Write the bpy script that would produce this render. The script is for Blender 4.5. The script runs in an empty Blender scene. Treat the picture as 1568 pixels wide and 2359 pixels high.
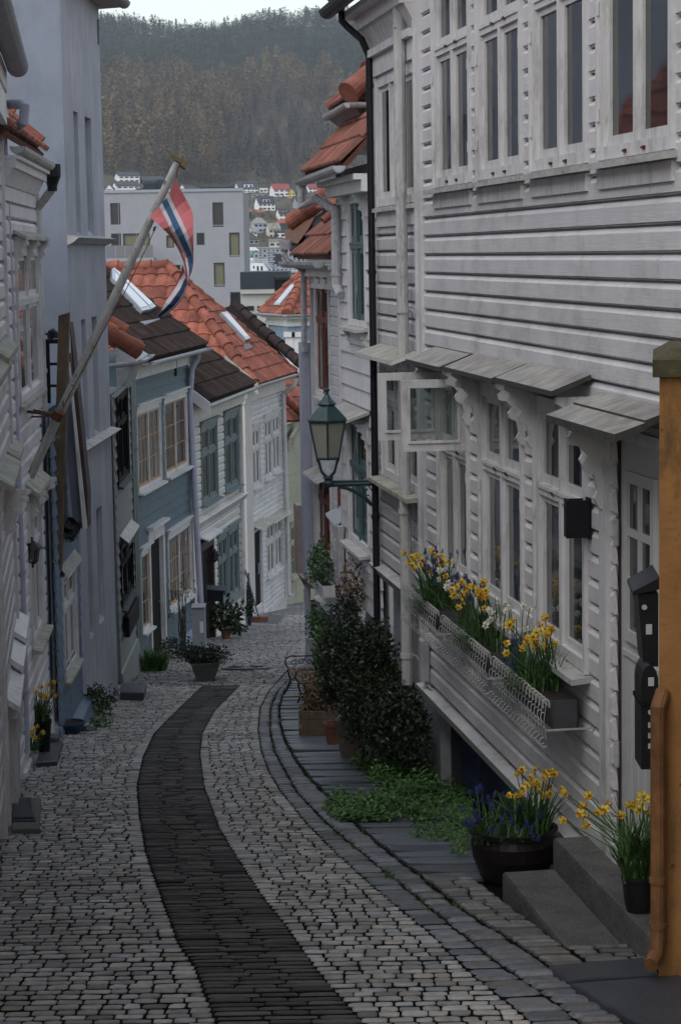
import bpy, math, random
import numpy as np
from mathutils import Vector, Matrix
random.seed(7)
rnd = random.Random(11)
U = rnd.uniform
C = bpy.context.scene.collection
rad = math.radians

# ------------------------------------------------------------------ camera model (measured from the photograph, 1568 x 2359 units)
FL, CX, CY, PITCH, ROLL = 5000.0, 784.0, 1179.5, 0.1188, 0.0164
_F = Vector((0, math.cos(PITCH), -math.sin(PITCH)))
_R0, _U0 = Vector((1, 0, 0)), Vector((0, math.sin(PITCH), math.cos(PITCH)))
_R = _R0 * math.cos(ROLL) - _U0 * math.sin(ROLL)
_U = _U0 * math.cos(ROLL) + _R0 * math.sin(ROLL)
CROP = dict(A=(0, 0, .574), B=(400, 500, .574), C=(1100, 200, .4464), D=(1500, 0, .78), E=(0, 1200, .4464), F=(0, 2150, .5087),
            G=(500, 1500, .5298), H=(1100, 1200, .5102), I=(1000, 2200, .574), J=(1500, 1350, .78), K=(1650, 2600, .6843),
            L=(0, 2700, .8929), M=(0, 0, .3391), N=(0, 1900, .6357), O=(900, 600, .2679), P=(1100, 1900, .3189), Q=(1500, 3096, 1.365))

def q(c, x, y):
    if c is None: return x, y
    a = CROP[c]
    return (a[0] + x * a[2]) * .5758, (a[1] + y * a[2]) * .5758

def ray(x, y):
    d = _F + _R * ((x - CX) / FL) + _U * ((CY - y) / FL)
    return d / d.y

def W(x, y, d):                       # the point of the place seen at (x, y), d metres ahead
    return ray(x, y) * d

def Wc(c, x, y, d): return W(*q(c, x, y), d)

SL0, SL1 = -2.08, -0.1256
def gz(Y): return SL0 + SL1 * Y
def gnd(x, y, c=None, up=0.0):        # where the street surface lies
    x, y = q(c, x, y)
    r = ray(x, y)
    t = (SL0 + up) / (r.z - SL1)
    return r * t

def hor(x): return CY - FL * math.tan(PITCH) - (x - CX) * ROLL

# ------------------------------------------------------------------ mesh builder
class MB:
    def __init__(s, T=None):
        s.v, s.f, s.m, s.c, s.T, s.mi, s.col = [], [], [], [], T, 0, None
    def add(s, vs, fs):
        b = len(s.v)
        if s.T: vs = [s.T(Vector(p)) for p in vs]
        s.v += [tuple(p) for p in vs]
        for f in fs:
            s.f.append(tuple(i + b for i in f)); s.m.append(s.mi)
        if s.col is not None: s.c += [s.col] * len(vs)
        return b
    def box(s, x0, x1, y0, y1, z0, z1):
        s.add([(x0, y0, z0), (x1, y0, z0), (x1, y1, z0), (x0, y1, z0), (x0, y0, z1), (x1, y0, z1), (x1, y1, z1), (x0, y1, z1)],
              [(0, 3, 2, 1), (4, 5, 6, 7), (0, 1, 5, 4), (1, 2, 6, 5), (2, 3, 7, 6), (3, 0, 4, 7)])
    def bbox(s, x0, x1, y0, y1, z0, z1, b=.01):   # box with chamfered vertical and top edges
        b = min(b, abs(x1 - x0) * .45, abs(y1 - y0) * .45, abs(z1 - z0) * .45)
        def ring(i, z): return [(x0 + i, y0, z), (x1 - i, y0, z), (x1, y0 + i, z), (x1, y1 - i, z), (x1 - i, y1, z), (x0 + i, y1, z), (x0, y1 - i, z), (x0, y0 + i, z)]
        def ring2(z): return [(x0 + b, y0 + b, z), (x1 - b, y0 + b, z), (x1 - b, y0 + b, z), (x1 - b, y1 - b, z), (x1 - b, y1 - b, z), (x0 + b, y1 - b, z), (x0 + b, y1 - b, z), (x0 + b, y0 + b, z)]
        vs = ring(b, z0) + ring(b, z1 - b) + ring2(z1)
        fs = [(i, (i + 1) % 8, 8 + (i + 1) % 8, 8 + i) for i in range(8)] + [(8 + i, 8 + (i + 1) % 8, 16 + (i + 1) % 8, 16 + i) for i in range(8)]
        fs += [tuple(range(16, 24)), tuple(range(7, -1, -1))]
        s.add(vs, fs)
    def hexa(s, p):                    # eight corners: bottom loop then top loop
        s.add(p, [(0, 3, 2, 1), (4, 5, 6, 7), (0, 1, 5, 4), (1, 2, 6, 5), (2, 3, 7, 6), (3, 0, 4, 7)])
    def quad(s, a, b, c, d): s.add([a, b, c, d], [(0, 1, 2, 3)])
    def poly(s, pts): s.add(pts, [tuple(range(len(pts)))])
    def slab(s, pts, off):             # polygon given thickness by vector off
        n = len(pts); off = Vector(off)
        p = [Vector(a) for a in pts]
        s.add(p + [a + off for a in p], [tuple(range(n - 1, -1, -1)), tuple(range(n, 2 * n))] + [(i, (i + 1) % n, n + (i + 1) % n, n + i) for i in range(n)])
    def tube(s, pts, r, n=8, cap=True):
        pts = [Vector(p) for p in pts]
        rs = r if isinstance(r, (list, tuple)) else [r] * len(pts)
        vs, fs, a = [], [], None
        for i, p in enumerate(pts):
            d = (pts[min(i + 1, len(pts) - 1)] - pts[max(i - 1, 0)])
            if d.length < 1e-9: d = Vector((0, 0, 1))
            d.normalize()
            if a is None:
                a = d.cross(Vector((.13, .27, 1)))
                if a.length < .05: a = d.cross(Vector((1, 0, 0)))
            a = (a - d * a.dot(d)).normalized(); b = d.cross(a)
            for k in range(n):
                t = 2 * math.pi * k / n
                vs.append(p + (a * math.cos(t) + b * math.sin(t)) * rs[i])
            if i: fs += [((i - 1) * n + k, (i - 1) * n + (k + 1) % n, i * n + (k + 1) % n, i * n + k) for k in range(n)]
        if cap: fs += [tuple(range(n - 1, -1, -1)), tuple(range(len(vs) - n, len(vs)))]
        s.add(vs, fs)
    def lathe(s, prof, c=(0, 0, 0), n=20, sx=1, sy=1, ph=0):
        vs, fs = [], []
        for i, (r, z) in enumerate(prof):
            for k in range(n):
                t = 2 * math.pi * k / n + ph
                vs.append((c[0] + r * math.cos(t) * sx, c[1] + r * math.sin(t) * sy, c[2] + z))
            if i: fs += [((i - 1) * n + k, (i - 1) * n + (k + 1) % n, i * n + (k + 1) % n, i * n + k) for k in range(n)]
        fs += [tuple(range(n - 1, -1, -1)), tuple(range(len(vs) - n, len(vs)))]
        s.add(vs, fs)
    def trough(s, p0, p1, r, n=7, up=Vector((0, 0, 1))):   # half-round gutter, open on top
        p0, p1 = Vector(p0), Vector(p1); d = (p1 - p0).normalized(); a = d.cross(up).normalized(); b = a.cross(d)
        vs = []
        for rr in (r, r * .86):
            for p in (p0, p1):
                for k in range(n + 1):
                    t = math.pi * k / n
                    vs.append(p + a * math.cos(t) * rr - b * math.sin(t) * rr)
        m = n + 1; fs = []
        for k in range(n):
            fs += [(k, k + 1, m + k + 1, m + k), (2 * m + k, 3 * m + k, 3 * m + k + 1, 2 * m + k + 1)]
            fs += [(k, 2 * m + k, 2 * m + k + 1, k + 1), (m + k, m + k + 1, 3 * m + k + 1, 3 * m + k)]
        fs += [(0, m, 3 * m, 2 * m), (n, 2 * m + n, 3 * m + n, m + n)]
        fs += [tuple(range(n + 1)), tuple(range(2 * m - 1, m - 1, -1))]
        s.add(vs, fs)
    def build(s, name, mats, parent=None, smooth=False, loc=None):
        me = bpy.data.meshes.new(name)
        v = s.v
        if loc is not None: v = [(p[0] - loc[0], p[1] - loc[1], p[2] - loc[2]) for p in v]
        me.from_pydata(v, [], s.f)
        mats = mats if isinstance(mats, (list, tuple)) else [mats]
        for m in mats: me.materials.append(m)
        if len(mats) > 1: me.polygons.foreach_set('material_index', s.m)
        if smooth: me.polygons.foreach_set('use_smooth', [True] * len(me.polygons))
        if s.c:
            at = me.color_attributes.new('tint', 'FLOAT_COLOR', 'POINT')
            at.data.foreach_set('color', np.array([(*c, 1) for c in s.c], 'f').ravel())
        me.update()
        o = bpy.data.objects.new(name, me); C.objects.link(o)
        if parent is not None: o.parent = parent
        elif loc is not None: o.location = loc
        return o

def tag(o, label, cat, group=None, kind=None):
    if label: o['label'] = label
    if cat: o['category'] = cat
    if group: o['group'] = group
    if kind: o['kind'] = kind
    return o
def thing(name, label, cat, loc=(0, 0, 0), rz=0, group=None):
    o = bpy.data.objects.new(name, None); C.objects.link(o); o.empty_display_size = .2
    o.location = loc; o.rotation_euler = (0, 0, rz)
    return tag(o, label, cat, group)
def structure(o, label=None):
    o['kind'] = 'structure'
    if label: o['label'] = label
    return o
def copy_tree(o, parent=None):
    c = o.copy(); C.objects.link(c); c.parent = parent
    for ch in [x for x in bpy.data.objects if x.parent == o]: copy_tree(ch, c)
    return c

# ------------------------------------------------------------------ materials
def nodes(name):
    m = bpy.data.materials.new(name); m.use_nodes = True
    nt = m.node_tree
    return m, nt, nt.nodes['Principled BSDF']
def _n(nt, t, **kw):
    n = nt.nodes.new(t)
    for k, v in kw.items():
        if k in n.inputs: n.inputs[k].default_value = v
        else: setattr(n, k, v)
    return n
def c4(c, k=1): return (min(1, c[0] * k), min(1, c[1] * k), min(1, c[2] * k), 1)

def mat(name, col, rough=.6, var=.12, scale=5, bump=.15, bscale=None, dirt=None, dirt_amt=.5, dirt_scale=(3, 3, .5), grain=0, tint=False, spec=.4, metal=0, speck=None):
    """paint / stone / cloth: noise-varied colour, optional dirt streaks of another colour, optional wood grain along local x"""
    m, nt, p = nodes(name); L = nt.links.new
    p.inputs['Roughness'].default_value = rough; p.inputs['Specular IOR Level'].default_value = spec; p.inputs['Metallic'].default_value = metal
    tc = _n(nt, 'ShaderNodeTexCoord')
    n1 = _n(nt, 'ShaderNodeTexNoise', Scale=scale, Detail=5.0, Roughness=.6); L(tc.outputs['Object'], n1.inputs['Vector'])
    r = _n(nt, 'ShaderNodeValToRGB'); r.color_ramp.elements[0].position = .3; r.color_ramp.elements[1].position = .7
    r.color_ramp.elements[0].color = c4(col, 1 - var); r.color_ramp.elements[1].color = c4(col, 1 + var)
    L(n1.outputs['Fac'], r.inputs['Fac']); out = r.outputs['Color']
    if tint:
        a = _n(nt, 'ShaderNodeAttribute', attribute_name='tint')
        mx = _n(nt, 'ShaderNodeMix', data_type='RGBA', blend_type='MULTIPLY'); mx.inputs[0].default_value = 1
        L(out, mx.inputs[6]); L(a.outputs['Color'], mx.inputs[7]); out = mx.outputs[2]
    if dirt:
        mp = _n(nt, 'ShaderNodeMapping'); mp.inputs['Scale'].default_value = dirt_scale; L(tc.outputs['Object'], mp.inputs['Vector'])
        n2 = _n(nt, 'ShaderNodeTexNoise', Scale=2.0, Detail=8.0, Roughness=.7); L(mp.outputs[0], n2.inputs['Vector'])
        r2 = _n(nt, 'ShaderNodeMapRange'); r2.inputs[1].default_value = .5; r2.inputs[2].default_value = .75; r2.inputs[4].default_value = dirt_amt
        n6 = _n(nt, 'ShaderNodeTexNoise', Scale=.9, Detail=3.0); L(tc.outputs['Object'], n6.inputs['Vector'])
        ml = _n(nt, 'ShaderNodeMath', operation='MULTIPLY_ADD'); ml.inputs[1].default_value = .55; ml.inputs[2].default_value = -.27; L(n6.outputs['Fac'], ml.inputs[0])
        ad = _n(nt, 'ShaderNodeMath', operation='ADD'); L(n2.outputs['Fac'], ad.inputs[0]); L(ml.outputs[0], ad.inputs[1])
        L(ad.outputs[0], r2.inputs[0])
        mx = _n(nt, 'ShaderNodeMix', data_type='RGBA'); L(r2.outputs[0], mx.inputs[0]); L(out, mx.inputs[6]); mx.inputs[7].default_value = c4(dirt); out = mx.outputs[2]
    if speck:
        n4 = _n(nt, 'ShaderNodeTexNoise', Scale=speck[1], Detail=3.0); L(tc.outputs['Object'], n4.inputs['Vector'])
        r4 = _n(nt, 'ShaderNodeMapRange'); r4.inputs[1].default_value = speck[2]; r4.inputs[2].default_value = speck[2] + .06; r4.inputs[4].default_value = .9
        L(n4.outputs['Fac'], r4.inputs[0])
        mx = _n(nt, 'ShaderNodeMix', data_type='RGBA'); L(r4.outputs[0], mx.inputs[0]); L(out, mx.inputs[6]); mx.inputs[7].default_value = c4(speck[0]); out = mx.outputs[2]
    L(out, p.inputs['Base Color'])
    if bump or grain:
        bsock = None
        if grain:
            mp = _n(nt, 'ShaderNodeMapping'); mp.inputs['Scale'].default_value = (2.2, 20, 60); L(tc.outputs['Object'], mp.inputs['Vector'])
            n3 = _n(nt, 'ShaderNodeTexNoise', Scale=1.6, Detail=6.0, Roughness=.65, Distortion=.8); L(mp.outputs[0], n3.inputs['Vector'])
            b1 = _n(nt, 'ShaderNodeBump', Strength=grain, Distance=.01); L(n3.outputs['Fac'], b1.inputs['Height']); bsock = b1.outputs[0]
        n5 = _n(nt, 'ShaderNodeTexNoise', Scale=bscale or scale * 6, Detail=6.0); L(tc.outputs['Object'], n5.inputs['Vector'])
        b2 = _n(nt, 'ShaderNodeBump', Strength=bump, Distance=.01); L(n5.outputs['Fac'], b2.inputs['Height'])
        if bsock: L(bsock, b2.inputs['Normal'])
        L(b2.outputs[0], p.inputs['Normal'])
    return m

def glassmat(name, col=(.016, .019, .022), curtain=None):
    m, nt, p = nodes(name); L = nt.links.new
    p.inputs['Roughness'].default_value = .04; p.inputs['Specular IOR Level'].default_value = .6; p.inputs['Base Color'].default_value = c4(col)
    tc = _n(nt, 'ShaderNodeTexCoord')
    n = _n(nt, 'ShaderNodeTexNoise', Scale=2.2, Detail=1.0); L(tc.outputs['Object'], n.inputs['Vector'])
    b = _n(nt, 'ShaderNodeBump', Strength=.12, Distance=.02); L(n.outputs['Fac'], b.inputs['Height']); L(b.outputs[0], p.inputs['Normal'])
    if curtain:
        mp = _n(nt, 'ShaderNodeMapping'); mp.inputs['Scale'].default_value = (9, 9, .8); L(tc.outputs['Object'], mp.inputs['Vector'])
        n2 = _n(nt, 'ShaderNodeTexNoise', Scale=1.0, Detail=3.0); L(mp.outputs[0], n2.inputs['Vector'])
        r = _n(nt, 'ShaderNodeValToRGB'); r.color_ramp.elements[0].position = .45; r.color_ramp.elements[1].position = .68
        r.color_ramp.elements[0].color = c4(col); r.color_ramp.elements[1].color = c4(curtain)
        L(n2.outputs['Fac'], r.inputs['Fac']); L(r.outputs[0], p.inputs['Base Color'])
    return m

DIRT = (.16, .15, .13)
M = {}
M['white'] = mat('white_paint', (.62, .60, .60), .55, .08, 3, .12, dirt=(.24, .23, .22), dirt_amt=.45, dirt_scale=(1.3, 3, 2.6), grain=.3)
M['white2'] = mat('grey_white_paint', (.53, .515, .525), .55, .1, 3, .12, dirt=DIRT, dirt_amt=.45, dirt_scale=(3, 3, .9), grain=.4)
M['cream'] = mat('cream_paint', (.56, .535, .50), .55, .08, 3, .1, dirt=(.3, .29, .26), dirt_amt=.35, grain=.2)
M['trim'] = mat('white_trim_paint', (.62, .605, .595), .45, .08, 4, .1, dirt=(.2, .19, .17), dirt_amt=.6, dirt_scale=(6, 6, 2.0))
M['sill'] = mat('weathered_sill_paint', (.44, .43, .41), .6, .2, 8, .3, dirt=(.10, .105, .075), dirt_amt=.85, dirt_scale=(7, 7, 7))
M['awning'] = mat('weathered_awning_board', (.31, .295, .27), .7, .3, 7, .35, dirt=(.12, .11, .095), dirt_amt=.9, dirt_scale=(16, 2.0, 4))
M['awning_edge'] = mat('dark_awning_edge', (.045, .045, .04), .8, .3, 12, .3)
M['mossy'] = mat('mossy_white_board', (.35, .345, .29), .75, .25, 6, .3, dirt=(.14, .145, .05), dirt_amt=.8, dirt_scale=(5, 5, 5))
M['glass'] = glassmat('window_glass')
M['glass_c'] = glassmat('curtained_glass', (.02, .024, .027), (.36, .36, .36))
M['glass_l'] = glassmat('curtained_glass_dim', (.022, .024, .027), (.14, .14, .14))
M['blue'] = mat('teal_blue_paint', (.068, .112, .142), .6, .1, 3, .12, dirt=(.055, .09, .105), dirt_amt=.5, grain=.35)
M['teal'] = mat('teal_window_paint', (.060, .112, .115), .5, .15, 6, .1, dirt=(.2, .22, .22), dirt_amt=.25)
M['tealgrey'] = mat('grey_green_window_paint', (.155, .195, .20), .5, .1, 6, .1)
M['orange_wood'] = mat('oiled_wood_sash', (.40, .20, .085), .5, .15, 10, .1)
M['red_wood'] = mat('red_brown_window_paint', (.135, .028, .018), .55, .25, 9, .15, dirt=(.3, .25, .22), dirt_amt=.3)
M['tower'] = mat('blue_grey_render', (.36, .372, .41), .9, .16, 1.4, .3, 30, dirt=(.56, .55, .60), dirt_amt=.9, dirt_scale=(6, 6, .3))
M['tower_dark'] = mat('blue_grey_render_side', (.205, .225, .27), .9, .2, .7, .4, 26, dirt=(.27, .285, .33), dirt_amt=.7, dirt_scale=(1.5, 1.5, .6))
M['lightblue'] = mat('pale_blue_paint', (.20, .265, .36), .6, .1, 4, .12, grain=.3, dirt=(.1, .12, .15), dirt_amt=.4)
M['sliver_blue'] = mat('slate_blue_paint', (.125, .175, .24), .6, .1, 4, .12, grain=.3, dirt=(.08, .1, .12), dirt_amt=.5)
M['green_cream'] = mat('pale_green_paint', (.36, .36, .27), .6, .1, 4, .12, grain=.25, dirt=(.16, .17, .1), dirt_amt=.6)
M['grey_green'] = mat('faded_grey_green_paint', (.17, .185, .175), .6, .1, 4, .12, grain=.25, dirt=(.13, .14, .12), dirt_amt=.4)
M['tile'] = mat('orange_clay_tile', (.26, .082, .052), .85, .35, 4, .25, 40, dirt=(.10, .045, .035), dirt_amt=.7, dirt_scale=(5, 5, 5), tint=True)
M['tile_old'] = mat('weathered_red_tile', (.22, .078, .052), .85, .35, 6, .25, 40, dirt=(.06, .045, .04), dirt_amt=.8, dirt_scale=(6, 6, 6), tint=True)
M['tile_dark'] = mat('dark_brown_tile', (.045, .032, .029), .95, .35, 6, .25, 40, dirt=(.02, .018, .018), dirt_amt=.5, dirt_scale=(5, 5, 5), tint=True, spec=.08)
M['zinc'] = mat('grey_painted_gutter', (.40, .40, .41), .5, .15, 8, .1, dirt=(.1, .1, .09), dirt_amt=.7, dirt_scale=(10, 10, 10))
M['pipe'] = mat('white_painted_pipe', (.50, .49, .48), .45, .08, 6, .08, dirt=(.17, .16, .15), dirt_amt=.75, dirt_scale=(14, 14, 5), speck=((.10, .09, .08), 22, .68))
M['pipe_blue'] = mat('blue_grey_pipe', (.36, .37, .45), .45, .06, 6, .08, dirt=(.2, .2, .22), dirt_amt=.4)
M['pipe_green'] = mat('green_grey_pipe', (.13, .16, .155), .5, .12, 8, .1)
M['black'] = mat('black_metal', (.010, .010, .012), .45, .3, 10, .1, spec=.3)
M['black_matt'] = mat('black_paint', (.008, .008, .009), .7, .3, 10, .1, spec=.12)
M['lamp_green'] = mat('green_black_cast_iron', (.025, .052, .055), .38, .3, 14, .15, spec=.5)
M['lamp_glass'] = mat('frosted_lamp_glass', (.30, .30, .25), .35, .08, 6, .05, dirt=(.16, .16, .12), dirt_amt=.5, dirt_scale=(4, 4, 2))
M['steel'] = mat('skylight_metal', (.45, .47, .50), .35, .08, 10, .05, metal=.6)
M['trough'] = mat('dark_grey_trough', (.05, .05, .053), .6, .2, 8, .1)
M['rail'] = mat('chipped_white_rail', (.36, .36, .35), .5, .15, 12, .1, dirt=(.1, .08, .06), dirt_amt=.6, dirt_scale=(20, 20, 20))
M['sky_glass'] = mat('skylight_glass', (.42, .44, .47), .12, .1, 2, .02, spec=.8)
M['lead'] = mat('lead_flashing', (.24, .24, .26), .5, .15, 8, .2, metal=.3)
M['ochre'] = mat('ochre_render', (.315, .152, .05), .9, .28, 2.2, .6, 26, dirt=(.065, .052, .022), dirt_amt=.9, dirt_scale=(5, 5, 1.8), speck=((.10, .06, .025), 24, .66))
M['ochre_pipe'] = mat('ochre_painted_pipe', (.17, .075, .025), .7, .4, 8, .2, dirt=(.05, .04, .02), dirt_amt=.7, dirt_scale=(7, 7, 4))
M['coping'] = mat('mossy_coping', (.075, .066, .034), .9, .45, 9, .6, 30, dirt=(.035, .04, .018), dirt_amt=.8, dirt_scale=(6, 6, 6))
M['concrete'] = mat('aggregate_concrete', (.085, .079, .073), .9, .3, 5, .5, 120, speck=((.2, .19, .175), 80, .6), dirt=(.05, .048, .042), dirt_amt=.6, dirt_scale=(4, 4, 4))
M['planter'] = mat('grey_concrete', (.11, .106, .10), .85, .15, 6, .3, 60, dirt=(.06, .06, .05), dirt_amt=.5, dirt_scale=(4, 4, 4))
M['slate'] = mat('dark_slate', (.045, .05, .06), .42, .25, 4, .35, 40, dirt=(.03, .032, .035), dirt_amt=.5, dirt_scale=(3, 3, 3))
M['slab'] = mat('blue_grey_slate_slab', (.10, .112, .128), .45, .22, 3, .4, 45, dirt=(.05, .055, .05), dirt_amt=.6, dirt_scale=(3, 3, 3), tint=True)
M['foundation_blue'] = mat('dark_blue_plaster', (.030, .048, .115), .8, .4, 4, .5, 20, dirt=(.012, .012, .016), dirt_amt=.8, dirt_scale=(5, 5, 1.2))
M['foundation'] = mat('dark_foundation', (.05, .05, .05), .9, .3, 4, .5, 20)
M['wood_old'] = mat('weathered_brown_timber', (.12, .085, .055), .85, .3, 6, .4, 40, dirt=(.045, .036, .025), dirt_amt=.7, dirt_scale=(9, 9, .8), speck=((.22, .25, .15), 9, .63))
M['pole'] = mat('flaking_white_pole', (.46, .45, .43), .7, .15, 9, .3, dirt=(.13, .13, .07), dirt_amt=.85, dirt_scale=(8, 8, 2.5), speck=((.09, .08, .07), 16, .63))
M['lichen'] = mat('pole_cap_wood', (.20, .14, .06), .8, .4, 12, .5)
M['terracotta'] = mat('terracotta', (.17, .065, .04), .8, .25, 8, .2)
M['terra_pale'] = mat('pale_pink_stone_pot', (.17, .13, .115), .8, .15, 6, .25, dirt=(.08, .06, .05), dirt_amt=.5, dirt_scale=(4, 4, 2))
M['plastic_white'] = mat('white_glazed_pot', (.42, .42, .42), .35, .06, 5, .05, dirt=(.12, .12, .1), dirt_amt=.4)
M['blue_pot'] = mat('blue_glazed_pot', (.02, .045, .09), .3, .2, 5, .05)
M['pot_dark'] = mat('dark_brown_glazed_pot', (.012, .009, .008), .45, .3, 7, .1, spec=.25)
M['soil'] = mat('potting_soil', (.02, .015, .011), .95, .4, 20, .8, 40)
M['leaf'] = mat('daffodil_leaf', (.050, .105, .030), .5, .3, 8, .05, tint=True)
M['box'] = mat('boxwood_leaf', (.017, .029, .011), .45, .4, 5, .05, tint=True)
M['herb'] = mat('ground_cover_leaf', (.050, .122, .022), .55, .4, 5, .05, tint=True)
M['conifer'] = mat('conifer_foliage', (.016, .024, .014), .6, .4, 8, .05, tint=True)
M['dry'] = mat('dry_grass', (.13, .085, .045), .8, .35, 8, .05, tint=True)
M['twig'] = mat('twig_bark', (.055, .042, .03), .8, .3, 12, .2)
M['yellow'] = mat('daffodil_petal', (.64, .47, .045), .55, .1, 20, .03, tint=True)
M['corona'] = mat('daffodil_trumpet', (.62, .29, .02), .55, .1, 20, .03)
M['petal_white'] = mat('white_narcissus_petal', (.62, .60, .50), .55, .06, 20, .03, tint=True)
M['muscari'] = mat('grape_hyacinth_bell', (.032, .040, .155), .5, .3, 20, .03, tint=True)
M['bulb'] = mat('bulb_skin', (.30, .20, .12), .6, .3, 15, .1)
M['flag_red'] = mat('faded_red_cloth', (.52, .15, .155), .8, .12, 6, .1)
M['flag_white'] = mat('off_white_cloth', (.62, .60, .60), .8, .06, 6, .1)
M['flag_blue'] = mat('faded_navy_cloth', (.045, .105, .20), .8, .12, 6, .1)
M['navy'] = mat('navy_cloth', (.022, .038, .10), .8, .12, 6, .1)
M['paper'] = mat('label_paper', (.45, .45, .44), .6, .05, 10, .02)
M['pink'] = mat('pinkish_render', (.33, .25, .24), .85, .12, 5, .3, 30, dirt=(.18, .14, .13), dirt_amt=.5, dirt_scale=(4, 4, 4))
M['rust'] = mat('rusty_metal', (.11, .045, .02), .8, .4, 20, .3)
M['sheet'] = mat('grey_metal_sheet', (.55, .56, .60), .4, .06, 5, .05)
M['utility'] = mat('grey_utility_cabinet', (.20, .22, .24), .5, .08, 6, .05, dirt=(.32, .33, .34), dirt_amt=.5, dirt_scale=(12, 12, 12))
M['door_cream'] = mat('cream_door_paint', (.50, .495, .48), .45, .06, 4, .06, dirt=(.3, .29, .27), dirt_amt=.4)
M['brown_frame'] = mat('dark_brown_paint', (.05, .028, .026), .5, .2, 6, .1)
M['rubber'] = mat('black_rubber_mat', (.022, .023, .03), .55, .2, 10, .2)
# ------------------------------------------------------------------ facades, cladding, windows, roofs
class Fac:
    """an upright wall plane: local x runs along it, local y points out to the street, local z is up from zb"""
    def __init__(s, xa, da, xb, db, zb):
        a, b = W(xa, hor(xa), da), W(xb, hor(xb), db)
        s.a = Vector((a.x, a.y, 0)); d = Vector((b.x - a.x, b.y - a.y, 0)); s.L = d.length; s.u = d.normalized()
        s.n = Vector((-s.u.y, s.u.x, 0)); s.zb = zb; s.rz = math.atan2(s.u.y, s.u.x)
    def empty(s, name, label, cat, group=None):
        s.e = thing(name, label, cat, (s.a.x, s.a.y, s.zb), s.rz, group); return s.e
    def hit(s, c, x, y, o=0.0):
        r = ray(*q(c, x, y)); t = (s.a + s.n * o).dot(s.n) / r.dot(s.n); p = r * t
        return (p - s.a).dot(s.u), p.z - s.zb
    def hu(s, c, x, y): return s.hit(c, x, y)[0]
    def hz(s, c, x, y): return s.hit(c, x, y)[1]
    def w(s, u, o, z): return s.a + s.u * u + s.n * o + Vector((0, 0, z + s.zb))
    def loc(s, p): p = Vector(p); d = p - s.a; return Vector((d.dot(s.u), d.dot(s.n), p.z - s.zb))
    def rect(s, c, xl, yt, xr, yb):
        ym = (yt + yb) / 2; u0, u1 = s.hu(c, xl, ym), s.hu(c, xr, ym)
        return (min(u0, u1), max(u0, u1), s.hz(c, xl, yb), s.hz(c, xl, yt))

def clad(mb, u0, u1, z0, z1, h, openings=(), kind='ship', joints=0, off=0):
    n = max(1, round((z1 - z0) / h)); h = (z1 - z0) / n
    for i in range(n):
        a = z0 + i * h; mid = a + h / 2; h2 = h
        iv = [(u0, u1)]
        for (p0, p1, r0, r1) in openings:
            if r0 < mid < r1:
                nv = []
                for (x0, x1) in iv:
                    if p1 <= x0 or p0 >= x1: nv.append((x0, x1))
                    else:
                        if p0 > x0: nv.append((x0, p0))
                        if p1 < x1: nv.append((p1, x1))
                iv = nv
        if joints:
            nv = []
            for (x0, x1) in iv:
                x = x0
                while x1 - x > joints * 1.3:
                    c = x + joints * U(.5, 1.2); nv.append((x, c - .004)); x = c + .004
                nv.append((x, x1))
            iv = nv
        wv = U(-.0015, .0015)
        if kind == 'ship': pr = [(a, off - .014), (a + .075 * h, off - .014), (a + .085 * h, off + .014), (a + .13 * h, off + .016), (a + .145 * h, off + .006), (a + .16 * h, off + .026 + wv), (a + .80 * h, off + .026 + wv), (a + .99 * h, off + .004), (a + h, off + .0)]
        elif kind == 'flat': pr = [(a, off), (a + .06 * h, off), (a + .065 * h, off + .02 + wv), (a + .88 * h, off + .02 + wv), (a + .97 * h, off + .008), (a + h, off)]
        else: pr = [(a, off + .0), (a + .002, off + .034 + wv), (a + h, off + .010)]
        for (x0, x1) in iv:
            if x1 - x0 < .01: continue
            vs = [(x0, o, z) for z, o in pr] + [(x1, o, z) for z, o in pr]; k = len(pr)
            mb.add(vs, [(j, k + j, k + j + 1, j + 1) for j in range(k - 1)] + [tuple(range(k)), tuple(range(2 * k - 1, k - 1, -1))])

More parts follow.
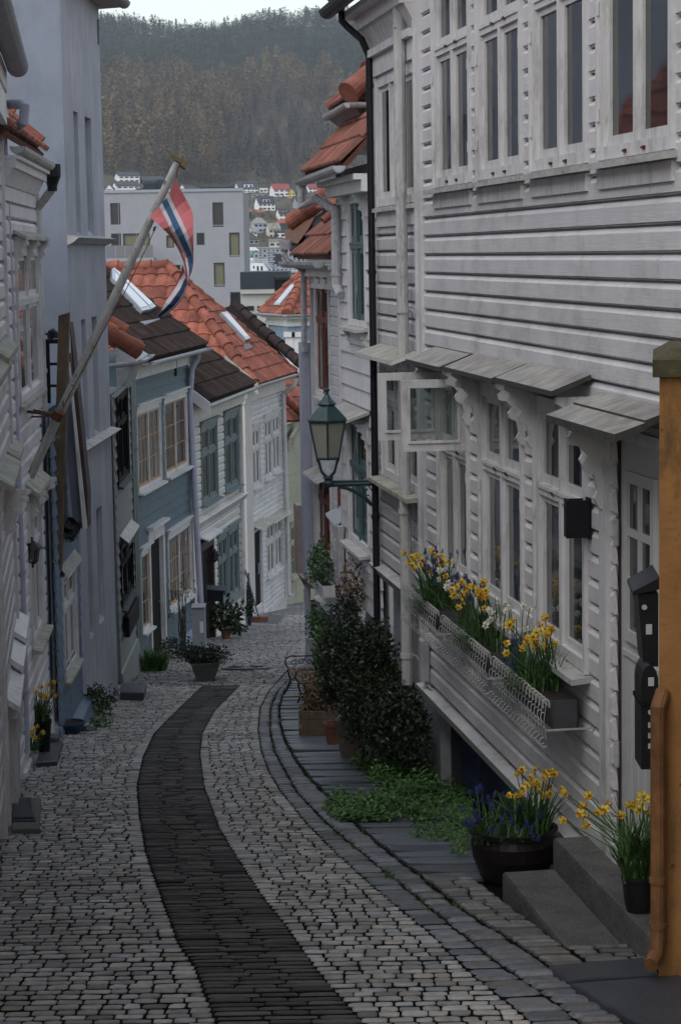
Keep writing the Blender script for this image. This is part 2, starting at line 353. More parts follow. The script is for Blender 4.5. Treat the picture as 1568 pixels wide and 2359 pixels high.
def window(house, rect, cas=.075, leaves=2, transom=None, cols=1, rows=1, trows=1, fm='trim', sm=None, gm='glass', sill=True, head=0, proud=.034, sillm='sill', sash=.042, munt=.018, label=None, skirt=0, sproj=.08, rec=.007, mull=0):
    u0, u1, z0, z1 = rect
    mb = MB(); mats = [M[fm], M[sm or fm]]
    mb.box(u0, u0 + cas, -.058, proud, z0, z1); mb.box(u1 - cas, u1, -.058, proud, z0, z1)
    mb.box(u0 + cas, u1 - cas, -.058, proud - .002, z0, z0 + cas * .8); mb.box(u0 + cas, u1 - cas, -.058, proud - .002, z1 - cas * 1.15, z1)
    # a bead on the outer edge of the casing
    mb.box(u0 - .012, u0 + .016, 0, proud + .014, z0, z1 + .003); mb.box(u1 - .016, u1 + .012, 0, proud + .014, z0, z1 + .003)
    if head:
        mb.box(u0 - .03, u1 + .03, -.05, proud + .025, z1 + .001, z1 + head * .72); mb.box(u0 - .07, u1 + .07, -.05, proud + .07, z1 + head * .72 + .001, z1 + head)
    a0, a1, b0, b1 = u0 + cas, u1 - cas, z0 + cas * .8, z1 - cas * 1.15
    ml = .05 if leaves > 1 else 0
    lw = (a1 - a0 - ml * (leaves - 1)) / leaves
    zs = [(b0, b1, rows)]
    mb.mi = mull
    if transom:
        zt = b1 - (b1 - b0) * transom
        mb.box(a0, a1, -.056, proud - .006, zt - .035, zt + .035)
        mb.box(a0, a1, -.056, proud + .004, zt + .005, zt + .028)
        zs = [(b0, zt - .035, rows), (zt + .035, b1, trows)]
    pane = MB()
    for i in range(leaves):
        x0 = a0 + i * (lw + ml)
        if i: mb.mi = mull; mb.box(x0 - ml, x0, -.056, proud - .004, b0, b1)
        for (y0, y1, rr) in zs:
            mb.mi = 1; f = -.054; g = .008
            mb.box(x0, x0 + sash, f, g, y0, y1); mb.box(x0 + lw - sash, x0 + lw, f, g, y0, y1)
            mb.box(x0 + sash, x0 + lw - sash, f, g - .002, y0, y0 + sash * 1.25); mb.box(x0 + sash, x0 + lw - sash, f, g - .002, y1 - sash, y1)
            for k in range(1, cols):
                xx = x0 + sash + (lw - 2 * sash) * k / cols; mb.box(xx - munt / 2, xx + munt / 2, f, g - max(.001, rec - .012), y0 + sash, y1 - sash)
            for k in range(1, rr):
                zz = y0 + sash + (y1 - y0 - 2 * sash) * k / rr; mb.box(x0 + sash, x0 + lw - sash, f, g - .0025, zz - munt / 2, zz + munt / 2)
            pane.box(x0 + sash * .8, x0 + lw - sash * .8, -.050, g - rec, y0 + sash, y1 - sash * .8)
    w = mb.build('window', mats, house)
    pane.build('pane', M[gm], w)
    if label: w['label'] = label
    if sill:
        s = MB(); pj = proud + sproj; sm2 = [M[sillm], M[fm]]
        s.hexa([(u0 - .05, -.04, z0 - .035), (u1 + .05, -.04, z0 - .035), (u1 + .05, pj, z0 - .05), (u0 - .05, pj, z0 - .05),
                (u0 - .05, -.04, z0 + .002), (u1 + .05, -.04, z0 + .002), (u1 + .05, pj, z0 - .018), (u0 - .05, pj, z0 - .018)])
        s.mi = 1
        if skirt: s.box(u0 - .005, u1 + .005, -.03, proud + .01, z0 - skirt, z0 - .052)
        s.build('sill', sm2 if skirt else M[sillm], w)
    return w

def open_of(rect, d=.03): return (rect[0] + d, rect[1] - d, rect[2] + d, rect[3] - d)

def hood(house, u0, u1, z, proj=.25, drop=.07, th=.035, m=('awning', 'awning_edge'), o0=.03, boards=1, name='awning', skew=0):
    mb = MB()
    for i in range(boards):
        p0, p1 = o0 + (proj - o0) * i / boards, o0 + (proj - o0) * (i + 1) / boards
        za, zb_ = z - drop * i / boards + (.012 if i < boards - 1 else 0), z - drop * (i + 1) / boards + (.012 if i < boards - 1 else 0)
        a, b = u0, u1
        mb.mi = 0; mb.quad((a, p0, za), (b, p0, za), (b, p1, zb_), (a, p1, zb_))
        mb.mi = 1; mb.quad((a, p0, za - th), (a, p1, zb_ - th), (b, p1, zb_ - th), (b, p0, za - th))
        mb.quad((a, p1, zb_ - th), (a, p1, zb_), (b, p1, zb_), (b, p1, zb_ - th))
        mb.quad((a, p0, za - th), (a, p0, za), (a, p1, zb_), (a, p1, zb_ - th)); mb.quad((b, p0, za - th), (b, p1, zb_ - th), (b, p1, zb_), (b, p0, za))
    return mb.build(name, [M[m[0]], M[m[1]]], house)

BR = [(.02, 0), (.20, 0), (.205, -.03), (.165, -.055), (.185, -.075), (.18, -.105), (.135, -.115), (.10, -.15), (.125, -.185), (.115, -.215), (.075, -.235), (.06, -.30), (.075, -.33), (.055, -.37), (.02, -.38)]
def bracket(house, u, z, k=1.0, th=.035, m='trim'):
    mb = MB(); mb.slab([(u, .02 + (o - .02) * k, z + h * k) for o, h in BR], (th, 0, 0)); return mb.build('bracket', M[m], house)

class Plane:
    def __init__(s, p, n): s.p, s.n = Vector(p), Vector(n).normalized()
    def hit(s, c, x, y, up=0.0):
        r = ray(*q(c, x, y)); return r * ((s.p + s.n * up).dot(s.n) / r.dot(s.n))
def roofplane(fac, o, z, pitch):
    p = rad(pitch); return Plane(fac.w(0, o, z - fac.zb), fac.n * math.sin(p) + Vector((0, 0, 1)) * math.cos(p))
def plane3(a, b, c):
    n = (Vector(b) - Vector(a)).cross(Vector(c) - Vector(a)); n = n if n.z > 0 else -n
    return Plane(a, n)

def tiled(mb, poly, e=None, tw=.2, tl=.33, amp=.03, flat=False, th=.0):
    """lay rows of pantiles over a planar polygon; e is the eave direction (default first edge)"""
    P = [Vector(p) for p in poly]
    n = Vector((0, 0, 0))
    for i in range(len(P)): n += (P[i] - P[0]).cross(P[(i + 1) % len(P)] - P[0])
    n.normalize()
    if n.z < 0: n = -n
    e = (Vector(e) if e is not None else P[1] - P[0]).normalized()
    s = n.cross(e).normalized()
    if s.z < 0: s = -s
    o = P[0]; q2 = [((p - o).dot(e), (p - o).dot(s)) for p in P]
    smin, smax = min(b for a, b in q2), max(b for a, b in q2)
    def span(sv):
        xs = []
        for i in range(len(q2)):
            (a0, b0), (a1, b1) = q2[i], q2[(i + 1) % len(q2)]
            if (b0 - sv) * (b1 - sv) <= 0 and abs(b1 - b0) > 1e-9: xs.append(a0 + (a1 - a0) * (sv - b0) / (b1 - b0))
        return (min(xs), max(xs)) if len(xs) > 1 else None
    rows = max(1, math.ceil((smax - smin) / tl)); NP = 6
    for k in range(rows):
        s0, s1 = smin + k * tl, min(smin + (k + 1) * tl + .04, smax)
        sp = span(min((s0 + s1) / 2, smax - 1e-4))
        if not sp or sp[1] - sp[0] < .05: continue
        c0, c1 = math.floor(sp[0] / tw), math.ceil(sp[1] / tw)
        us = []
        for c in range(c0, c1):
            for j in range(NP): us.append((c + j / NP, c))
        us.append((c1, c1 - 1))
        us = [(u * tw, c) for u, c in us]
        us = [(min(max(u, sp[0]), sp[1]), c) for u, c in us]
        vs, cols = [], []
        def wave(u): return amp * abs(math.sin(math.pi * u / tw)) ** .8
        last = None; tints = {}
        for u, c in us:
            h = wave(u)
            t = tints.setdefault(c, U(.6, 1.25))
            vs += [o + e * u + s * s0 + n * (h + .0), o + e * u + s * s0 + n * (h + .035), o + e * u + s * s1 + n * (h + .004)]
            cols += [(t, t, t)] * 3
        b = len(mb.v); col = mb.col; mb.col = None
        fs = []
        for j in range(len(us) - 1):
            if us[j + 1][0] - us[j][0] < 1e-6: continue
            i = 3 * j; fs += [(i, i + 3, i + 4, i + 1), (i + 1, i + 4, i + 5, i + 2)]
        mb.add(vs, fs); mb.c += cols; mb.col = col
    # deck under the tiles
    mb.col = (.5, .5, .5); mb.slab([p + n * -.005 for p in P], n * -.05); mb.col = (1, 1, 1)

def ridge(mb, p0, p1, r=.11, L=.36, up=.04):
    p0, p1 = Vector(p0), Vector(p1); d = p1 - p0; n = max(1, round(d.length / L))
    for i in range(n):
        a, b = p0 + d * (i / n) + Vector((0, 0, up + .02)), p0 + d * ((i + 1.12) / n) + Vector((0, 0, up - .01))
        t = U(.75, 1.2); mb.col = (t, t, t); mb.tube([a, a + (b - a) * .08, b], [r * 1.1, r * 1.08, r * .88], 16)
    mb.col = (1, 1, 1)
def tmb(): m = MB(); m.col = (1, 1, 1); return m

def skylight(house, pl, quad, lf):
    """roof window lying on plane pl; quad = four points (crop, x, y) listed around; lf turns world into house-local"""
    p = [pl.hit(*a) for a in quad]; n = pl.n
    mb = MB(); c = sum(p, Vector()) / 4
    a = [lf(x + n * .03) for x in p]; b = [lf(x + n * .12) for x in p]
    mb.hexa(a + b)
    sk = mb.build('skylight', M['steel'], house)
    g = MB(); ins = [x + (c - x) * .16 for x in p]
    g.hexa([lf(x + n * .10) for x in ins] + [lf(x + n * .128) for x in ins]); g.build('pane', M['sky_glass'], sk)
    return sk

def fpipe(house, pts, r, m='pipe', clamps=(), name='downpipe', lf=None):
    mb = MB(); P = [Vector(p) for p in pts]
    mb.tube(P, r, 10)
    for z in clamps:
        for i in range(len(P) - 1):
            a, b = P[i], P[i + 1]
            if min(a.z, b.z) <= z <= max(a.z, b.z) and abs(a.z - b.z) > .05:
                t = (z - a.z) / (b.z - a.z); c = a + (b - a) * t; mb.tube([c - Vector((0, 0, .02)), c + Vector((0, 0, .02))], r * 1.22, 10); break
    return mb.build(name, M[m], house, smooth=False)

def housebox(house, L0, L1, z0, z1, depth, m, o=-.06, name='wall_core'):
    mb = MB(); mb.box(L0, L1, -depth, o, z0, z1); return mb.build(name, M[m], house)
# ================================================================== right-hand side of the lane
KR = 15994.0                                            # (x - 15) * distance along the big white house
def dR(x): return KR / (x - 15)
# ---- the big white house nearest on the right
fr = Fac(1698, dR(1698), 974, dR(974), gz(11.0))
R1 = fr.empty('timber_house', 'big weathered white timber house with three tall ground floor windows and flower troughs', 'house')
zbeam = fr.hz(None, 985, 1572); ztop = 2.7 - fr.zb
ustr = lambda c, x, y: fr.hu(c, x, y)
LR = fr.L
up = [fr.rect('D', 318, -300, 508, 962), fr.rect('D', 545, -300, 775, 926), fr.rect('D', 825, -300, 1113, 882), fr.rect('D', 1175, -300, 1562, 830)]
zt = fr.hz('D', 415, 222); zsill = sum(r[2] for r in up) / 4
up = [(r[0], r[1], zsill, zt + .62) for r in up]
gw = [fr.rect('J', 345, 150, 500, 1185), fr.rect('J', 560, 205, 782, 1300), fr.rect('J', 845, 290, 1110, 1500)]
zg = sum(r[2] for r in gw) / 3; zgt = fr.hz('J', 870, 300); ztr = fr.hz('J', 860, 765)
gw = [(r[0], r[1], zg - .03, zgt) for r in gw]
du0, du1 = fr.hu('J', 1225, 900), 0; du1 = du0; du0 = du1 - 1.05    # door: far jamb at du1
zthr = zbeam + .03; zdt = fr.hz('J', 1240, 505)
door_op = (du0 + .03, du1 - .03, zthr - .2, zdt - .03)
mb = MB(); clad(mb, .0, LR - .14, zbeam + .03, ztop, .137, [open_of(r) for r in up + gw] + [door_op], 'ship', joints=2.2)
mb.box(LR - .15, LR + .02, -.3, .045, zbeam - .02, ztop)               # corner board
mb.box(LR - .012, LR + .03, -.3, .062, zbeam - .02, ztop)
w = mb.build('cladding', M['white'], R1)
housebox(R1, -.3, LR, zbeam, ztop, 4.5, 'white2')
mb = MB(); mb.hexa([(-.3, -.3, zbeam - .10), (LR + .05, -.3, zbeam - .10), (LR + .05, .05, zbeam - .10), (-.3, .05, zbeam - .10), (-.3, -.3, zbeam + .04), (LR + .05, -.3, zbeam + .04), (LR + .05, .09, zbeam - .01), (-.3, .09, zbeam - .01)])
mb.build('base_board', M['trim'], R1)
mb = MB(); mb.box(-.3, LR - .2, -4.4, -.22, -1.4, zbeam - .10); mb.build('foundation', M['foundation_blue'], R1)
mb = MB(); mb.box(LR - .2, LR - .08, -4.4, -.16, -1.4, zbeam - .10); mb.build('foundation_post', M['foundation'], R1)
for i, r in enumerate(up):
    tf = (r[3] - .086 - zt) / (r[3] - .086 - r[2] - .06)
    window(R1, r, cas=.085, leaves=2, transom=tf, sm='trim', gm='glass', skirt=.15, sproj=.07, rec=.016)
for i, r in enumerate(gw):
    tf = (r[3] - .086 - ztr) / (r[3] - .086 - r[2] - .06)
    window(R1, r, cas=.085, leaves=2, transom=tf, sm='trim', gm='glass_l', skirt=.0, sproj=.10, rec=.016)
# hinges and latches, tiny dark fittings on the casings
for r in up + gw:
    for z in (r[2] + .2, r[2] + .75):
        for a in (r[1] - .03, r[0] + .01):
            mb = MB(); mb.tube([(a + .01, .042, z), (a + .01, .042, z + .07)], .009, 6); mb.build('hinge', M['trim'], R1)
for r in up + gw:
    c = (r[0] + r[1]) / 2
    for z in ([r[2] + .03, zt] if r in up else [ztr]):
        for s in (-.2, .13): mb = MB(); mb.box(c + s, c + s + .05, .03, .045, z - .005, z + .005); mb.box(c + s, c + s + .01, .03, .048, z - .012, z + .008); mb.build('latch', M['rust'], R1)
# two opened top sashes of the farthest ground floor window, standing square to the wall
def open_sash(u, z0, z1, wd):
    s = MB(); t = .055; h = .032
    s.box(u - h / 2, u + h / 2, .03, .03 + t, z0, z1); s.box(u - h / 2, u + h / 2, .03 + wd - t, .03 + wd, z0, z1)
    s.box(u - h / 2, u + h / 2, .03 + t, .03 + wd - t, z0, z0 + t * 1.2); s.box(u - h / 2, u + h / 2, .03 + t, .03 + wd - t, z1 - t, z1)
    i = .012
    s.box(u - h / 2 - .008, u - h / 2, .03 + t - i, .03 + t + .006, z0 + t, z1 - t + i); s.box(u - h / 2 - .008, u - h / 2, .03 + wd - t - .006, .03 + wd - t + i, z0 + t, z1 - t + i)
    s.box(u - h / 2 - .012, u - h / 2, .03 + t, .03 + wd - t, z0 + t * 1.0, z0 + t * 1.35)
    o = s.build('open_sash', M['trim'], R1)
    g = MB(); g.box(u - .003, u + .003, .03 + t, .03 + wd - t, z0 + t * 1.2, z1 - t); g.build('pane', GLASS_CLEAR, o)
    return o
GLASS_CLEAR, _nt, _p = nodes('clear_pane')
_tr = _nt.nodes.new('ShaderNodeBsdfTransparent'); _tr.inputs[0].default_value = (.82, .86, .85, 1); _gl = _nt.nodes.new('ShaderNodeBsdfGlossy'); _gl.inputs['Roughness'].default_value = .02; _mx = _nt.nodes.new('ShaderNodeMixShader'); _mx.inputs[0].default_value = .14; _nt.links.new(_tr.outputs[0], _mx.inputs[1]); _nt.links.new(_gl.outputs[0], _mx.inputs[2]); _nt.links.new(_mx.outputs[0], _nt.nodes['Material Output'].inputs[0])
un = fr.hu('J', 485, 390); zo0, zo1 = fr.hz('J', 485, 575), fr.hz('J', 485, 212)
uf = fr.hu('J', 347, 355)
open_sash(un, zo0, zo1, .455); open_sash(uf, zo0, zo1, .455)
# weathered hoods and scroll brackets
for k, (r, za) in enumerate(zip(gw, [('J', 310, 46), ('J', 525, 100), ('J', 795, 160)])):
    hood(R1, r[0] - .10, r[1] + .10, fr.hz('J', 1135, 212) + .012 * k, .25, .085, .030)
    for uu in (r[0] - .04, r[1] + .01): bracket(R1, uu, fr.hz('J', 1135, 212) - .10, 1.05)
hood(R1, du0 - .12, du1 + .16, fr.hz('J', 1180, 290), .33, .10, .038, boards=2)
bracket(R1, du1 + .06, fr.hz('J', 1180, 290) - .12, 1.3, .05)
# door
mb = MB(); mb.box(du1, du1 + .13, -.05, .05, zthr - .03, zdt + .06); mb.box(du0 - .13, du0, -.05, .05, zthr - .03, zdt + .06); mb.box(du0, du1, -.05, .05, zdt, zdt + .06)
mb.build('door_frame', M['trim'], R1)
mb = MB(); mb.box(du0, du1 - .03, -.07, -.03, zthr, zdt - .01)
gd = fr.rect('J', 1300, 750, 1410, 1510)
gu1 = du1 - .20; gu0 = gu1 - .42; gz0, gz1 = gd[2], gd[3]
for (a, b, c_, d_) in ((gu0 - .06, gu0, gz0 - .06, gz1 + .06), (gu1, gu1 + .06, gz0 - .06, gz1 + .06), (gu0, gu1, gz0 - .06, gz0), (gu0, gu1, gz1, gz1 + .06)): mb.box(a, b, -.035, -.008, c_, d_)
mb.box((gu0 + gu1) / 2 - .02, (gu0 + gu1) / 2 + .02, -.035, -.012, gz0, gz1)
for k in (1, 2): z = gz0 + (gz1 - gz0) * k / 3; mb.box(gu0, gu1, -.035, -.013, z - .02, z + .02)
for k in range(7): mb.box(du0 + .1 + k * .12, du0 + .105 + k * .12, -.032, -.027, zthr + .2, gz0 - .1)
mb.slab([(du0 + .05, -.03, gz0 - .12), (du1 - .08, -.03, gz0 - .12), (du1 - .08, -.03, gz0 - .15), (du0 + .05, -.03, gz0 - .15)], (0, .012, 0))
dr = mb.build('door', M['door_cream'], R1)
g = MB(); g.box(gu0, gu1, -.034, -.027, gz0, gz1); g.build('pane', M['glass_l'], dr)
mb = MB(); mb.box(du1 - .03, du1, -.06, -.02, zthr, zdt); mb.build('door_gap', M['brown_frame'], R1)
mb = MB()
for z in (zthr + .55, zthr + 1.75): mb.tube([(du1 - .035, .0, z), (du1 - .035, .0, z + .14)], .016, 8)
mb.build('door_hinge', M['zinc'], R1)
# grey service box and cable by the corner, white downpipe
ub = fr.hu('I', 1270, 750); mb = MB(); mb.bbox(ub - .05, ub + .05, .03, .10, fr.hz('I', 1270, 905), fr.hz('I', 1270, 620), .008)
mb.tube([(ub, .06, fr.hz('I', 1270, 905)), (ub - .02, .05, fr.hz('I', 1270, 930)), (ub - .14, .04, fr.hz('I', 1270, 940))], .008, 6); mb.build('service_box', M['zinc'], R1)
up_ = fr.hu('D', 205, 1000); zp0, zp1 = fr.hz('I', 1165, 905), ztop
fpipe(R1, [(up_, .11, zp0), (up_, .11, zp1)], .046, 'pipe', (fr.hz('D', 205, 1590), fr.hz('I', 1165, 710), fr.hz('H', 1110, 1640)))
for z in (fr.hz('D', 205, 1590), fr.hz('I', 1165, 710)):
    mb = MB(); mb.tube([(up_, .10, z), (up_ - .06, .05, z + .01), (up_ - .1, .03, z - .03)], .007, 6); mb.build('pipe_bracket', M['zinc'], R1)
# tiled roof, above the picture
mb = tmb(); mb.T = None
tiled(mb, [(-.5, .4, ztop), (LR + .1, .4, ztop), (LR + .1, -2.2, ztop + 2.2), (-.5, -2.2, ztop + 2.2)]); mb.build('roof', M['tile'], R1)

# ---- the farther part: a second white house with a black gutter
f2 = Fac(974, dR(974), 868, dR(868), gz(17.5))
R2 = f2.empty('timber_house', 'white timber house wall between the white downpipe and the black downpipe', 'house')
zb2 = f2.hz('H', 900, 2105); zt2 = 1.86 - f2.zb; L2 = f2.L
wu = f2.rect('C', 945, 250, 1250, 1400); wu = (.06, f2.hu('C', 945, 800), f2.hz('C', 990, 1400), f2.hz('C', 960, 235))
wl = (.06, f2.hu('H', 868, 900), f2.hz('H', 885, 1375), f2.hz('H', 880, 430))
mb = MB(); clad(mb, .03, L2 - .07, zb2 + .02, zt2, .132, [open_of(wu), open_of(wl)], 'ship', joints=1.9)
mb.box(L2 - .09, L2, -.3, .045, zb2, zt2)
mb.build('cladding', M['white2'], R2)
housebox(R2, .003, L2 - .002, zb2, zt2, 4.4, 'white2')
mb = MB(); mb.hexa([(.04, -.2, zb2 - .10), (L2 + .03, -.2, zb2 - .10), (L2 + .03, .06, zb2 - .10), (.04, .06, zb2 - .10), (.04, -.2, zb2 + .05), (L2 + .03, -.2, zb2 + .05), (L2 + .03, .11, zb2 - .01), (.04, .11, zb2 - .01)]); mb.build('base_board', M['sill'], R2)
mb = MB(); mb.box(.04, L2, -4.3, -.10, -.6, zb2 - .1); mb.build('foundation', M['zinc'], R2)
window(R2, wu, cas=.08, leaves=3, sm='trim', skirt=.17, head=.22, sproj=.05)
window(R2, wl, cas=.08, leaves=3, transom=.33, sm='trim', gm='glass_l', sproj=.12, sillm='mossy')
hood(R2, wl[0] + .04, wl[1] + .10, wl[3] + .09, .24, .07, .03, m=('mossy', 'trim'))
mb = MB(); mb.box(-.02, L2 + .1, -.05, .16, zt2, zt2 + .10); mb.box(-.02, L2 + .12, -.05, .27, zt2 + .1, zt2 + .15); mb.hexa([(-.02, .0, zt2 - .18), (L2 + .06, .0, zt2 - .18), (L2 + .06, .03, zt2 - .18), (-.02, .03, zt2 - .18), (-.02, .0, zt2 - .001), (L2 + .06, .0, zt2 - .001), (L2 + .06, .13, zt2 - .001), (-.02, .13, zt2 - .001)]); mb.build('cornice', M['trim'], R2)
mb = MB(); mb.trough((-.0, .36, zt2 + .22), (L2 + .25, .36, zt2 + .20), .075); mb.build('gutter', M['black'], R2)
pz = f2.loc(gnd(860, 1462)).z
a = f2.loc(Wc(None, 787, 48, 18.6)); bpt = f2.loc(Wc(None, 849, 96, 18.5)); uP = bpt.x
oP = bpt.y
fpipe(R2, [(a.x, a.y, a.z + .12), a, (a.x * .8 + bpt.x * .2, a.y * .75 + bpt.y * .25, a.z - .06), (bpt.x, oP + .06, bpt.z + .02), (bpt.x, oP, bpt.z - .12), (bpt.x, oP, -.35)], .030, 'black', (f2.hz('C', 870, 350), f2.hz('C', 870, 1985), f2.hz('H', 780, 855), f2.hz('H', 780, 1640)))
mb = tmb(); tiled(mb, [(.0, .33, zt2 + .24), (L2 + .2, .33, zt2 + .24), (L2 + .2, -2.2, zt2 + 2.4), (.0, -2.2, zt2 + 2.4)]); mb.build('roof', M['tile_old'], R2)
PIPE_W = f2.w(bpt.x, oP, 0)

# ---- street lantern on its arm, fixed to the black downpipe
dl = PIPE_W.y - .02
def LW(x, y): return Wc('H', x, y, dl)
lc = LW(412, 1100); kk = dl / FL * .5102 * .5758                         # metres per crop pixel
lam = thing('street_lamp', 'green black cast iron street lantern with frosted panes on an arm at the black downpipe', 'street lamp', LW(740, 1440))
lo = lam.location
def lz(y): return LW(412, y).z - lo.z
cx, cy = lc.x - lo.x, lc.y - lo.y
mb = MB()
def ringz(r, z, n=6, ph=.5): return [(cx + r * math.cos((k + ph) * math.pi / 3), cy + r * math.sin((k + ph) * math.pi / 3), z) for k in range(n)]
prof = [(3, 605), (8, 680), (10, 692), (24, 698), (24, 712), (14, 722), (17, 745), (34, 772), (66, 806), (72, 815), (70, 822), (60, 828)]
mb.lathe([(r * kk, lz(y)) for r, y in reversed(prof)], (cx, cy, 0), 14)
mb.build('finial', M['lamp_green'], lam, smooth=False)
mb = MB(); rr = 176 * kk
mb.lathe([(150 * kk, lz(958)), (rr, lz(945)), (rr, lz(935)), (64 * kk, lz(826)), (40 * kk, lz(822))], (cx, cy, 0), 6, ph=math.pi / 6); mb.build('lamp_roof', M['lamp_green'], lam)
mb = MB(); rt, rb = 160 * kk, 98 * kk
top, bot = ringz(rt, lz(950)), ringz(rb, lz(1240))
for k in range(6):
    mb.tube([top[k], bot[k]], .0085, 5)
    mb.tube([top[k], top[(k + 1) % 6]], .010, 5); mb.tube([bot[k], bot[(k + 1) % 6]], .012, 5)
mb.build('lamp_frame', M['lamp_green'], lam)
mb = MB(); mb.lathe([(rb * .96, lz(1236)), (rt * .965, lz(952))], (cx, cy, 0), 6, ph=math.pi / 6); mb.build('lamp_glass', M['lamp_glass'], lam)
mb = MB(); hb = lz(1405)
for k in (0, 2, 3, 5):
    a = Vector(bot[k]); c0 = Vector((cx, cy, hb)); m_ = a * .6 + c0 * .4; m_.z = hb + (a.z - hb) * .35
    mb.tube([a, a * .85 + Vector((cx, cy, a.z)) * .15 + Vector((0, 0, -.03)), m_, c0], [.014, .012, .012, .016], 6)
mb.lathe([(.02, lz(1470)), (.045, lz(1450)), (.05, lz(1430)), (.03, lz(1410)), (.055, lz(1395)), (.03, lz(1380))], (cx, cy, 0), 10)
mb.build('lamp_holder', M['lamp_green'], lam)
def al(x, y, dx=0): v = LW(x, y) - lo; return Vector((v.x, v.y, v.z))
mb = MB()
a0, a1 = al(392, 1452), al(765, 1442)
mb.tube([a0, a1], .020, 6); mb.tube([a0 + Vector((0, 0, .028)), a1 + Vector((0, 0, .028))], .011, 6)
mb.tube([al(500, 1468), al(570, 1480), al(640, 1510), al(700, 1548), al(760, 1610)], [.012, .016, .02, .02, .018], 6)
ct = al(722, 1510); rc = 24 * kk
mb.tube([ct + Vector((rc * math.cos(t * .5236 + 1.2), 0, rc * math.sin(t * .5236 + 1.2))) for t in range(9)], .009, 6)
mb.tube([al(690, 1440), al(705, 1428), al(725, 1450), al(762, 1500)], .006, 5)
mb.build('arm', M['lamp_green'], lam)

# ---- third house: teal windows, wide lapped boards
f3 = Fac(872, 18720 / 832, 785, 18720 / 745, gz(24.0))
R3 = f3.empty('timber_house', 'white timber house with teal window frames and red tiled roof with a dormer', 'house')
L3_ = f3.L; zb3 = f3.hz('H', 600, 2300); zt3 = .93 - f3.zb
w3 = (f3.hu('C', 832, 1700), f3.hu('C', 680, 1700), f3.hz('H', 610, 195), f3.hz('C', 690, 1300))
w3b = (f3.hu('H', 752, 1400), f3.hu('H', 600, 1400), f3.hz('H', 625, 1885), f3.hz('H', 615, 900))
mb = MB(); clad(mb, 0, L3_ - .06, zb3, zt3, .185, [open_of(w3), open_of(w3b)], 'lap')
mb.box(L3_ - .08, L3_, -.3, .05, zb3 - .05, zt3); mb.build('cladding', M['white2'], R3)
housebox(R3, 0, L3_ - .002, zb3, zt3, 4.5, 'white2')
mb = MB(); mb.box(0, L3_ - .003, -4.3, -.065, -.8, zb3); mb.build('foundation', M['zinc'], R3)
for r in (w3, w3b): window(R3, r, cas=.085, leaves=2, transom=.36, cols=1, sm='teal', gm='glass', skirt=.2, sproj=.12, sash=.055, sillm='sill', mull=1)
mb = MB(); mb.box(w3[0] - .1, w3[1] + .12, -.04, .16, w3[3] + .05, w3[3] + .09); mb.box(w3[0] - .02, w3[1] + .02, -.04, .06, w3[3], w3[3] + .05); mb.build('window_cap', M['trim'], R3)
for r in (w3, w3b):
    for uu in (r[0] + .02, r[1] - .06): bracket(R3, uu, r[2] - .06, .5); bracket(R3, uu, r[3] - .02, .75)
hood(R3, w3b[0] - .12, w3b[1] + .22, w3b[3] + .12, .30, .09, .03, m=('awning', 'mossy'))
mb = MB(); mb.box(L3_ - .2, L3_ - .08, .05, .12, zb3 + .12, zb3 + .75); mb.build('service_box', M['zinc'], R3)
zg3 = f3.loc(Wc('C', 500, 1150, 25.0)).z
mb = MB(); mb.trough((0, .40, zg3 + .04), (L3_ + .42, .40, zg3), .075); mb.build('gutter', M['zinc'], R3)
mb = MB(); mb.box(0, L3_ + .05, -.05, .17, zg3 - .22, zg3 - .10); mb.box(0, L3_ + .1, -.05, .25, zg3 - .10, zg3 - .04); mb.build('cornice', M['trim'], R3)
pl = roofplane(f3, .36, zg3 + .06 + f3.zb, 47)
lf = f3.loc
mb = tmb(); pe = [(0, .36, zg3 + .06), (L3_ + .36, .36, zg3 + .06)]
r0 = 1.9; tp = math.tan(rad(47))
pe += [(L3_ + .36, .36 - r0, zg3 + .06 + r0 * tp), (0, .36 - r0, zg3 + .06 + r0 * tp)]
tiled(mb, pe, tw=.115, tl=.34, amp=.045); ridge(mb, pe[1], pe[2], .05, .4, .02); mb.build('roof', M['tile_old'], R3)
mb = MB(); mb.tube([(L3_ + .40, .30, zg3 + .10), (L3_ + .52, .30, zg3 + .10)], .06, 10); mb.build('gutter_end', M['zinc'], R3)
pp = [(L3_ + .33, .40, zg3 - .06), (L3_ + .33, .40, zg3 - .30)] + [tuple(f3.loc(Wc('C', x, y, d))) for x, y, d in ((375, 1330, 25.3), (540, 1440, 24.9), (545, 1500, 24.9), (548, 2110, 24.9), (590, 2200, 24.7))]
fpipe(R3, pp[0:1] + pp[1:], .055, 'zinc', (f3.loc(Wc('C', 545, 2010, 24.9)).z,))
# dormer with its own hipped tile roof
Fp, Np = f3.loc(Wc('C', 490, 545, 26.2)), f3.loc(Wc('C', 690, 432, 24.0)); Fp.z = Np.z
ap0, ap1 = Vector((Fp.x - .95, Fp.y - 1.05, Np.z + .98)), Vector((Np.x + .75, Np.y - 1.05, Np.z + .98))
Nq = Vector((Np.x, Np.y - 2.2, Np.z))
mb = tmb(); tiled(mb, [Np, Fp, ap0, ap1], tw=.115, tl=.34, amp=.045); tiled(mb, [Np, Nq, ap1], tw=.115, tl=.34, amp=.045)
ridge(mb, Np + Vector((-.05, .05, -.02)), ap1, .12, .4, .05); ridge(mb, Fp, ap0, .07, .36, .04)
dm = mb.build('dormer_roof', M['tile_old'], R3)
mb = MB(); mb.trough(Fp + Vector((0, .04, -.05)), Np + Vector((-.04, .04, -.05)), .06); mb.trough(Np + Vector((-.04, .04, -.05)), Nq + Vector((-.04, 0, -.05)), .06); mb.build('gutter', M['zinc'], dm)
mb = MB(); b0 = Vector((Np.x + .28, Np.y - .28, 0)); b1 = Vector((Fp.x - .28, Fp.y - .28, 0))
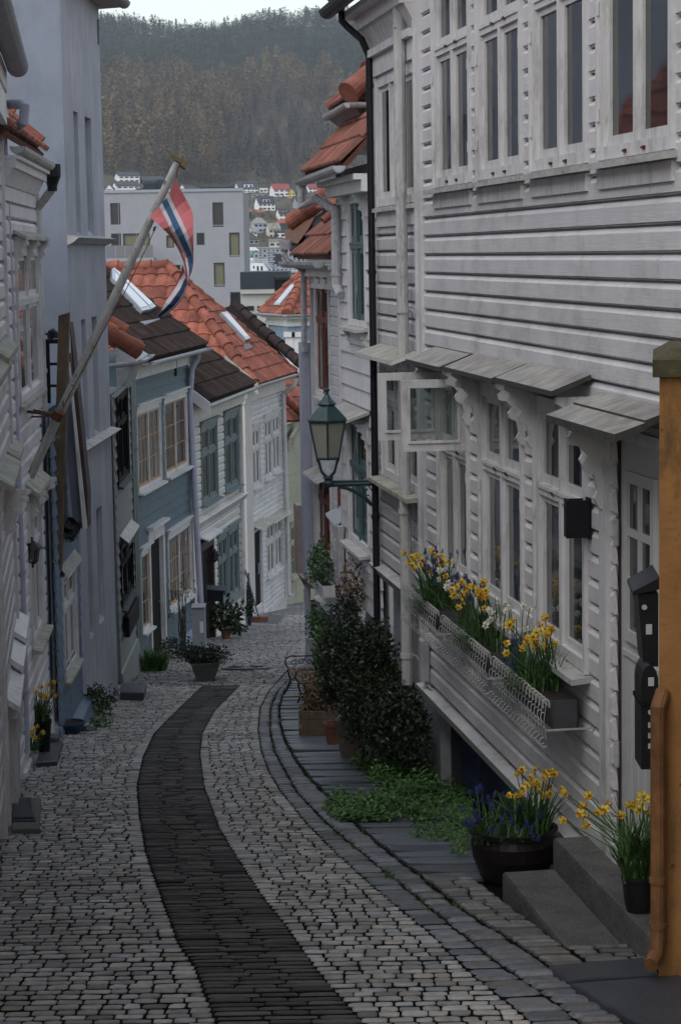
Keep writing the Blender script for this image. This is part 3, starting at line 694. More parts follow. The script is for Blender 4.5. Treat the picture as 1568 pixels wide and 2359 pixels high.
mb.box(b0.x, b1.x, -2.2, b0.y, zg3 + .3, Np.z - .12)
mb.hexa([(b0.x, -2.2, Np.z - .3), (b1.x, -2.2, Np.z - .3), (b1.x, b0.y + .01, Np.z - .3), (b0.x, b0.y + .01, Np.z - .3), (Np.x + .03, -2.2, Np.z - .06), (Fp.x - .03, -2.2, Np.z - .06), (Fp.x - .03, Np.y, Np.z - .06), (Np.x + .03, Np.y, Np.z - .06)]); mb.build('dormer_wall', M['lead'], R3)

# ---- fourth house: red-brown windows, broken roof corner
f4 = Fac(800, 21006 / 793, 722, 21006 / 715, gz(28.0))
R4 = f4.empty('timber_house', 'grey white timber house with red brown windows and a broken orange roof corner', 'house')
L4_ = f4.L; zb4 = f4.hz('P', 600, 1560); zt4 = -.30 - f4.zb
wa = (f4.hu('H', 448, 400), f4.hu('H', 338, 400), f4.hz('H', 350, 745), f4.hz('C', 385, 2080))
wb = (f4.hu('H', 458, 1600), f4.hu('H', 352, 1600), f4.hz('H', 360, 1935), f4.hz('H', 360, 1345))
wc = (.0, f4.hu('H', 523, 1800), f4.hz('H', 530, 2180), f4.hz('H', 530, 1470))
mb = MB(); clad(mb, 0, L4_ - .06, zb4, zt4, .125, [open_of(wa), open_of(wb), open_of(wc)], 'flat')
mb.box(L4_ - .05, L4_ + .02, -.3, .06, zb4 - .1, zt4); mb.build('cladding', M['white2'], R4)
housebox(R4, 0, L4_ - .002, zb4, zt4, 4.5, 'white2')
mb = MB(); mb.box(0, L4_ - .003, -4.3, -.065, -1.0, zb4); mb.build('foundation', M['foundation'], R4)
mb = MB(); mb.hexa([(0, -.1, zb4 - .08), (L4_, -.1, zb4 - .08), (L4_, .05, zb4 - .08), (0, .05, zb4 - .08), (0, -.1, zb4 + .05), (L4_, -.1, zb4 + .05), (L4_, .10, zb4), (0, .10, zb4)]); mb.build('base_board', M['trim'], R4)
for r in (wa, wb): window(R4, r, cas=.06, leaves=2, transom=.3, sm='red_wood', gm='glass', sproj=.06, sash=.06, mull=1)
window(R4, wc, cas=.06, leaves=1, transom=.3, fm='red_wood', sm='red_wood', gm='glass', sill=False, label='narrow red brown door frame beside the corner board')
for uu in (wa[0] - .02, (wa[0] + wa[1]) / 2, wa[1] - .02): bracket(R4, uu, wa[3] + .12, .6)
hood(R4, wb[0] - .06, wb[1] + .08, wb[3] + .06, .22, .08, .03, m=('awning', 'trim'))
sh = [f4.loc(Wc('H', x, y, d)) for x, y, d in ((395, 1672, 27.9), (545, 1600, 27.0), (545, 1705, 26.8), (470, 1765, 27.2))]
mb = MB(); mb.slab(sh, (0, 0, -.03)); mb.build('rain_sheet', M['sheet'], R4)
mb = MB(); mb.box(0, L4_ + .05, -.05, .15, zt4, zt4 + .10); mb.box(0, L4_ + .08, -.05, .24, zt4 + .10, zt4 + .15); mb.box(0, L4_ + .02, -.05, .06, zt4 - .16, zt4); mb.build('cornice', M['trim'], R4)
zg4 = f4.loc(Wc('C', 400, 1895, 27.6)).z
mb = MB(); mb.trough((0, .36, zg4), (L4_ + .32, .36, zg4), .085); mb.build('gutter', M['zinc'], R4)
pl = roofplane(f4, .34, zg4 + .03 + f4.zb, 42)
def rp4(x, y, up=0): return f4.loc(pl.hit('C', x, y, up))
mb = tmb(); tiled(mb, [rp4(600, 1850), rp4(180, 1848), rp4(420, 1560), rp4(560, 1440), rp4(640, 1300)], e=(1, 0, 0), tw=.10, tl=.36, amp=.035); mb.build('roof', M['tile_old'], R4)
mb = tmb(); A_, B_ = rp4(165, 1560, .12), rp4(580, 1225, .16)
ridge(mb, A_, B_, .125, .55, .02); ridge(mb, rp4(430, 1545, .08), rp4(590, 1390, .08), .05, .5, 0)
tiled(mb, [rp4(420, 1440, .1), rp4(600, 1390, .1), rp4(600, 1240, .1), rp4(520, 1300, .1)], e=(1, 0, 0), tw=.2, tl=.3, amp=.04)
mb.build('hip_tiles', M['tile'], R4)
mb = MB(); mb.slab([rp4(90, 1640, .02), rp4(170, 1840, .0), rp4(430, 1560, .03), rp4(560, 1440, .03), rp4(520, 1390, .05), rp4(200, 1590, .05)], (0, 0, -.05)); mb.build('roofing_felt', M['black_matt'], R4)
mb = MB(); mb.slab([rp4(85, 1640, .07), rp4(95, 1700, .07), rp4(205, 1730, .06), rp4(300, 1600, .06), rp4(360, 1490, .06), rp4(300, 1520, .07), rp4(170, 1570, .08)], (0, 0, -.02)); mb.build('flashing', M['rust'], R4)
hp = [f4.loc(Wc('C', x, y, 28.6)) for x, y in ((90, 1700), (92, 1790))]
mb = MB(); mb.tube(hp, [.085, .075], 12); mb.tube([f4.loc(Wc('C', x, y, d)) for x, y, d in ((92, 1785, 28.6), (80, 1830, 28.6), (110, 1885, 28.6), (245, 1965, 29.2), (258, 2010, 29.3), (262, 2700, 29.4))], .04, 8)
mb.build('downpipe', M['zinc'], R4)
for i in range(1): pass
# corner column with bolts on a pink rendered corbel, slim post below
dcol = 29.6
c0 = lambda x, y, d=dcol: f4.loc(Wc('P', x, y, d))
mb = MB(); t_, b_ = f4.loc(Wc('H', 262, 330, dcol)), c0(440, 1255)
mb.box(b_.x - .12, b_.x + .14, b_.y - .085, b_.y + .085, b_.z, t_.z)
mb.box(b_.x - .14, b_.x - .12, b_.y - .02, b_.y - .005, b_.z, t_.z)
for k in range(14): z = b_.z + (t_.z - b_.z) * (k + .5) / 14; mb.box(b_.x - .135, b_.x - .12, b_.y + .02, b_.y + .04, z, z + .02)
mb.build('corner_column', M['pipe_blue'], R4)
pk = [c0(375, 1270), c0(520, 1260), c0(520, 1480, 29.4), c0(430, 1450)]
mb = MB(); z0_ = pk[2].z; mb.hexa([(b_.x - .10, b_.y - .24, z0_), (b_.x + .5, b_.y - .24, z0_), (b_.x + .5, b_.y + .02, z0_), (b_.x - .10, b_.y + .02, z0_ + .05), (b_.x - .2, b_.y - .26, pk[0].z), (b_.x + .5, b_.y - .26, pk[0].z), (b_.x + .5, b_.y + .13, pk[0].z), (b_.x - .2, b_.y + .13, pk[0].z)])
mb.box(b_.x + .3, b_.x + .62, b_.y - .26, b_.y + .13, pk[0].z - .02, pk[0].z + .95); mb.build('corbel', M['pink'], R4)
pb = f4.loc(gnd(712, 1545)); mb = MB(); tpp = c0(405, 1380)
mb.tube([(tpp.x, tpp.y, pb.z), (tpp.x, tpp.y, tpp.z)], .042, 10); mb.build('post', M['pipe_blue'], R4)
mb = MB(); mb.box(tpp.x - .55, tpp.x - .10, tpp.y - .2, tpp.y - .12, pb.z, tpp.z - .05); mb.build('side_panel', M['pipe_blue'], R4)

# ---- ochre rendered wall at the right edge, with coping and pipe
yd = 9.4; px = W(1517, 1500, yd).x; ytop = Wc('J', 1460, 205, yd).z
Y = thing('garden_wall', 'ochre rendered wall end with mossy coping at the right edge', 'wall', (px, yd, gz(yd)))
mb = MB()
nx_ = px / yd
def yw(x, y, z): return Vector((nx_ * y + x - px, y - yd, z - gz(yd)))
mb.hexa([yw(0, yd, gz(yd) - .6), yw(1.2, yd, gz(yd) - .6), yw(1.2, yd + .95, gz(yd) - .6), yw(0, yd + .95, gz(yd) - .6), yw(0, yd, ytop), yw(1.2, yd, ytop), yw(1.2, yd + .95, ytop), yw(0, yd + .95, ytop)])
# ochre block added out of frame to the right, to shade the near street
mb.build('wall_body', M['ochre'], Y)
mb = MB(); mb.hexa([yw(.36, 3.0, -4.5), yw(3.5, 3.0, -4.5), yw(3.5, 8.85, -4.5), yw(.36, 8.85, -4.5), yw(.36, 3.0, 3.2), yw(3.5, 3.0, 3.2), yw(3.5, 8.85, 3.2), yw(.36, 8.85, 3.2)]); mb.build('added_shade_wall', M['ochre'], Y)
mb = MB(); mb.hexa([yw(-.03, yd - .03, ytop + .002), yw(1.2, yd - .03, ytop + .002), yw(1.2, yd + .98, ytop + .002), yw(-.03, yd + .98, ytop + .002), yw(-.03, yd - .03, ytop + .075), yw(1.2, yd - .03, ytop + .075), yw(1.2, yd + .98, ytop + .075), yw(-.03, yd + .98, ytop + .075)])
mb.hexa([yw(-.03, yd - .03, ytop + .076), yw(1.2, yd - .03, ytop + .076), yw(1.2, yd + .98, ytop + .076), yw(-.03, yd + .98, ytop + .076), yw(.05, yd + .05, ytop + .12), yw(1.2, yd + .05, ytop + .12), yw(1.2, yd + .9, ytop + .12), yw(.05, yd + .9, ytop + .12)])
mb.build('coping', M['coping'], Y)
pzb = lambda c, x, y: Wc(c, x, y, yd - .06) - Y.location
mb = MB(); a, b = pzb('K', 1432, 1000), pzb('K', 1432, 1700)
a.z = pzb('K', 1440, 330).z
mb.tube([a + Vector((.03, .06, .05)), a, (b.x, b.y, b.z + .06), pzb('K', 1420, 1760) + Vector((0, -.02, 0)), pzb('K', 1372, 1800) + Vector((0, -.10, 0))], .034, 12)
for yy in (1345, 1610): p = pzb('K', 1438, yy); mb.tube([(a.x, a.y, p.z - .012), (a.x, a.y, p.z + .012)], .040, 12)
mb.build('downpipe', M['ochre_pipe'], Y)

# ---- wall lamp and letter boxes
ul = fr.hu('J', 1120, 900); p = fr.w(ul, .03, 0)
wlm = thing('wall_lamp', 'black box shaped wall lamp beside the white door', 'wall lamp', fr.w(ul, .0, fr.hz('J', 1120, 1000)), fr.rz)
zz0, zz1 = fr.hz('J', 1120, 1020), fr.hz('J', 1120, 828); h0 = zz0 - fr.hz('J', 1120, 1000); hh = zz1 - zz0
mb = MB(); mb.box(-.052, -.046, .03, .17, h0, h0 + hh); mb.box(-.046, .052, .15, .156, h0, h0 + hh); mb.box(.046, .052, .03, .15, h0, h0 + hh); mb.box(-.052, .052, .028, .04, h0 - .01, h0 + hh + .01); mb.box(-.046, .046, .04, .15, h0 + hh - .03, h0 + hh - .02)
mb.build('lamp_housing', M['black'], wlm)
mb = MB(); mb.box(-.02, .03, .05, .12, h0 + .02, h0 + hh - .035); mb.build('lamp_diffuser', M['lamp_glass'], wlm)
def mailbox(name, label, c, xl, yt, yb, d, kind):
    a, b = Wc(c, xl, yt, d), Wc(c, xl, yb, d)
    x1 = nx_ * d; t = thing(name, label, 'letter box', (x1, d, b.z)); wd = x1 - a.x; h = a.z - b.z
    mb = MB()
    if kind:
        mb.hexa([(-wd * .72, 0, 0), (-.004, 0, 0), (.02, .34, 0), (-wd * .72 + .02, .34, 0), (-wd, 0, h * .80), (-.004, 0, h * .80), (.02, .34, h * .80), (-wd + .02, .34, h * .80)])
        mb.build('box_body', M['black'], t)
        m2 = MB(); m2.hexa([(-wd - .025, -.02, h * .80), (0, -.02, h * .86), (.02, .36, h * .86), (-wd, .36, h * .80), (-wd - .025, -.02, h * .84), (0, -.02, h * .99), (.02, .36, h), (-wd, .36, h * .84)]); m2.build('lid', M['black'], t)
        m3 = MB(); m3.box(-wd * .62, -wd * .34, -.006, -.001, h * .36, h * .47); m3.build('name_label', M['paper'], t)
        m4 = MB(); m4.tube([(-wd * .7, -.012, h * .66), (-wd * .7, .002, h * .66)], .012, 10); m4.build('lock', M['zinc'], t)
    else:
        mb.box(-wd, -.004, 0, .22, h * .0, h * .62); mb.lathe([(wd * .5, 0), (wd * .5, .22)], (0, 0, 0), 4) if 0 else None
        pts = [(-wd, 0, h * .66), (-.004, 0, h * .66)] + [(-wd * .5 + wd * .5 * math.cos(t_) - .002, 0, h * .80 + h * .2 * math.sin(t_)) for t_ in [k * math.pi / 8 for k in range(9)]]
        mb.slab([pts[0], pts[1]] + pts[2:], (0, .22, 0))
        mb.build('box_body', M['black'], t)
        m2 = MB(); m2.box(-wd - .008, .0, -.012, .23, h * .62, h * .66); m2.build('lid', M['black_matt'], t)
        m3 = MB(); m3.box(-wd * .62, -wd * .3, -.006, -.001, h * .80, h * .88); m3.build('name_label', M['paper'], t)
        m4 = MB(); m4.tube([(-wd * .5, -.014, h * .55), (-wd * .5, .002, h * .55)], .011, 10)
        for k in range(3): m4.box(-wd * .62, -wd * .32, -.004, .001, h * (.4 - .1 * k), h * (.45 - .1 * k))
        m4.build('lock', M['zinc'], t)
mailbox('letter_box', 'black letter box with slanted lid and white label, the upper one by the ochre wall', 'J', 1345, 1225, 1690, 9.75, 1)
mailbox('letter_box', 'black letter box with rounded top, below the other one by the ochre wall', 'K', 1335, 88, 700, 9.65, 0)

# ---- two concrete steps below the door
def step(label, ctl, ctr, cnl, cnr, h):
    t = [Vector(p) for p in (ctl, ctr, cnr, cnl)]
    z = sum(p.z for p in t) / 4
    for p in t: p.z = z
    o = t[0]
    mb = MB(); b = .02; c = sum(t, Vector()) / 4
    low = [p - o - Vector((0, 0, h)) for p in t]; mid = [p - o - Vector((0, 0, b)) for p in t]; tp_ = [p + (c - p).normalized() * b * 1.4 - o for p in t]
    mb.add(low + mid + tp_, [(0, 1, 5, 4), (1, 2, 6, 5), (2, 3, 7, 6), (3, 0, 4, 7), (4, 5, 9, 8), (5, 6, 10, 9), (6, 7, 11, 10), (7, 4, 8, 11), (8, 9, 10, 11)])
    st = mb.build('concrete_step', M['concrete'], None); st.location = o
    return tag(st, label, 'step')
f_s = lambda u, o, z: fr.w(u, o, z)
uS0, uS1 = fr.loc(W(1157, 2021, 11.55)).x, fr.loc(W(1301, 2205, 10.1)).x
zl = -3.37 - fr.zb; zu = -3.20 - fr.zb
oF = fr.loc(W(1157, 2021, 11.55)).y; oM = fr.loc(W(1273, 1926, 11.6)).y
step('lower grey concrete step lying along the kerb below the white door', f_s(uS0, oF, zl), f_s(uS0, oM, zl), f_s(uS1 - .05, oF, zl), f_s(uS1 - .05, oM, zl), .45)
step('upper grey concrete step against the white house under the door', f_s(uS0 + .02, oM - .004, zu), f_s(uS0 + .02, .10, zu), f_s(uS1 - .5, oM - .004, zu), f_s(uS1 - .5, .10, zu), .6)
# ================================================================== left-hand side of the lane
# ---- teal blue house with oiled wood sashes
f4l = Fac(424, 38.5, 290, 33.6, gz(36))
B4 = f4l.empty('timber_house', 'teal blue timber house with orange wooden window sashes and dark brown tiled roof', 'house')
LL = f4l.L
zw0 = f4l.hz('G', 400, 2010) ; ze4 = -1.65 - f4l.zb
rA, rB, rC, rD = f4l.rect('G', 78, 268, 258, 893), f4l.rect('G', 286, 186, 458, 775), f4l.rect('G', 316, 1212, 492, 1790), f4l.rect('G', 110, 1345, 178, 1955)
dd = f4l.rect('G', 172, 1165, 290, 2125)
dd = (dd[0], dd[1], -.1, dd[3])
mb = MB(); clad(mb, .05, LL, -.5, ze4, .165, [open_of(r) for r in (rA, rB, rC, rD, dd)], 'lap'); mb.build('cladding', M['blue'], B4)
mb = MB(); mb.box(-.02, .10, -.25, .06, -.5, ze4); mb.build('corner_board', M['trim'], B4)
housebox(B4, .0, LL, -1.2, ze4, 4, 'blue')
for r in (rA, rB, rC): window(B4, r, cas=.075, leaves=2, cols=2, rows=3, sm='orange_wood', gm='glass_c' if r is not rB else 'glass', head=.10, sproj=.10, sillm='trim', munt=.016, sash=.034)
window(B4, rD, cas=.06, leaves=1, cols=1, rows=3, sm='orange_wood', gm='glass_l', head=.10, sillm='trim', munt=.016, sash=.034)
mb = MB(); mb.box(dd[0], dd[0] + .11, -.05, .05, -.1, dd[3]); mb.box(dd[1] - .11, dd[1], -.05, .05, -.1, dd[3]); mb.box(dd[0] + .11, dd[1] - .11, -.05, .05, dd[3] - .22, dd[3]); mb.box(dd[0] - .06, dd[1] + .06, -.05, .14, dd[3] + .001, dd[3] + .05); mb.build('door_frame', M['trim'], B4)
mb = MB(); mb.box(dd[0] + .11, dd[1] - .11, -.055, -.03, -.1, dd[3] - .22); dr = mb.build('door', M['black_matt'], B4)
mb = MB(); mb.tube([(dd[0] + .2, -.03, .9), (dd[0] + .2, .03, .9), (dd[0] + .28, .03, .9)], .012, 6); mb.build('handle', M['steel'], dr)
mb = MB(); mb.hexa([(.1, 0, -.4), (dd[0] - .05, 0, -.4), (dd[0] - .05, .10, -.4), (.1, .10, -.4), (.1, 0, f4l.hz('G', 450, 1940)), (dd[0] - .05, 0, f4l.hz('G', 450, 1940)), (dd[0] - .05, .03, f4l.hz('G', 450, 1965)), (.1, .03, f4l.hz('G', 450, 1965))]); mb.build('base_board', M['lightblue'], B4)
mb = MB(); mb.box(-.02, LL, -.04, .06, ze4 - .26, ze4 - .02); mb.box(-.02, LL, -.04, .30, ze4 - .02, ze4 + .01); mb.build('fascia', M['trim'], B4)
mb = MB(); mb.trough((-.15, .40, ze4 + .02), (LL, .40, ze4 + .03), .06); mb.build('gutter', M['zinc'], B4)
tp = math.tan(rad(37.4)); mb = tmb()
tiled(mb, [(-.15, .34, ze4 + .06), (LL + .6, .34, ze4 + .06), (LL + .6, .34 - 2.2, ze4 + .06 + 2.2 * tp), (-.15, .34 - 2.2, ze4 + .06 + 2.2 * tp)], tw=.115, tl=.40, amp=.04)
ridge(mb, (-.15, .3, ze4 + .08), (-.15, .34 - 2.2, ze4 + .08 + 2.2 * tp), .05, .4, .0); mb.build('roof', M['tile_dark'], B4)
pl4 = roofplane(f4l, .34, -1.65 + .06, 37.4)
skylight(B4, pl4, [('B', 60, 1040), ('B', 60, 1105), ('B', 270, 1335), ('B', 330, 1320)], f4l.loc)
skylight(B4, pl4, [('B', 75, 1030), ('B', 62, 1038), ('B', 335, 1318), ('B', 365, 1300)], f4l.loc)
mb = MB(); ap = [f4l.loc(pl4.hit('B', x, y, .05)) for x, y in ((250, 1350), (395, 1325), (420, 1350), (315, 1392))]; mb.slab(ap, (0, 0, -.02)); mb.build('lead_apron', M['lead'], B4)
fpipe(B4, [f4l.loc(Wc('B', 682, 1590, 38.4)), f4l.loc(Wc('B', 680, 1630, 38.4)), f4l.loc(Wc('B', 640, 1700, 38.35)), f4l.loc(Wc('G', 490, 180, 38.3)), f4l.loc(Wc('G', 573, 1740, 38.3))], .055, 'pipe_blue', (f4l.loc(Wc('G', 540, 1000, 38.3)).z,))
fpipe(B4, [f4l.loc(Wc('E', 1210, 590, 33.0)), f4l.loc(Wc('E', 1175, 700, 33.0)), f4l.loc(Wc('E', 1200, 1820, 32.9)), f4l.loc(Wc('F', 1100, 1060, 32.8)), f4l.loc(Wc('F', 1105, 1100, 32.7))], .07, 'pipe_green', (f4l.loc(Wc('E', 1190, 1330, 33)).z,))
mb = MB(); u_ = f4l.hu('B', 512, 1700); z_ = f4l.hz('B', 512, 1700); mb.box(u_ - .05, u_ + .03, .03, .06, z_ - .12, z_ + .16); mb.build('vent', M['black'], B4)
EAVE4 = None

# ---- cream white house with grey green windows and a second dark roof
f5 = Fac(545, 43.6, 424, 38.5, gz(41))
B5 = f5.empty('timber_house', 'cream white timber house with grey green windows and a moulded string course', 'house')
LL = f5.L; ze5 = -2.65 - f5.zb
r1, r2 = f5.rect('G', 566, 392, 686, 985), f5.rect('G', 742, 310, 846, 882)
ra, rb_ = f5.rect('G', 694, 1232, 766, 1762), f5.rect('G', 774, 1172, 850, 1700)
dd = f5.rect('G', 562, 1268, 660, 2000); dd = (dd[0], dd[1], -.3, dd[3])
mb = MB(); clad(mb, .0, LL, -.6, ze5, .15, [open_of(r) for r in (r1, r2, ra, rb_, dd)], 'ship'); mb.build('cladding', M['cream'], B5)
housebox(B5, .0, LL, -1.2, ze5, 4, 'cream')
for r in (r1, r2, ra, rb_): window(B5, r, cas=.07, leaves=2, transom=.33, cols=2 if r in (r1, r2) else 1, fm='tealgrey', sm='tealgrey', head=.10, sproj=.10, sillm='tealgrey')
zs5 = f5.hz('G', 560, 1090); mb = MB(); mb.hexa([(0, 0, zs5 - .16), (LL, 0, zs5 - .16), (LL, .05, zs5 - .16), (0, .05, zs5 - .16), (0, 0, zs5 + .06), (LL, 0, zs5 + .06), (LL, .15, zs5), (0, .15, zs5)]); mb.build('string_course', M['cream'], B5)
mb = MB(); mb.box(dd[0], dd[0] + .12, -.05, .06, -.3, dd[3]); mb.box(dd[1] - .08, dd[1], -.05, .06, -.3, dd[3]); mb.box(dd[0] + .12, dd[1] - .08, -.05, .06, dd[3] - .16, dd[3]); mb.build('door_frame', M['brown_frame'], B5)
mb = MB(); mb.box(dd[0] + .12, dd[1] - .08, -.055, -.04, -.3, dd[3] - .16)
for k in range(4): mb.box(dd[0] + .2, dd[1] - .2, -.04, -.03, .1 + k * .45, .45 + k * .45)
mb.build('door', M['black_matt'], B5)
hood(B5, dd[0] - .06, dd[1] + .08, dd[3] + .14, .22, .06, .03, m=('trim', 'trim'))
mb = MB(); mb.box(0, LL, -.04, .10, ze5 - .3, ze5 - .02); mb.build('fascia', M['cream'], B5)
mb = MB(); mb.trough((.0, .38, ze5 + .02), (LL, .38, ze5 + .0), .055); mb.build('gutter', M['zinc'], B5)
mb = tmb(); tp = math.tan(rad(37)); tiled(mb, [(0, .32, ze5 + .05), (LL + .05, .32, ze5 + .05), (LL + .05, -1.7, ze5 + .05 + 2.02 * tp), (0, -1.7, ze5 + .05 + 2.02 * tp)], tw=.115, tl=.42, amp=.04)
ridge(mb, (.0, .3, ze5 + .07), (.0, -1.7, ze5 + .07 + 2.0 * tp), .05, .4, 0); mb.build('roof', M['tile_dark'], B5)
mb = MB(); a_, b_ = f5.loc(Wc('B', 660, 1830, 39.0)), f5.loc(Wc('B', 735, 1905, 38.9)); mb.slab([(LL + .06, .42, ze5 - .16), (LL + .06, .42, ze5 + .06), (LL + .06, -.5, ze5 + .06 + .92 * tp), (LL + .06, -.5, ze5 - .16 + .92 * tp)], (.04, 0, 0)); mb.build('bargeboard', M['trim'], B5)
fpipe(B5, [f5.loc(Wc('B', 1020, 1850, 43.7)), f5.loc(Wc('B', 965, 1900, 43.3)), f5.loc(Wc('G', 866, 200, 43.3)), f5.loc(Wc('G', 882, 960, 43.3)), f5.loc(Wc('G', 897, 1740, 43.2))], .055, 'pipe', (f5.loc(Wc('G', 884, 930, 43.3)).z,))
mb = MB(); mb.box(f5.hu('G', 875, 1640), f5.hu('G', 875, 1640) + .12, .03, .1, f5.hz('G', 875, 1700), f5.hz('G', 875, 1600)); mb.build('service_box', M['zinc'], B5)

# ---- white house with the orange hipped roof
f6 = Fac(640, 54.0, 545, 49.0, gz(51))
B6 = f6.empty('timber_house', 'white timber house with black door under an orange hipped tile roof', 'house')
LL = f6.L; ze6 = -3.0 - f6.zb
r1, r2, r3 = f6.rect('G', 953, 402, 1012, 860), f6.rect('G', 1046, 330, 1104, 795), f6.rect('G', 1107, 298, 1162, 745)
ra, rb_ = f6.rect('G', 1064, 1128, 1122, 1535), f6.rect('G', 1124, 1086, 1178, 1482)
dd = f6.rect('G', 964, 1190, 1026, 1800); up0 = f6.hu('G', 938, 900)
mb = MB(); clad(mb, .05, up0, -.6, ze6, .125, [open_of(r) for r in (r1, r2, r3, ra, rb_, dd)], 'ship'); mb.build('cladding', M['white'], B6)
housebox(B6, .0, LL, -1.4, ze6, 4, 'white')
mb = MB(); mb.box(up0, f6.hu('G', 905, 900) + .3, -.3, .10, -1.0, ze6 - .25); mb.box(up0 - .05, f6.hu('G', 905, 900) + .3, -.3, .16, ze6 - .25, ze6); mb.build('pilaster', M['cream'], B6); mb = MB(); mb.box(-.02, .1, -.3, .05, -.6, ze6 - .36); mb.build('corner_board', M['cream'], B6)
for r in (r1, r2, r3, ra, rb_): window(B6, r, cas=.06, leaves=2, transom=.34, fm='trim', head=.11, sproj=.08, sillm='trim', gm='glass_l', sash=.05)
for r in (dd,):
    mb = MB(); mb.box(dd[0], dd[1], -.055, -.03, -.3, dd[3]); dr = mb.build('door', M['black_matt'], B6)
    mb = MB(); mb.tube([(dd[0] + .3, -.02, 1.0), (dd[0] + .3, .01, 1.0), (dd[0] + .3, .01, 1.25)], .02, 6); mb.build('handle', M['steel'], dr)
    mb = MB(); mb.box(dd[0] - .08, dd[0], -.05, .05, -.3, dd[3] + .08); mb.box(dd[1], dd[1] + .08, -.05, .05, -.3, dd[3] + .08); mb.build('door_frame', M['trim'], B6)
hood(B6, dd[0] - .2, dd[1] + .15, dd[3] + .22, .28, .09, .04, m=('mossy', 'trim')); hood(B6, rb_[0] - .2, ra[1] + .12, ra[3] + .16, .26, .09, .04, m=('mossy', 'trim'))
zb6 = f6.hz('G', 1100, 1770); mb = MB(); mb.box(.0, dd[0] - .1, -.02, .05, -.6, zb6); mb.build('foundation', M['cream'], B6)
mb = MB(); mb.box(-.03, LL, -.04, .12, ze6 - .35, ze6); mb.build('fascia', M['trim'], B6)
mb = MB(); mb.trough((-.25, .40, ze6 + .03), (LL - .1, .40, ze6 + .05), .06); mb.build('gutter', M['zinc'], B6)
Ce, Ee = f6.loc(Wc('B', 1050, 1775, 49.0)), f6.loc(Wc('B', 1375, 1730, 54.2)); Ce.z = Ee.z = ze6 + .06; Ce.y = Ee.y = .34
Pk = f6.loc(Wc('B', 478, 985, 51.6))
mb = tmb(); tiled(mb, [Ce, Ee, Pk], tw=.13, tl=.36, amp=.03); tiled(mb, [Ce, Ce + Vector((.0, -4.2, 0)), Vector((Pk.x, Pk.y - 2.4, Pk.z)), Pk], tw=.30, tl=.36, amp=.05)
ridge(mb, Ce + Vector((.05, 0, 0)), Pk, .125, .42, .03); ridge(mb, Ee, Pk, .07, .4, .02); ridge(mb, Pk, (Pk.x, Pk.y - 2.4, Pk.z), .12, .42, .02); mb.build('roof', M['tile'], B6)
pl6 = plane3(f6.w(*Ce), f6.w(*Ee), f6.w(*Pk))
skylight(B6, pl6, [('B', 820, 1330), ('B', 862, 1322), ('B', 1025, 1508), ('B', 995, 1520)], f6.loc)
mb = MB(); mb.slab([f6.loc(pl6.hit('B', x, y, .06)) for x, y in ((1000, 1530), (1040, 1520), (1065, 1550), (1010, 1568))], (0, 0, -.02)); mb.build('lead_apron', M['slate'], B6)
mb = MB(); mb.slab([Vector(p) for p in ((Ce.x + .1, .45, ze6 - .15), (Ce.x + .1, .45, ze6 + .12), (Ce.x + .1, -.3, ze6 + .75), (Ce.x + .1, -.3, ze6 + .5))], (.05, 0, 0)); mb.build('bargeboard', M['mossy'], B6)
fpipe(B6, [f6.loc(Wc('B', 1365, 1770, 53.6)), f6.loc(Wc('B', 1350, 1820, 53.6)), f6.loc(Wc('B', 1285, 1870, 53.7)), f6.loc(Wc('G', 1195, 150, 53.7)), f6.loc(Wc('G', 1218, 900, 53.6)), f6.loc(Wc('G', 1238, 1650, 53.5)), f6.loc(Wc('G', 1262, 1680, 53.2))], .06, 'pipe', (f6.loc(Wc('G', 1220, 1000, 53.6)).z,))

# ---- pale green house farthest down on the left
f7 = Fac(692, 59.0, 634, 56.0, gz(57))
B7 = f7.empty('timber_house', 'pale green timber house with latticed window at the bend of the lane', 'house')
LL = f7.L; zt7 = f7.hz('H', 160, 960)
rw = f7.rect('G', 1242, 1135, 1312, 1545)
mb = MB(); clad(mb, .0, LL, -.6, zt7, .19, [open_of(rw)], 'lap'); mb.box(f7.hu('G', 1332, 900) - .06, f7.hu('G', 1332, 900) + .06, -.2, .06, -.6, zt7); mb.build('cladding', M['green_cream'], B7)
housebox(B7, -2.5, LL, -1.4, zt7, 4, 'green_cream')
window(B7, rw, cas=.06, leaves=2, transom=.34, cols=2, rows=2, fm='green_cream', sm='green_cream', gm='glass_l', head=.1, sillm='green_cream')
mb = MB(); p_ = [f7.loc(Wc('H', x, y, d)) for x, y, d in ((90, 1190, 56.3), (110, 1080, 56.3), (180, 960, 57.6), (165, 1020, 57.6))]; mb.slab(p_, f7.e.matrix_world.inverted().to_3x3() @ Vector((.05, -.1, 0)) if 0 else (0, .1, 0)); mb.build('bargeboard', M['mossy'], B7)
mb = tmb(); tiled(mb, [f7.loc(W(640, 972, 55.8)), f7.loc(W(712, 968, 57.5)), f7.loc(W(712, 880, 59.2)), f7.loc(W(640, 872, 57.5))], tw=.22, tl=.36, amp=.04); ridge(mb, f7.loc(W(650, 915, 55.9)), f7.loc(W(705, 965, 57.0)), .11, .4, .04); mb.build('roof', M['tile'], B7)
mb = tmb(); tiled(mb, [f7.loc(W(725, 900, 59.5)), f7.loc(W(640, 905, 57.5)), f7.loc(W(505, 712, 61.0)), f7.loc(W(545, 700, 61.5))], tw=.2, tl=.4, amp=.035); ridge(mb, f7.loc(W(712, 858, 59.6)), f7.loc(W(540, 705, 61.5)), .15, .42, .04); mb.build('upper_roof', M['tile_dark'], B7)

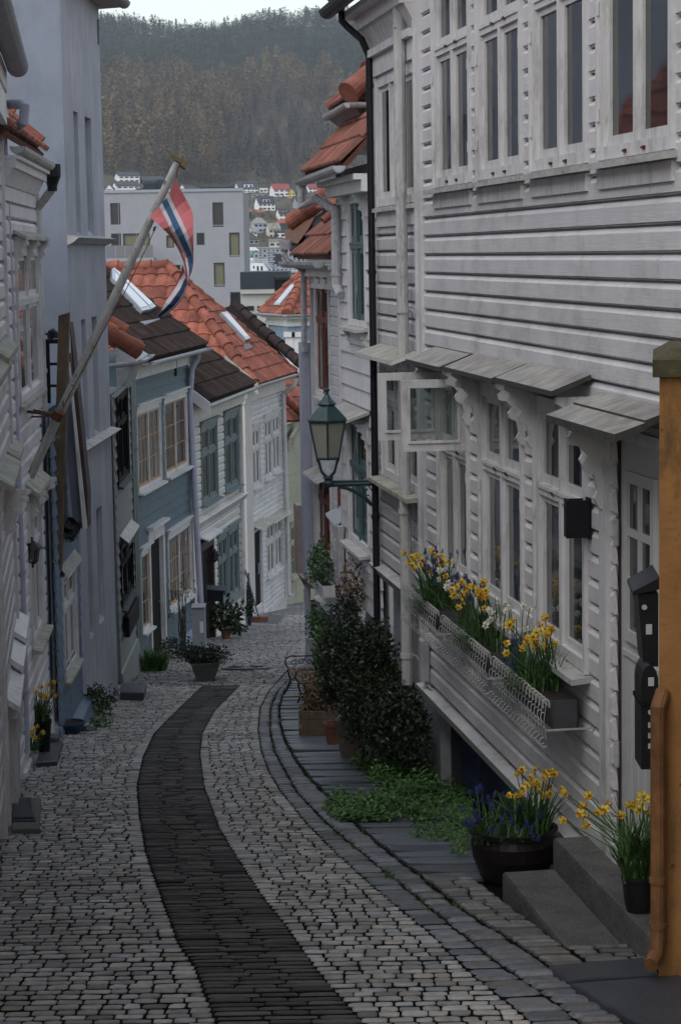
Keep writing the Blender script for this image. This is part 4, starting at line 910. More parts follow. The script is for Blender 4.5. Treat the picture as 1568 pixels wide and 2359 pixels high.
# ---- narrow grey green house between the render tower and the blue house
f3l = Fac(288, 31.2, 246, 28.4, gz(30))
B3 = f3l.empty('timber_house', 'narrow faded grey green timber house with black windows beside the blue grey tower', 'house')
LL = f3l.L; zt3l = f3l.hz('E', 1130, 790)
ra = f3l.rect('E', 1030, 850, 1130, 1680); rb_ = f3l.rect('F', 935, 60, 1030, 575)
mb = MB(); clad(mb, .05, LL, .0, zt3l, .16, [open_of(ra), open_of(rb_)], 'lap'); mb.box(0, .12, -.2, .05, -.4, zt3l); mb.build('cladding', M['grey_green'], B3)
housebox(B3, 0, LL, -1.2, zt3l, 3, 'grey_green')
for r in (ra, rb_): window(B3, r, cas=.08, leaves=2, transom=.3, fm='black_matt', sm='black_matt', sillm='slate', sproj=.07)
hood(B3, rb_[0], rb_[1], rb_[3] + .14, .15, .1, .05, m=('sill', 'slate'))
mb = MB(); mb.hexa([(0, 0, -.5), (LL, 0, -.5), (LL, .16, -.5), (0, .16, -.5), (0, 0, .38), (LL, 0, .38), (LL, .05, .33), (0, .05, .33)]); mb.build('base_board', M['grey_green'], B3)
mb = MB(); mb.bbox(rb_[0] + .1, rb_[1] - .05, .05, .12, f3l.hz('F', 960, 770), f3l.hz('F', 960, 600)); mb.build('window_box', M['black_matt'], B3)
e0, e1 = f3l.loc(Wc('B', 305, 1598, 31.4)), f3l.loc(Wc('B', 180, 1735, 29.6)); e1.z = e0.z; e1.y = e0.y = .32
tp = math.tan(rad(36)); mb = tmb(); b0 = Vector((e0.x, e0.y - .1, e0.z + .1)); b1 = Vector((e1.x, e1.y - .1, e1.z + .1))
tiled(mb, [b0, b1, b1 + Vector((1.0, -1.4, 1.4 * tp)), b0 + Vector((0, -1.4, 1.4 * tp))], tw=.10, tl=.44, amp=.012)
ridge(mb, b0 + Vector((-.05, -.25, .25 * tp)), b0 + Vector((-.05, -1.3, 1.3 * tp)), .09, .4, .03); ridge(mb, b1 + Vector((.0, .05, .0)), b1 + Vector((1.0, -1.2, 1.2 * tp)), .13, .42, .02); mb.build('roof', M['tile'], B3)
mb = MB(); mb.trough(e0, e1, .06); mb.trough(e1, e1 + Vector((1.2, -.4, 0)), .06)
mb.hexa([(e0.x, 0, zt3l - .05), (e1.x + .3, 0, zt3l - .05), (e1.x + .3, .2, e1.z - .1), (e0.x, .2, e0.z - .1), (e0.x, 0, e0.z + .2), (e1.x + .3, 0, e0.z + .2), (e1.x + .3, .28, e1.z), (e0.x, .28, e0.z)]); mb.build('gutter', M['zinc'], B3)
fpipe(B3, [f3l.loc(Wc('E', 1110, 660, 29.4)), f3l.loc(Wc('E', 1105, 790, 29.3)), f3l.loc(Wc('E', 1010, 880, 28.6)), f3l.loc(Wc('E', 1020, 1500, 28.6)), f3l.loc(Wc('E', 1030, 2300, 28.5)), f3l.loc(Wc('F', 938, 1130, 28.4))], .035, 'pipe_green')

# ---- blue grey rendered tower block
ft = Fac(244, 26.6, 158, 23.6, gz(25.5))
T = ft.empty('rendered_house', 'tall blue grey rendered house with narrow slit windows', 'house')
LL = ft.L
slits = [ft.rect('A', 527, 775, 552, 1600), ft.rect('A', 604, 815, 645, 1640), ft.rect('A', 566, 2185, 600, 2345), ft.rect('A', 638, 2168, 678, 2345), ft.rect('E', 790, 1965, 830, 2350), ft.rect('E', 868, 1880, 915, 2350)]
def slit(c, pts):  # left x at top, right x at top, y top, y bottom (at left)
    pass
ledge1 = ft.hz('A', 620, 1650); ledge2 = ft.hz('E', 900, 1200)
ztw = ft.hz('A', 640, 60) + .1
s1 = (ft.hu('A', 552, 1100), ft.hu('A', 522, 1100), ledge1 + .02, ft.hz('A', 520, 775)); s2 = (ft.hu('A', 643, 1100), ft.hu('A', 600, 1100), ledge1 + .02, ft.hz('A', 595, 812))
s3 = (ft.hu('E', 778, 500), ft.hu('E', 738, 500), ledge2 + .01, ft.hz('E', 728, 178)); s4 = (ft.hu('E', 880, 500), ft.hu('E', 833, 500), ledge2 + .01, ft.hz('E', 820, 155))
s5 = (ft.hu('F', 735, 400), ft.hu('F', 698, 400), ft.hz('F', 715, 800), ft.hz('E', 785, 1970)); s6 = (ft.hu('F', 818, 300), ft.hu('F', 772, 300), ft.hz('F', 785, 690), ft.hz('E', 865, 1880))
holes = [tuple([min(h[0], h[1]), max(h[0], h[1]), h[2], h[3]]) for h in (s1, s2, s3, s4, s5, s6)]
def holed(mb, u0, u1, z0, z1, holes, t, o=0):
    us = sorted(set([u0, u1] + [h[0] for h in holes] + [h[1] for h in holes])); zs = sorted(set([z0, z1] + [h[2] for h in holes] + [h[3] for h in holes]))
    inside = lambda u, z: any(h[0] < u < h[1] and h[2] < z < h[3] for h in holes)
    for i in range(len(us) - 1):
        for j in range(len(zs) - 1):
            if not inside((us[i] + us[i + 1]) / 2, (zs[j] + zs[j + 1]) / 2): mb.quad((us[i], o, zs[j]), (us[i + 1], o, zs[j]), (us[i + 1], o, zs[j + 1]), (us[i], o, zs[j + 1]))
    for h in holes:
        a, b, c, d = h
        mb.quad((a, o, c), (a, o - t, c), (a, o - t, d), (a, o, d)); mb.quad((b, o, c), (b, o, d), (b, o - t, d), (b, o - t, c))
        mb.quad((a, o, d), (a, o - t, d), (b, o - t, d), (b, o, d)); mb.quad((a, o, c), (b, o, c), (b, o - t, c + .12), (a, o - t, c + .12))
mb = MB(); holed(mb, 0, LL, -1, ztw, holes, .16)
mb.quad((LL, 0, -1), (LL, -4.5, -1), (LL, -4.5, ztw), (LL, 0, ztw)); mb.quad((0, 0, -1), (0, 0, ztw), (0, -4.5, ztw), (0, -4.5, -1)); mb.quad((0, 0, ztw), (LL, 0, ztw), (LL, -4.5, ztw), (0, -4.5, ztw)); mb.quad((0, -4.5, -1), (0, -4.5, ztw), (LL, -4.5, ztw), (LL, -4.5, -1))
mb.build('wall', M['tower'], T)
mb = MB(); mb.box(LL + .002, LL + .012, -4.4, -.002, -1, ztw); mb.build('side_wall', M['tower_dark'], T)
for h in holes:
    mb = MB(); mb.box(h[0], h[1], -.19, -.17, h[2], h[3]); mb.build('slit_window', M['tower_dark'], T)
for z in (ledge1, ledge2):
    mb = MB(); mb.hexa([(-.05, 0, z - .10), (LL + .04, 0, z - .10), (LL + .04, .05, z - .08), (-.05, .05, z - .08), (-.05, 0, z + .01), (LL + .04, 0, z + .01), (LL + .04, .13, z - .02), (-.05, .13, z - .02)])
    mb.build('ledge', M['sill'], T)
mb = MB(); mb.trough((-.22, .28, ztw + .06), (LL + .1, .28, ztw + .12), .08); mb.hexa([(-.15, -.1, ztw - .03), (LL, -.1, ztw - .03), (LL, .26, ztw - .01), (-.15, .26, ztw - .01), (-.15, -.1, ztw + .02), (LL, -.1, ztw + .02), (LL, .26, ztw + .03), (-.15, .26, ztw + .03)]); mb.build('gutter', M['lead'], T)
mb = tmb(); tiled(mb, [(-.2, .26, ztw + .12), (LL + .1, .26, ztw + .12), (LL + .1, -1.6, ztw + 1.5), (-.2, -1.6, ztw + 1.5)], tw=.16, amp=.04); ridge(mb, (-.2, .2, ztw + .16), (-.2, -1.5, ztw + 1.5), .1); mb.build('roof', M['tile_old'], T)
mb = MB(); c0_ = ft.hu('M', 1155, 400)
for k in range(12): z = ft.hz('M', 1155, 240 + k * 24); mb.box(c0_ - .035, c0_ + .035, .0, .02, z - .018, z + .004)
mb.build('air_vent', M['tower_dark'], T)

# ---- pale blue sliver house with the weathered barge plank
fs = Fac(160, 23.6, 100, 21.2, gz(22.5))
S = fs.empty('timber_house', 'pale blue timber house sliver with white casement window and weathered plank bargeboards', 'house')
LL = fs.L; zts = 3.4; rw = fs.rect('F', 478, 300, 585, 1190)
rw = (rw[0], rw[1], rw[2] + .05, rw[3])
mb = MB(); clad(mb, 0, LL, -.3, zts, .15, [open_of(rw)], 'lap'); mb.build('cladding', M['sliver_blue'], S)
housebox(S, .0, LL, -1, zts, 3, 'sliver_blue')
window(S, rw, cas=.08, leaves=2, transom=.3, fm='trim', gm='glass', sillm='mossy', sproj=.06, cols=1)
hood(S, rw[0] - .04, rw[1] + .02, rw[3] + .12, .10, .1, .03, m=('mossy', 'trim'))
mb = MB(); mb.hexa([(0, 0, -.4), (LL, 0, -.4), (LL, .22, -.4), (0, .22, -.4), (0, 0, .12), (LL, 0, .12), (LL, .1, .05), (0, .1, .05)]); mb.build('base_board', M['sliver_blue'], S)
fpipe(S, [fs.loc(Wc('E', 695, 2050, 23.5)), fs.loc(Wc('F', 620, 200, 23.5)), fs.loc(Wc('F', 655, 1230, 23.4))], .045, 'pipe_blue')
def barge(name, c4_, m, d0, th, lx=0):
    p = [fs.loc(Wc(c, x, y, d0)) for c, x, y in c4_]
    mb = MB(); mb.slab(p, fs.loc(fs.w(0, 0, 0) + Vector((0, th, 0))) - fs.loc(fs.w(0, 0, 0))); return mb.build(name, M[m], S)
barge('barge_plank', [('E', 525, 142), ('E', 622, 112), ('E', 600, 960), ('E', 570, 1700), ('F', 485, 250), ('F', 465, 292), ('F', 405, 190), ('E', 470, 1800), ('E', 505, 900)], 'wood_old', 21.5, .10)
barge('bargeboard', [('E', 612, 560), ('E', 626, 560), ('E', 782, 2050), ('E', 745, 2058)], 'trim', 21.75, .05)
barge('roof_edge', [('E', 624, 200), ('E', 634, 260), ('E', 705, 900), ('E', 786, 1720), ('E', 788, 2040), ('E', 779, 2050), ('E', 672, 1000)], 'brown_frame', 21.85, .30)
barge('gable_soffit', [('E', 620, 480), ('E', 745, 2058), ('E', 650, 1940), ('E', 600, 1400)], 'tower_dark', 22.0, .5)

# ---- near white house with the flagpole
f1 = Fac(85, 21.6, -2, 17.7, gz(20))
N1 = f1.empty('timber_house', 'white timber house with flagpole bracket and wall lantern on the left', 'house')
LL = f1.L; zt1 = .78 - f1.zb
ra = (f1.hu('E', 345, 450), f1.hu('E', 135, 450), f1.hz('E', 200, 905), f1.hz('A', 130, 1720))
rb_ = (f1.hu('N', 240, 500), f1.hu('N', 165, 500), f1.hz('N', 200, 1060), f1.hz('N', 180, 120))
mb = MB(); clad(mb, .05, LL, .25, zt1, .15, [open_of(ra), open_of(rb_)], 'ship'); mb.box(0, .1, -.2, .05, .1, zt1); mb.build('cladding', M['white'], N1)
housebox(N1, 0, LL, -1, zt1, 3.5, 'white')
window(N1, ra, cas=.07, leaves=2, transom=.33, fm='trim', gm='glass_l', sillm='mossy', sproj=.04); window(N1, rb_, cas=.07, leaves=2, transom=.33, fm='trim', gm='glass_l', sillm='mossy', sproj=.09)
zh = f1.hz('E', 300, 1535); hood(N1, rb_[0] - .12, rb_[1] + .1, zh, .14, .09, .045, m=('mossy', 'mossy')); hood(N1, ra[0] - .06, ra[1] + .06, ra[3] + .14, .13, .05, .03, m=('mossy', 'mossy'))
for uu in (ra[0], (ra[0] + ra[1]) / 2, ra[1] - .04): bracket(N1, uu, ra[3] + .09, .8)
for uu in (rb_[0] + .02, rb_[1] - .06): bracket(N1, uu, zh - .08, 1.0)
g0, g1 = f1.loc(W(113, 378, 21.2)), f1.loc(W(43, 338, 17.75)); go_ = max(.10, g0.y); g0.y = g1.y = go_
mb = MB(); mb.trough(g0, (g1.x, go_, g0.z), .065); mb.build('gutter', M['pole'], N1)
mb = MB(); mb.box(g0.x + .02, g1.x, -.05, go_ + .01, g0.z - .10, g0.z - .07)
mb.box(g0.x + .04, g1.x, -.05, go_ - .02, g0.z - .17, g0.z - .101); mb.hexa([(g0.x + .05, 0, g0.z - .30), (g1.x, 0, g0.z - .30), (g1.x, .06, g0.z - .30), (g0.x + .05, .06, g0.z - .30), (g0.x + .05, 0, g0.z - .171), (g1.x, 0, g0.z - .171), (g1.x, go_ - .05, g0.z - .172), (g0.x + .05, go_ - .05, g0.z - .172)]); mb.box(g0.x + .06, g1.x, -.05, .045, g0.z - .42, g0.z - .301); mb.build('cornice', M['trim'], N1)
tp = math.tan(rad(45)); mb = tmb(); tiled(mb, [(g0.x - .05, go_ - .04, g0.z + .1), (g1.x + .5, go_ - .04, g0.z + .1), (g1.x + .5, go_ - 1.94, g0.z + .1 + 1.9 * tp), (g0.x - .05, go_ - 1.94, g0.z + .1 + 1.9 * tp)], tw=.2, tl=.36, amp=.045); ridge(mb, (g0.x, go_ - .08, g0.z + .15), (g0.x, go_ - 1.7, g0.z + .15 + 1.62 * tp), .08, .4, .02); mb.build('roof', M['tile'], N1)
mb = MB(); mb.hexa([(-.02, 0, -.3), (LL, 0, -.3), (LL, .07, -.3), (-.02, .07, -.3), (-.02, 0, .25), (LL, 0, .25), (LL, .05, .24), (-.02, .05, .24)]); mb.build('base_board', M['trim'], N1)
hp = f1.loc(Wc('M', 615, 2060, 21.3)); mb = MB(); mb.lathe([(.045, -.16), (.05, -.10), (.085, -.02), (.085, .10)], hp, 8); mb.build('rain_hopper', M['black'], N1)
fpipe(N1, [hp + Vector((0, 0, -.12)), f1.loc(Wc('A', 355, 1330, 21.35)), f1.loc(Wc('A', 265, 1450, 21.5)), f1.loc(Wc('A', 265, 1600, 21.5)), f1.loc(Wc('E', 400, 1200, 21.5)), f1.loc(Wc('F', 405, 800, 21.45)), f1.loc(Wc('F', 418, 1440, 21.4)), f1.loc(Wc('F', 455, 1520, 21.2))], .042, 'pipe', [f1.loc(Wc('E', 380, 635, 21.5)).z, f1.loc(Wc('F', 405, 840, 21.5)).z])
fpipe(N1, [f1.loc(Wc('M', 75, 1225, 18.3)), f1.loc(Wc('M', 250, 1230, 18.0)), f1.loc(Wc('M', 295, 1260, 17.9)), f1.loc(Wc('M', 280, 1440, 17.9)), f1.loc(Wc('M', 200, 1500, 18.0)), f1.loc(Wc('M', 60, 1530, 18.4)), f1.loc(Wc('M', 30, 1600, 18.5)), f1.loc(Wc('E', 130, 1000, 18.5)), f1.loc(Wc('F', 160, 200, 18.4)), f1.loc(Wc('F', 203, 1700, 18.3))], .042, 'pipe_blue', [f1.loc(Wc('E', 120, 680, 18.5)).z, f1.loc(Wc('F', 160, 260, 18.5)).z, f1.loc(Wc('F', 195, 1180, 18.5)).z])
# ---- nearest white house at the left edge
f0 = Fac(3.4, 17.7, -90, 11.6, gz(14.5))
N0 = f0.empty('timber_house', 'white timber house at the left edge with several weathered white hoods', 'house')
LL = f0.L; zt0 = 1.45 - f0.zb; pc_ = f0.loc(W(28, 1900, 14.6)); uc = pc_.x; oc = pc_.y
LL += 5.2  # wall run on nearer, out of view, to shade the near street
mb = MB(); clad(mb, .02, LL, .3, zt0, .15, [], 'ship'); mb.box(uc - .02, uc + .10, -.1, oc, .05, zt0 - 1.7); mb.box(0, .1, -.1, .05, 0, zt0); mb.box(uc + .34, uc + .46, -.1, oc - .012, .05, zt0 - 1.7); mb.box(uc + .11, uc + .335, -.1, oc - .03, .3, zt0 - 1.9); mb.build('cladding', M['white'], N0)
housebox(N0, 0, LL, -1, zt0, 3.5, 'white')
def zc(c, x, y, d): return f0.loc(Wc(c, x, y, d)).z
for (c, xa, ya, xb, yb, d, mt) in (('E', 97, 398, 80, 525, 17.6, 'mossy'), ('E', 72, 555, 20, 770, 15.6, 'mossy'), ('E', 188, 1292, 188, 1425, 18.2, 'mossy'), ('E', 182, 1450, 140, 1680, 16.6, 'mossy'), ('F', 175, 628, 175, 800, 18.0, 'trim'), ('F', 172, 815, 162, 1020, 17.2, 'trim'), ('F', 163, 1078, 158, 1340, 16.2, 'trim')):
    x_, y_ = q(c, xa, ya); x2_, y2_ = q(c, xb, yb); d2 = d * (y_ - hor(0)) / (y2_ - hor(0)) ; d2 = max(d2, d * .80)
    p = f0.loc(W(x_, y_, d)); p2 = f0.loc(W(x2_, y2_, d2)); hood(N0, p.x, p2.x, p.z + .10, max(.12, (p.y + p2.y) / 2), .10, .045, m=(mt, mt), o0=-.03)
p = f0.loc(Wc('F', 150, 1340, 15.9)); pb_ = f0.loc(Wc('F', 150, 2040, 15.9)); mb = MB(); mb.hexa([(p.x - .3, 0, pb_.z - .1), (p.x + .4, 0, pb_.z - .1), (p.x + .4, p.y - .02, pb_.z - .1), (p.x - .3, p.y - .02, pb_.z - .1), (p.x - .3, 0, p.z), (p.x + .4, 0, p.z), (p.x + .4, p.y, p.z), (p.x - .3, p.y, p.z)]); mb.build('door_side_panel', M['trim'], N0)
for c, x, y, d in (('E', 60, 1700, 16.6), ('E', 110, 1700, 17.4), ('E', 20, 1700, 15.9)): q_ = f0.loc(Wc(c, x, y, d)); bracket(N0, q_.x, q_.z, .9, .045)
ge = f0.loc(Wc('M', 215, 900, 18.2)); mb = MB(); mb.trough((ge.x, ge.y, ge.z + .08), (LL, ge.y, ge.z + .08), .09); mb.build('gutter', M['lead'], N0)
yo_ = ge.y - .12
mb = MB(); mb.hexa([(ge.x, 0, ge.z - .45), (LL, 0, ge.z - .45), (LL, .10, ge.z - .45), (ge.x, .10, ge.z - .45), (ge.x, 0, ge.z + .02), (LL, 0, ge.z + .02), (LL, yo_, ge.z), (ge.x, yo_, ge.z)]); mb.box(ge.x + .02, LL, yo_, yo_ + .03, ge.z - .14, ge.z + .05); mb.build('cornice', M['trim'], N0)
mb = tmb(); tiled(mb, [(ge.x, yo_, ge.z + .14), (LL, yo_, ge.z + .14), (LL, yo_ - 2.1, ge.z + 2.2), (ge.x, yo_ - 2.1, ge.z + 2.2)]); mb.build('roof', M['tile'], N0)

# ---- black rack against the tower side
rk = thing('wall_rack', 'black metal grid rack fixed to the side of the blue grey tower', 'rack', Wc('E', 440, 1800, 22.6))
mb = MB(); A = lambda x, y: Wc('E', x, y, 22.6) - rk.location
for xa, xb in ((412, 445), (432, 470)): mb.tube([A(xa, 360), A(xb, 1790)], .018, 5)
for k in range(8): y = 380 + k * 195; mb.tube([A(405 + k * 4, y), A(540 + k * 4, y)], .016, 5)
mb.box(*sorted((A(405, 360).x, A(545, 360).x)), -.02, .1, A(405, 390).z, A(405, 355).z); mb.build('frame', M['black_matt'], rk)
mb = MB(); mb.tube([A(450, 350), A(455, 285), A(475, 275), A(495, 290), A(500, 345)], .03, 6); mb.tube([A(400, 305), A(540, 305)], .016, 6); mb.build('bracket', M['black'], rk)

# ---- flagpole and the pennant
base = Wc('E', 270, 1590, 19.75); topp = Wc('A', 1240, 1125, 19.0)
fp = thing('flagpole', 'slanting white flaking wooden flagpole held to the left wall', 'flagpole', base)
mb = MB(); pts = [base + (topp - base) * t for t in (0, .15, .5, 1)]; mb.tube([p - base for p in pts], [.040, .042, .040, .033], 12); mb.build('pole', M['pole'], fp)
dv = (topp - base).normalized(); mb = MB(); sd = dv.cross(Vector((0, 1, 0))).normalized()
mb.hexa([topp - base + sd * a + Vector((0, b, 0)) + dv * c for c in (0, .035) for a, b in ((-.075, -.05), (.075, -.05), (.075, .05), (-.075, .05))]); mb.build('cap', M['lichen'], fp)
def E_(x, y, d): return Wc('E', x, y, d) - base
mb = MB(); jn = E_(520, 1035, 19.4); mb.tube([E_(240, 975, 20.6), jn], .014, 6); mb.tube([E_(245, 1000, 19.6), jn], .014, 6); mb.tube([E_(250, 1050, 20.3), E_(480, 1040, 19.5), jn], .009, 6); mb.box(E_(245, 1030, 20.3).x - .02, E_(245, 1030, 20.3).x + .02, E_(245, 1030, 20.3).y - .02, E_(245, 1030, 20.3).y + .02, E_(245, 1080, 20.3).z, E_(245, 1030, 20.3).z)
ax = dv * .04; mb.tube([jn - ax, jn + ax], .055, 10); mb.build('stay', M['rust'], fp)
mb = MB()
A_ = lambda x, y, d=18.95: Wc('A', x, y, d) - base
mb.tube([A_(1250, 1150), A_(1290, 1180)], .012, 6); mb.tube([A_(1245, 1165), A_(1235, 1200), A_(1228, 1240)], .006, 5)
mb.tube([A_(1090, 1575), A_(1030, 1710), A_(850, 2080), A_(700, 2345), E_(600, 900, 19.2), E_(540, 1020, 19.3)], .004, 5); mb.tube([A_(1082, 1580), A_(1072, 1610)], .012, 6); mb.build('halyard', M['twig'], fp)
st = [[(1225, 1240), (1180, 1350), (1160, 1378), (1130, 1412), (1112, 1437), (1045, 1512)], [(1255, 1312), (1200, 1400), (1182, 1424), (1152, 1460), (1135, 1483), (1072, 1536)], [(1300, 1395), (1225, 1452), (1205, 1475), (1178, 1512), (1160, 1532), (1102, 1562)], [(1330, 1450), (1252, 1505), (1230, 1528), (1200, 1562), (1181, 1580), (1136, 1595)],
      [(1346, 1500), (1278, 1560), (1256, 1580), (1222, 1612), (1200, 1626), (1170, 1630)], [(1347, 1565), (1300, 1612), (1279, 1630), (1246, 1660), (1225, 1672), (1194, 1660)], [(1348, 1630), (1320, 1662), (1300, 1684), (1268, 1708), (1248, 1718), (1215, 1692)], [(1349, 1690), (1335, 1715), (1321, 1732), (1288, 1752), (1270, 1760), (1236, 1725)],
      [(1349, 1745), (1345, 1764), (1337, 1780), (1305, 1796), (1289, 1804), (1252, 1757)], [(1348, 1795), (1345, 1808), (1338, 1822), (1312, 1838), (1299, 1844), (1267, 1796)], [(1346, 1845), (1343, 1852), (1337, 1862), (1317, 1874), (1307, 1880), (1281, 1830)], [(1338, 1895), (1335, 1900), (1330, 1906), (1317, 1915), (1310, 1920), (1290, 1885)], [(1322, 1930), (1320, 1936), (1317, 1944), (1312, 1955), (1308, 1962), (1296, 1950)]]
st2 = [[(1274, 1842), (1290, 1900), (1300, 1935), (1306, 1950), (1310, 1955), (1314, 1950)], [(1262, 1890), (1279, 1905), (1289, 1940), (1303, 1968), (1304, 1988), (1310, 1960)], [(1243, 1945), (1256, 1945), (1276, 1968), (1296, 1995), (1298, 2018), (1304, 1995)], [(1222, 1995), (1231, 1995), (1257, 2012), (1284, 2028), (1286, 2052), (1292, 2040)], [(1192, 2045), (1198, 2046), (1224, 2060), (1256, 2075), (1262, 2095), (1270, 2085)], [(1150, 2105), (1154, 2106), (1180, 2118), (1213, 2132), (1225, 2142), (1236, 2126)], [(1118, 2155), (1120, 2157), (1134, 2165), (1158, 2178), (1172, 2184), (1182, 2165)], [(1098, 2196), (1099, 2198), (1102, 2201), (1114, 2212), (1122, 2208), (1126, 2202)]]
flag = thing('pennant', 'long red, white and navy striped pennant hanging limp from the flagpole', 'flag', Wc('A', 1135, 1375, 19.0))
def ribbon(stt, names, mats_, front):
    for b in range(5):
        mb = MB(); rows = []
        for i, r in enumerate(stt):
            row = []
            for k in range(4):
                t = k / 3; x = r[b][0] * (1 - t) + r[b + 1][0] * t; y = r[b][1] * (1 - t) + r[b + 1][1] * t
                w_ = (b + t) / 5
                dep = 18.93 + .07 * math.sin(i * .75 + w_ * 3.2) * min(1, i / 3 + .15) + (.10 if not front else 0) + .02 * math.sin(w_ * 9)
                row.append(Wc('A', x, y, dep) - flag.location)
            rows.append(row)
        for i in range(len(rows) - 1):
            for k in range(3): mb.quad(rows[i][k], rows[i][k + 1], rows[i + 1][k + 1], rows[i + 1][k])
        # cloth thickness: a second skin 3 mm behind
        for i in range(len(rows) - 1):
            for k in range(3): o = Vector((0, .004, 0)); mb.quad(rows[i + 1][k] + o, rows[i + 1][k + 1] + o, rows[i][k + 1] + o, rows[i][k] + o)
        mb.build(names[b], M[mats_[b]], flag, smooth=True)
ribbon(st, ['red_stripe', 'white_stripe', 'navy_stripe', 'white_stripe', 'red_stripe'], ['flag_red', 'flag_white', 'flag_blue', 'flag_white', 'flag_red'], True)
ribbon(st2, ['red_stripe', 'white_stripe', 'navy_stripe', 'white_stripe', 'white_stripe'], ['flag_red', 'flag_white', 'navy', 'flag_white', 'flag_white'], False)

# ---- wall lantern on the near white house, lantern and letter box farther down
def lantern(name, label, c, cx_, ytop, ybot, d, k=1, arm=-.16, glow='glass'):
    a, b = Wc(c, cx_, ytop, d), Wc(c, cx_, ybot, d); h = a.z - b.z; t = thing(name, label, 'wall lantern', b)
    mb = MB(); mb.lathe([(h * .40, h * .62), (h * .36, h * .66), (h * .17, h * .80), (h * .12, h * .82), (h * .10, h * .86), (h * .03, h * .88), (h * .045, h * .94), (.004, h)], n=8); mb.build('lantern_roof', M['black'], t)
    mb = MB(); mb.lathe([(h * .02, 0), (h * .05, h * .05), (h * .03, h * .09), (h * .10, h * .14), (h * .17, h * .19), (h * .17, h * .22)], n=8)
    for i in range(6): an = i * math.pi / 3; mb.tube([(h * .16 * math.cos(an), h * .16 * math.sin(an), h * .2), (h * .24 * math.cos(an), h * .24 * math.sin(an), h * .64)], h * .018, 5)
    mb.tube([(0, 0, h * .12), (arm * .55, .02, h * .10), (arm, .04, h * .16)], h * .035, 6); mb.box(arm - .015, arm + .01, .0, .07, h * .02, h * .36); mb.build('lantern_frame', M['black'], t)
    mb = MB(); mb.lathe([(h * .13, h * .22), (h * .21, h * .63)], n=6); mb.build('lantern_glass', M['glass_l'], t)
    return t
lantern('wall_lantern', 'black six sided wall lantern on the near white house beside the downpipe', 'N', 208, 388, 585, 19.3, arm=-.12)
lantern('wall_lantern', 'small black wall lantern beside the dark door of the cream house', 'G', 682, 1310, 1420, 39.6, arm=-.14)
mbx = thing('letter_box', 'dark letter box with slanted lid beside the cream house door', 'letter box', Wc('G', 697, 1705, 39.5))
h = Wc('G', 697, 1590, 39.5).z - mbx.location.z; mb = MB(); mb.hexa([(-.17, -.08, 0), (.10, -.08, 0), (.10, .12, 0), (-.17, .12, 0), (-.17, -.10, h * .78), (.13, -.10, h * .66), (.13, .12, h * .78), (-.17, .12, h * .9)]); mb.build('box_body', M['black'], mbx)
mb = MB(); mb.hexa([(-.19, -.13, h * .80), (.15, -.13, h * .68), (.15, .13, h * .82), (-.19, .13, h * .94), (-.19, -.13, h * .84), (.15, -.13, h * .72), (.15, .13, h * .87), (-.19, .13, h)]); mb.build('lid', M['slate'], mbx)
# ---- empty window box with coiled wire on the pale blue house
wb_ = thing('window_box', 'dark empty window box with moss and a coiled wire on the pale blue house', 'planter', Wc('E', 640, 2100, 22.0))
P_ = lambda x, y, d=22.0: Wc('E', x, y, d) - wb_.location
mb = MB(); a, b, c_, d_ = P_(570, 2010, 21.8), P_(650, 2040, 21.8), P_(705, 1955, 22.3), P_(600, 1945, 22.3); lowv = Vector((0, 0, -.14))
for p, r in ((a, b), (b, c_), (c_, d_), (d_, a)): mb.hexa([p + lowv, r + lowv, r + lowv + Vector((.01, .01, 0)), p + lowv + Vector((.01, .01, 0)), p, r, r + Vector((.01, .01, 0)), p + Vector((.01, .01, 0))])
mb.build('trough', M['slate'], wb_)
mb = MB(); mb.slab([p + Vector((0, 0, -.03)) for p in (a, b, c_, d_)], (0, 0, -.05)); mb.build('moss', M['herb'], wb_) if 0 else mb.build('soil', M['coping'], wb_)
mb = MB(); s0, s1 = P_(725, 1990, 22.1), P_(620, 2150, 21.6); pts = []
for k in range(90): t = k / 89; an = k * .75; c_ = s0 + (s1 - s0) * t; pts.append(c_ + Vector((.035 * math.cos(an), 0, .035 * math.sin(an))))
mb.tube(pts, .006, 4); mb.tube([P_(570, 2020, 21.8), P_(565, 2150, 21.7)], .012, 5); mb.build('coil', M['black'], wb_)
# ================================================================== the lane itself
def edge(pts, c=None):
    h = sorted([(g.y, g.x) for g in (gnd(x, y, c) for x, y in pts)])
    ys, xs = [a for a, b in h], [b for a, b in h]
    return lambda Y: float(np.interp(Y, ys, xs))
X_left = edge([(-260, 2420), (-150, 2150), (-60, 1960), (10, 1860), (45, 1780), (100, 1700), (165, 1640), (255, 1590), (285, 1565), (300, 1540), (430, 1440), (540, 1425), (640, 1375), (690, 1340)])
S_l = edge([(465, 1581), (396, 1647), (355, 1689), (329, 1745), (316, 1812), (321, 1874), (337, 1966), (373, 2069), (411, 2172), (447, 2223), (468, 2275), (499, 2357), (530, 2430)])
S_r = edge([(554, 1577), (494, 1637), (465, 1689), (460, 1735), (470, 1812), (506, 1910), (560, 1997), (612, 2074), (658, 2131), (715, 2213), (761, 2270), (840, 2357), (905, 2430)])
G_l = edge([(703, 1370), (708, 1440), (704, 1515), (658, 1548), (619, 1591), (599, 1630), (594, 1680), (602, 1730), (619, 1776), (642, 1816), (705, 1895), (760, 1950), (830, 2015), (905, 2080), (989, 2147), (1080, 2238), (1171, 2309), (1226, 2358), (1300, 2430)])
K_l = edge([(708, 1370), (712, 1440), (712, 1518), (672, 1556), (638, 1591), (621, 1630), (619, 1680), (629, 1730), (652, 1773), (682, 1826), (748, 1895), (812, 1950), (880, 2005), (950, 2062), (1048, 2143), (1111, 2195), (1194, 2257), (1277, 2313), (1330, 2358), (1400, 2430)])
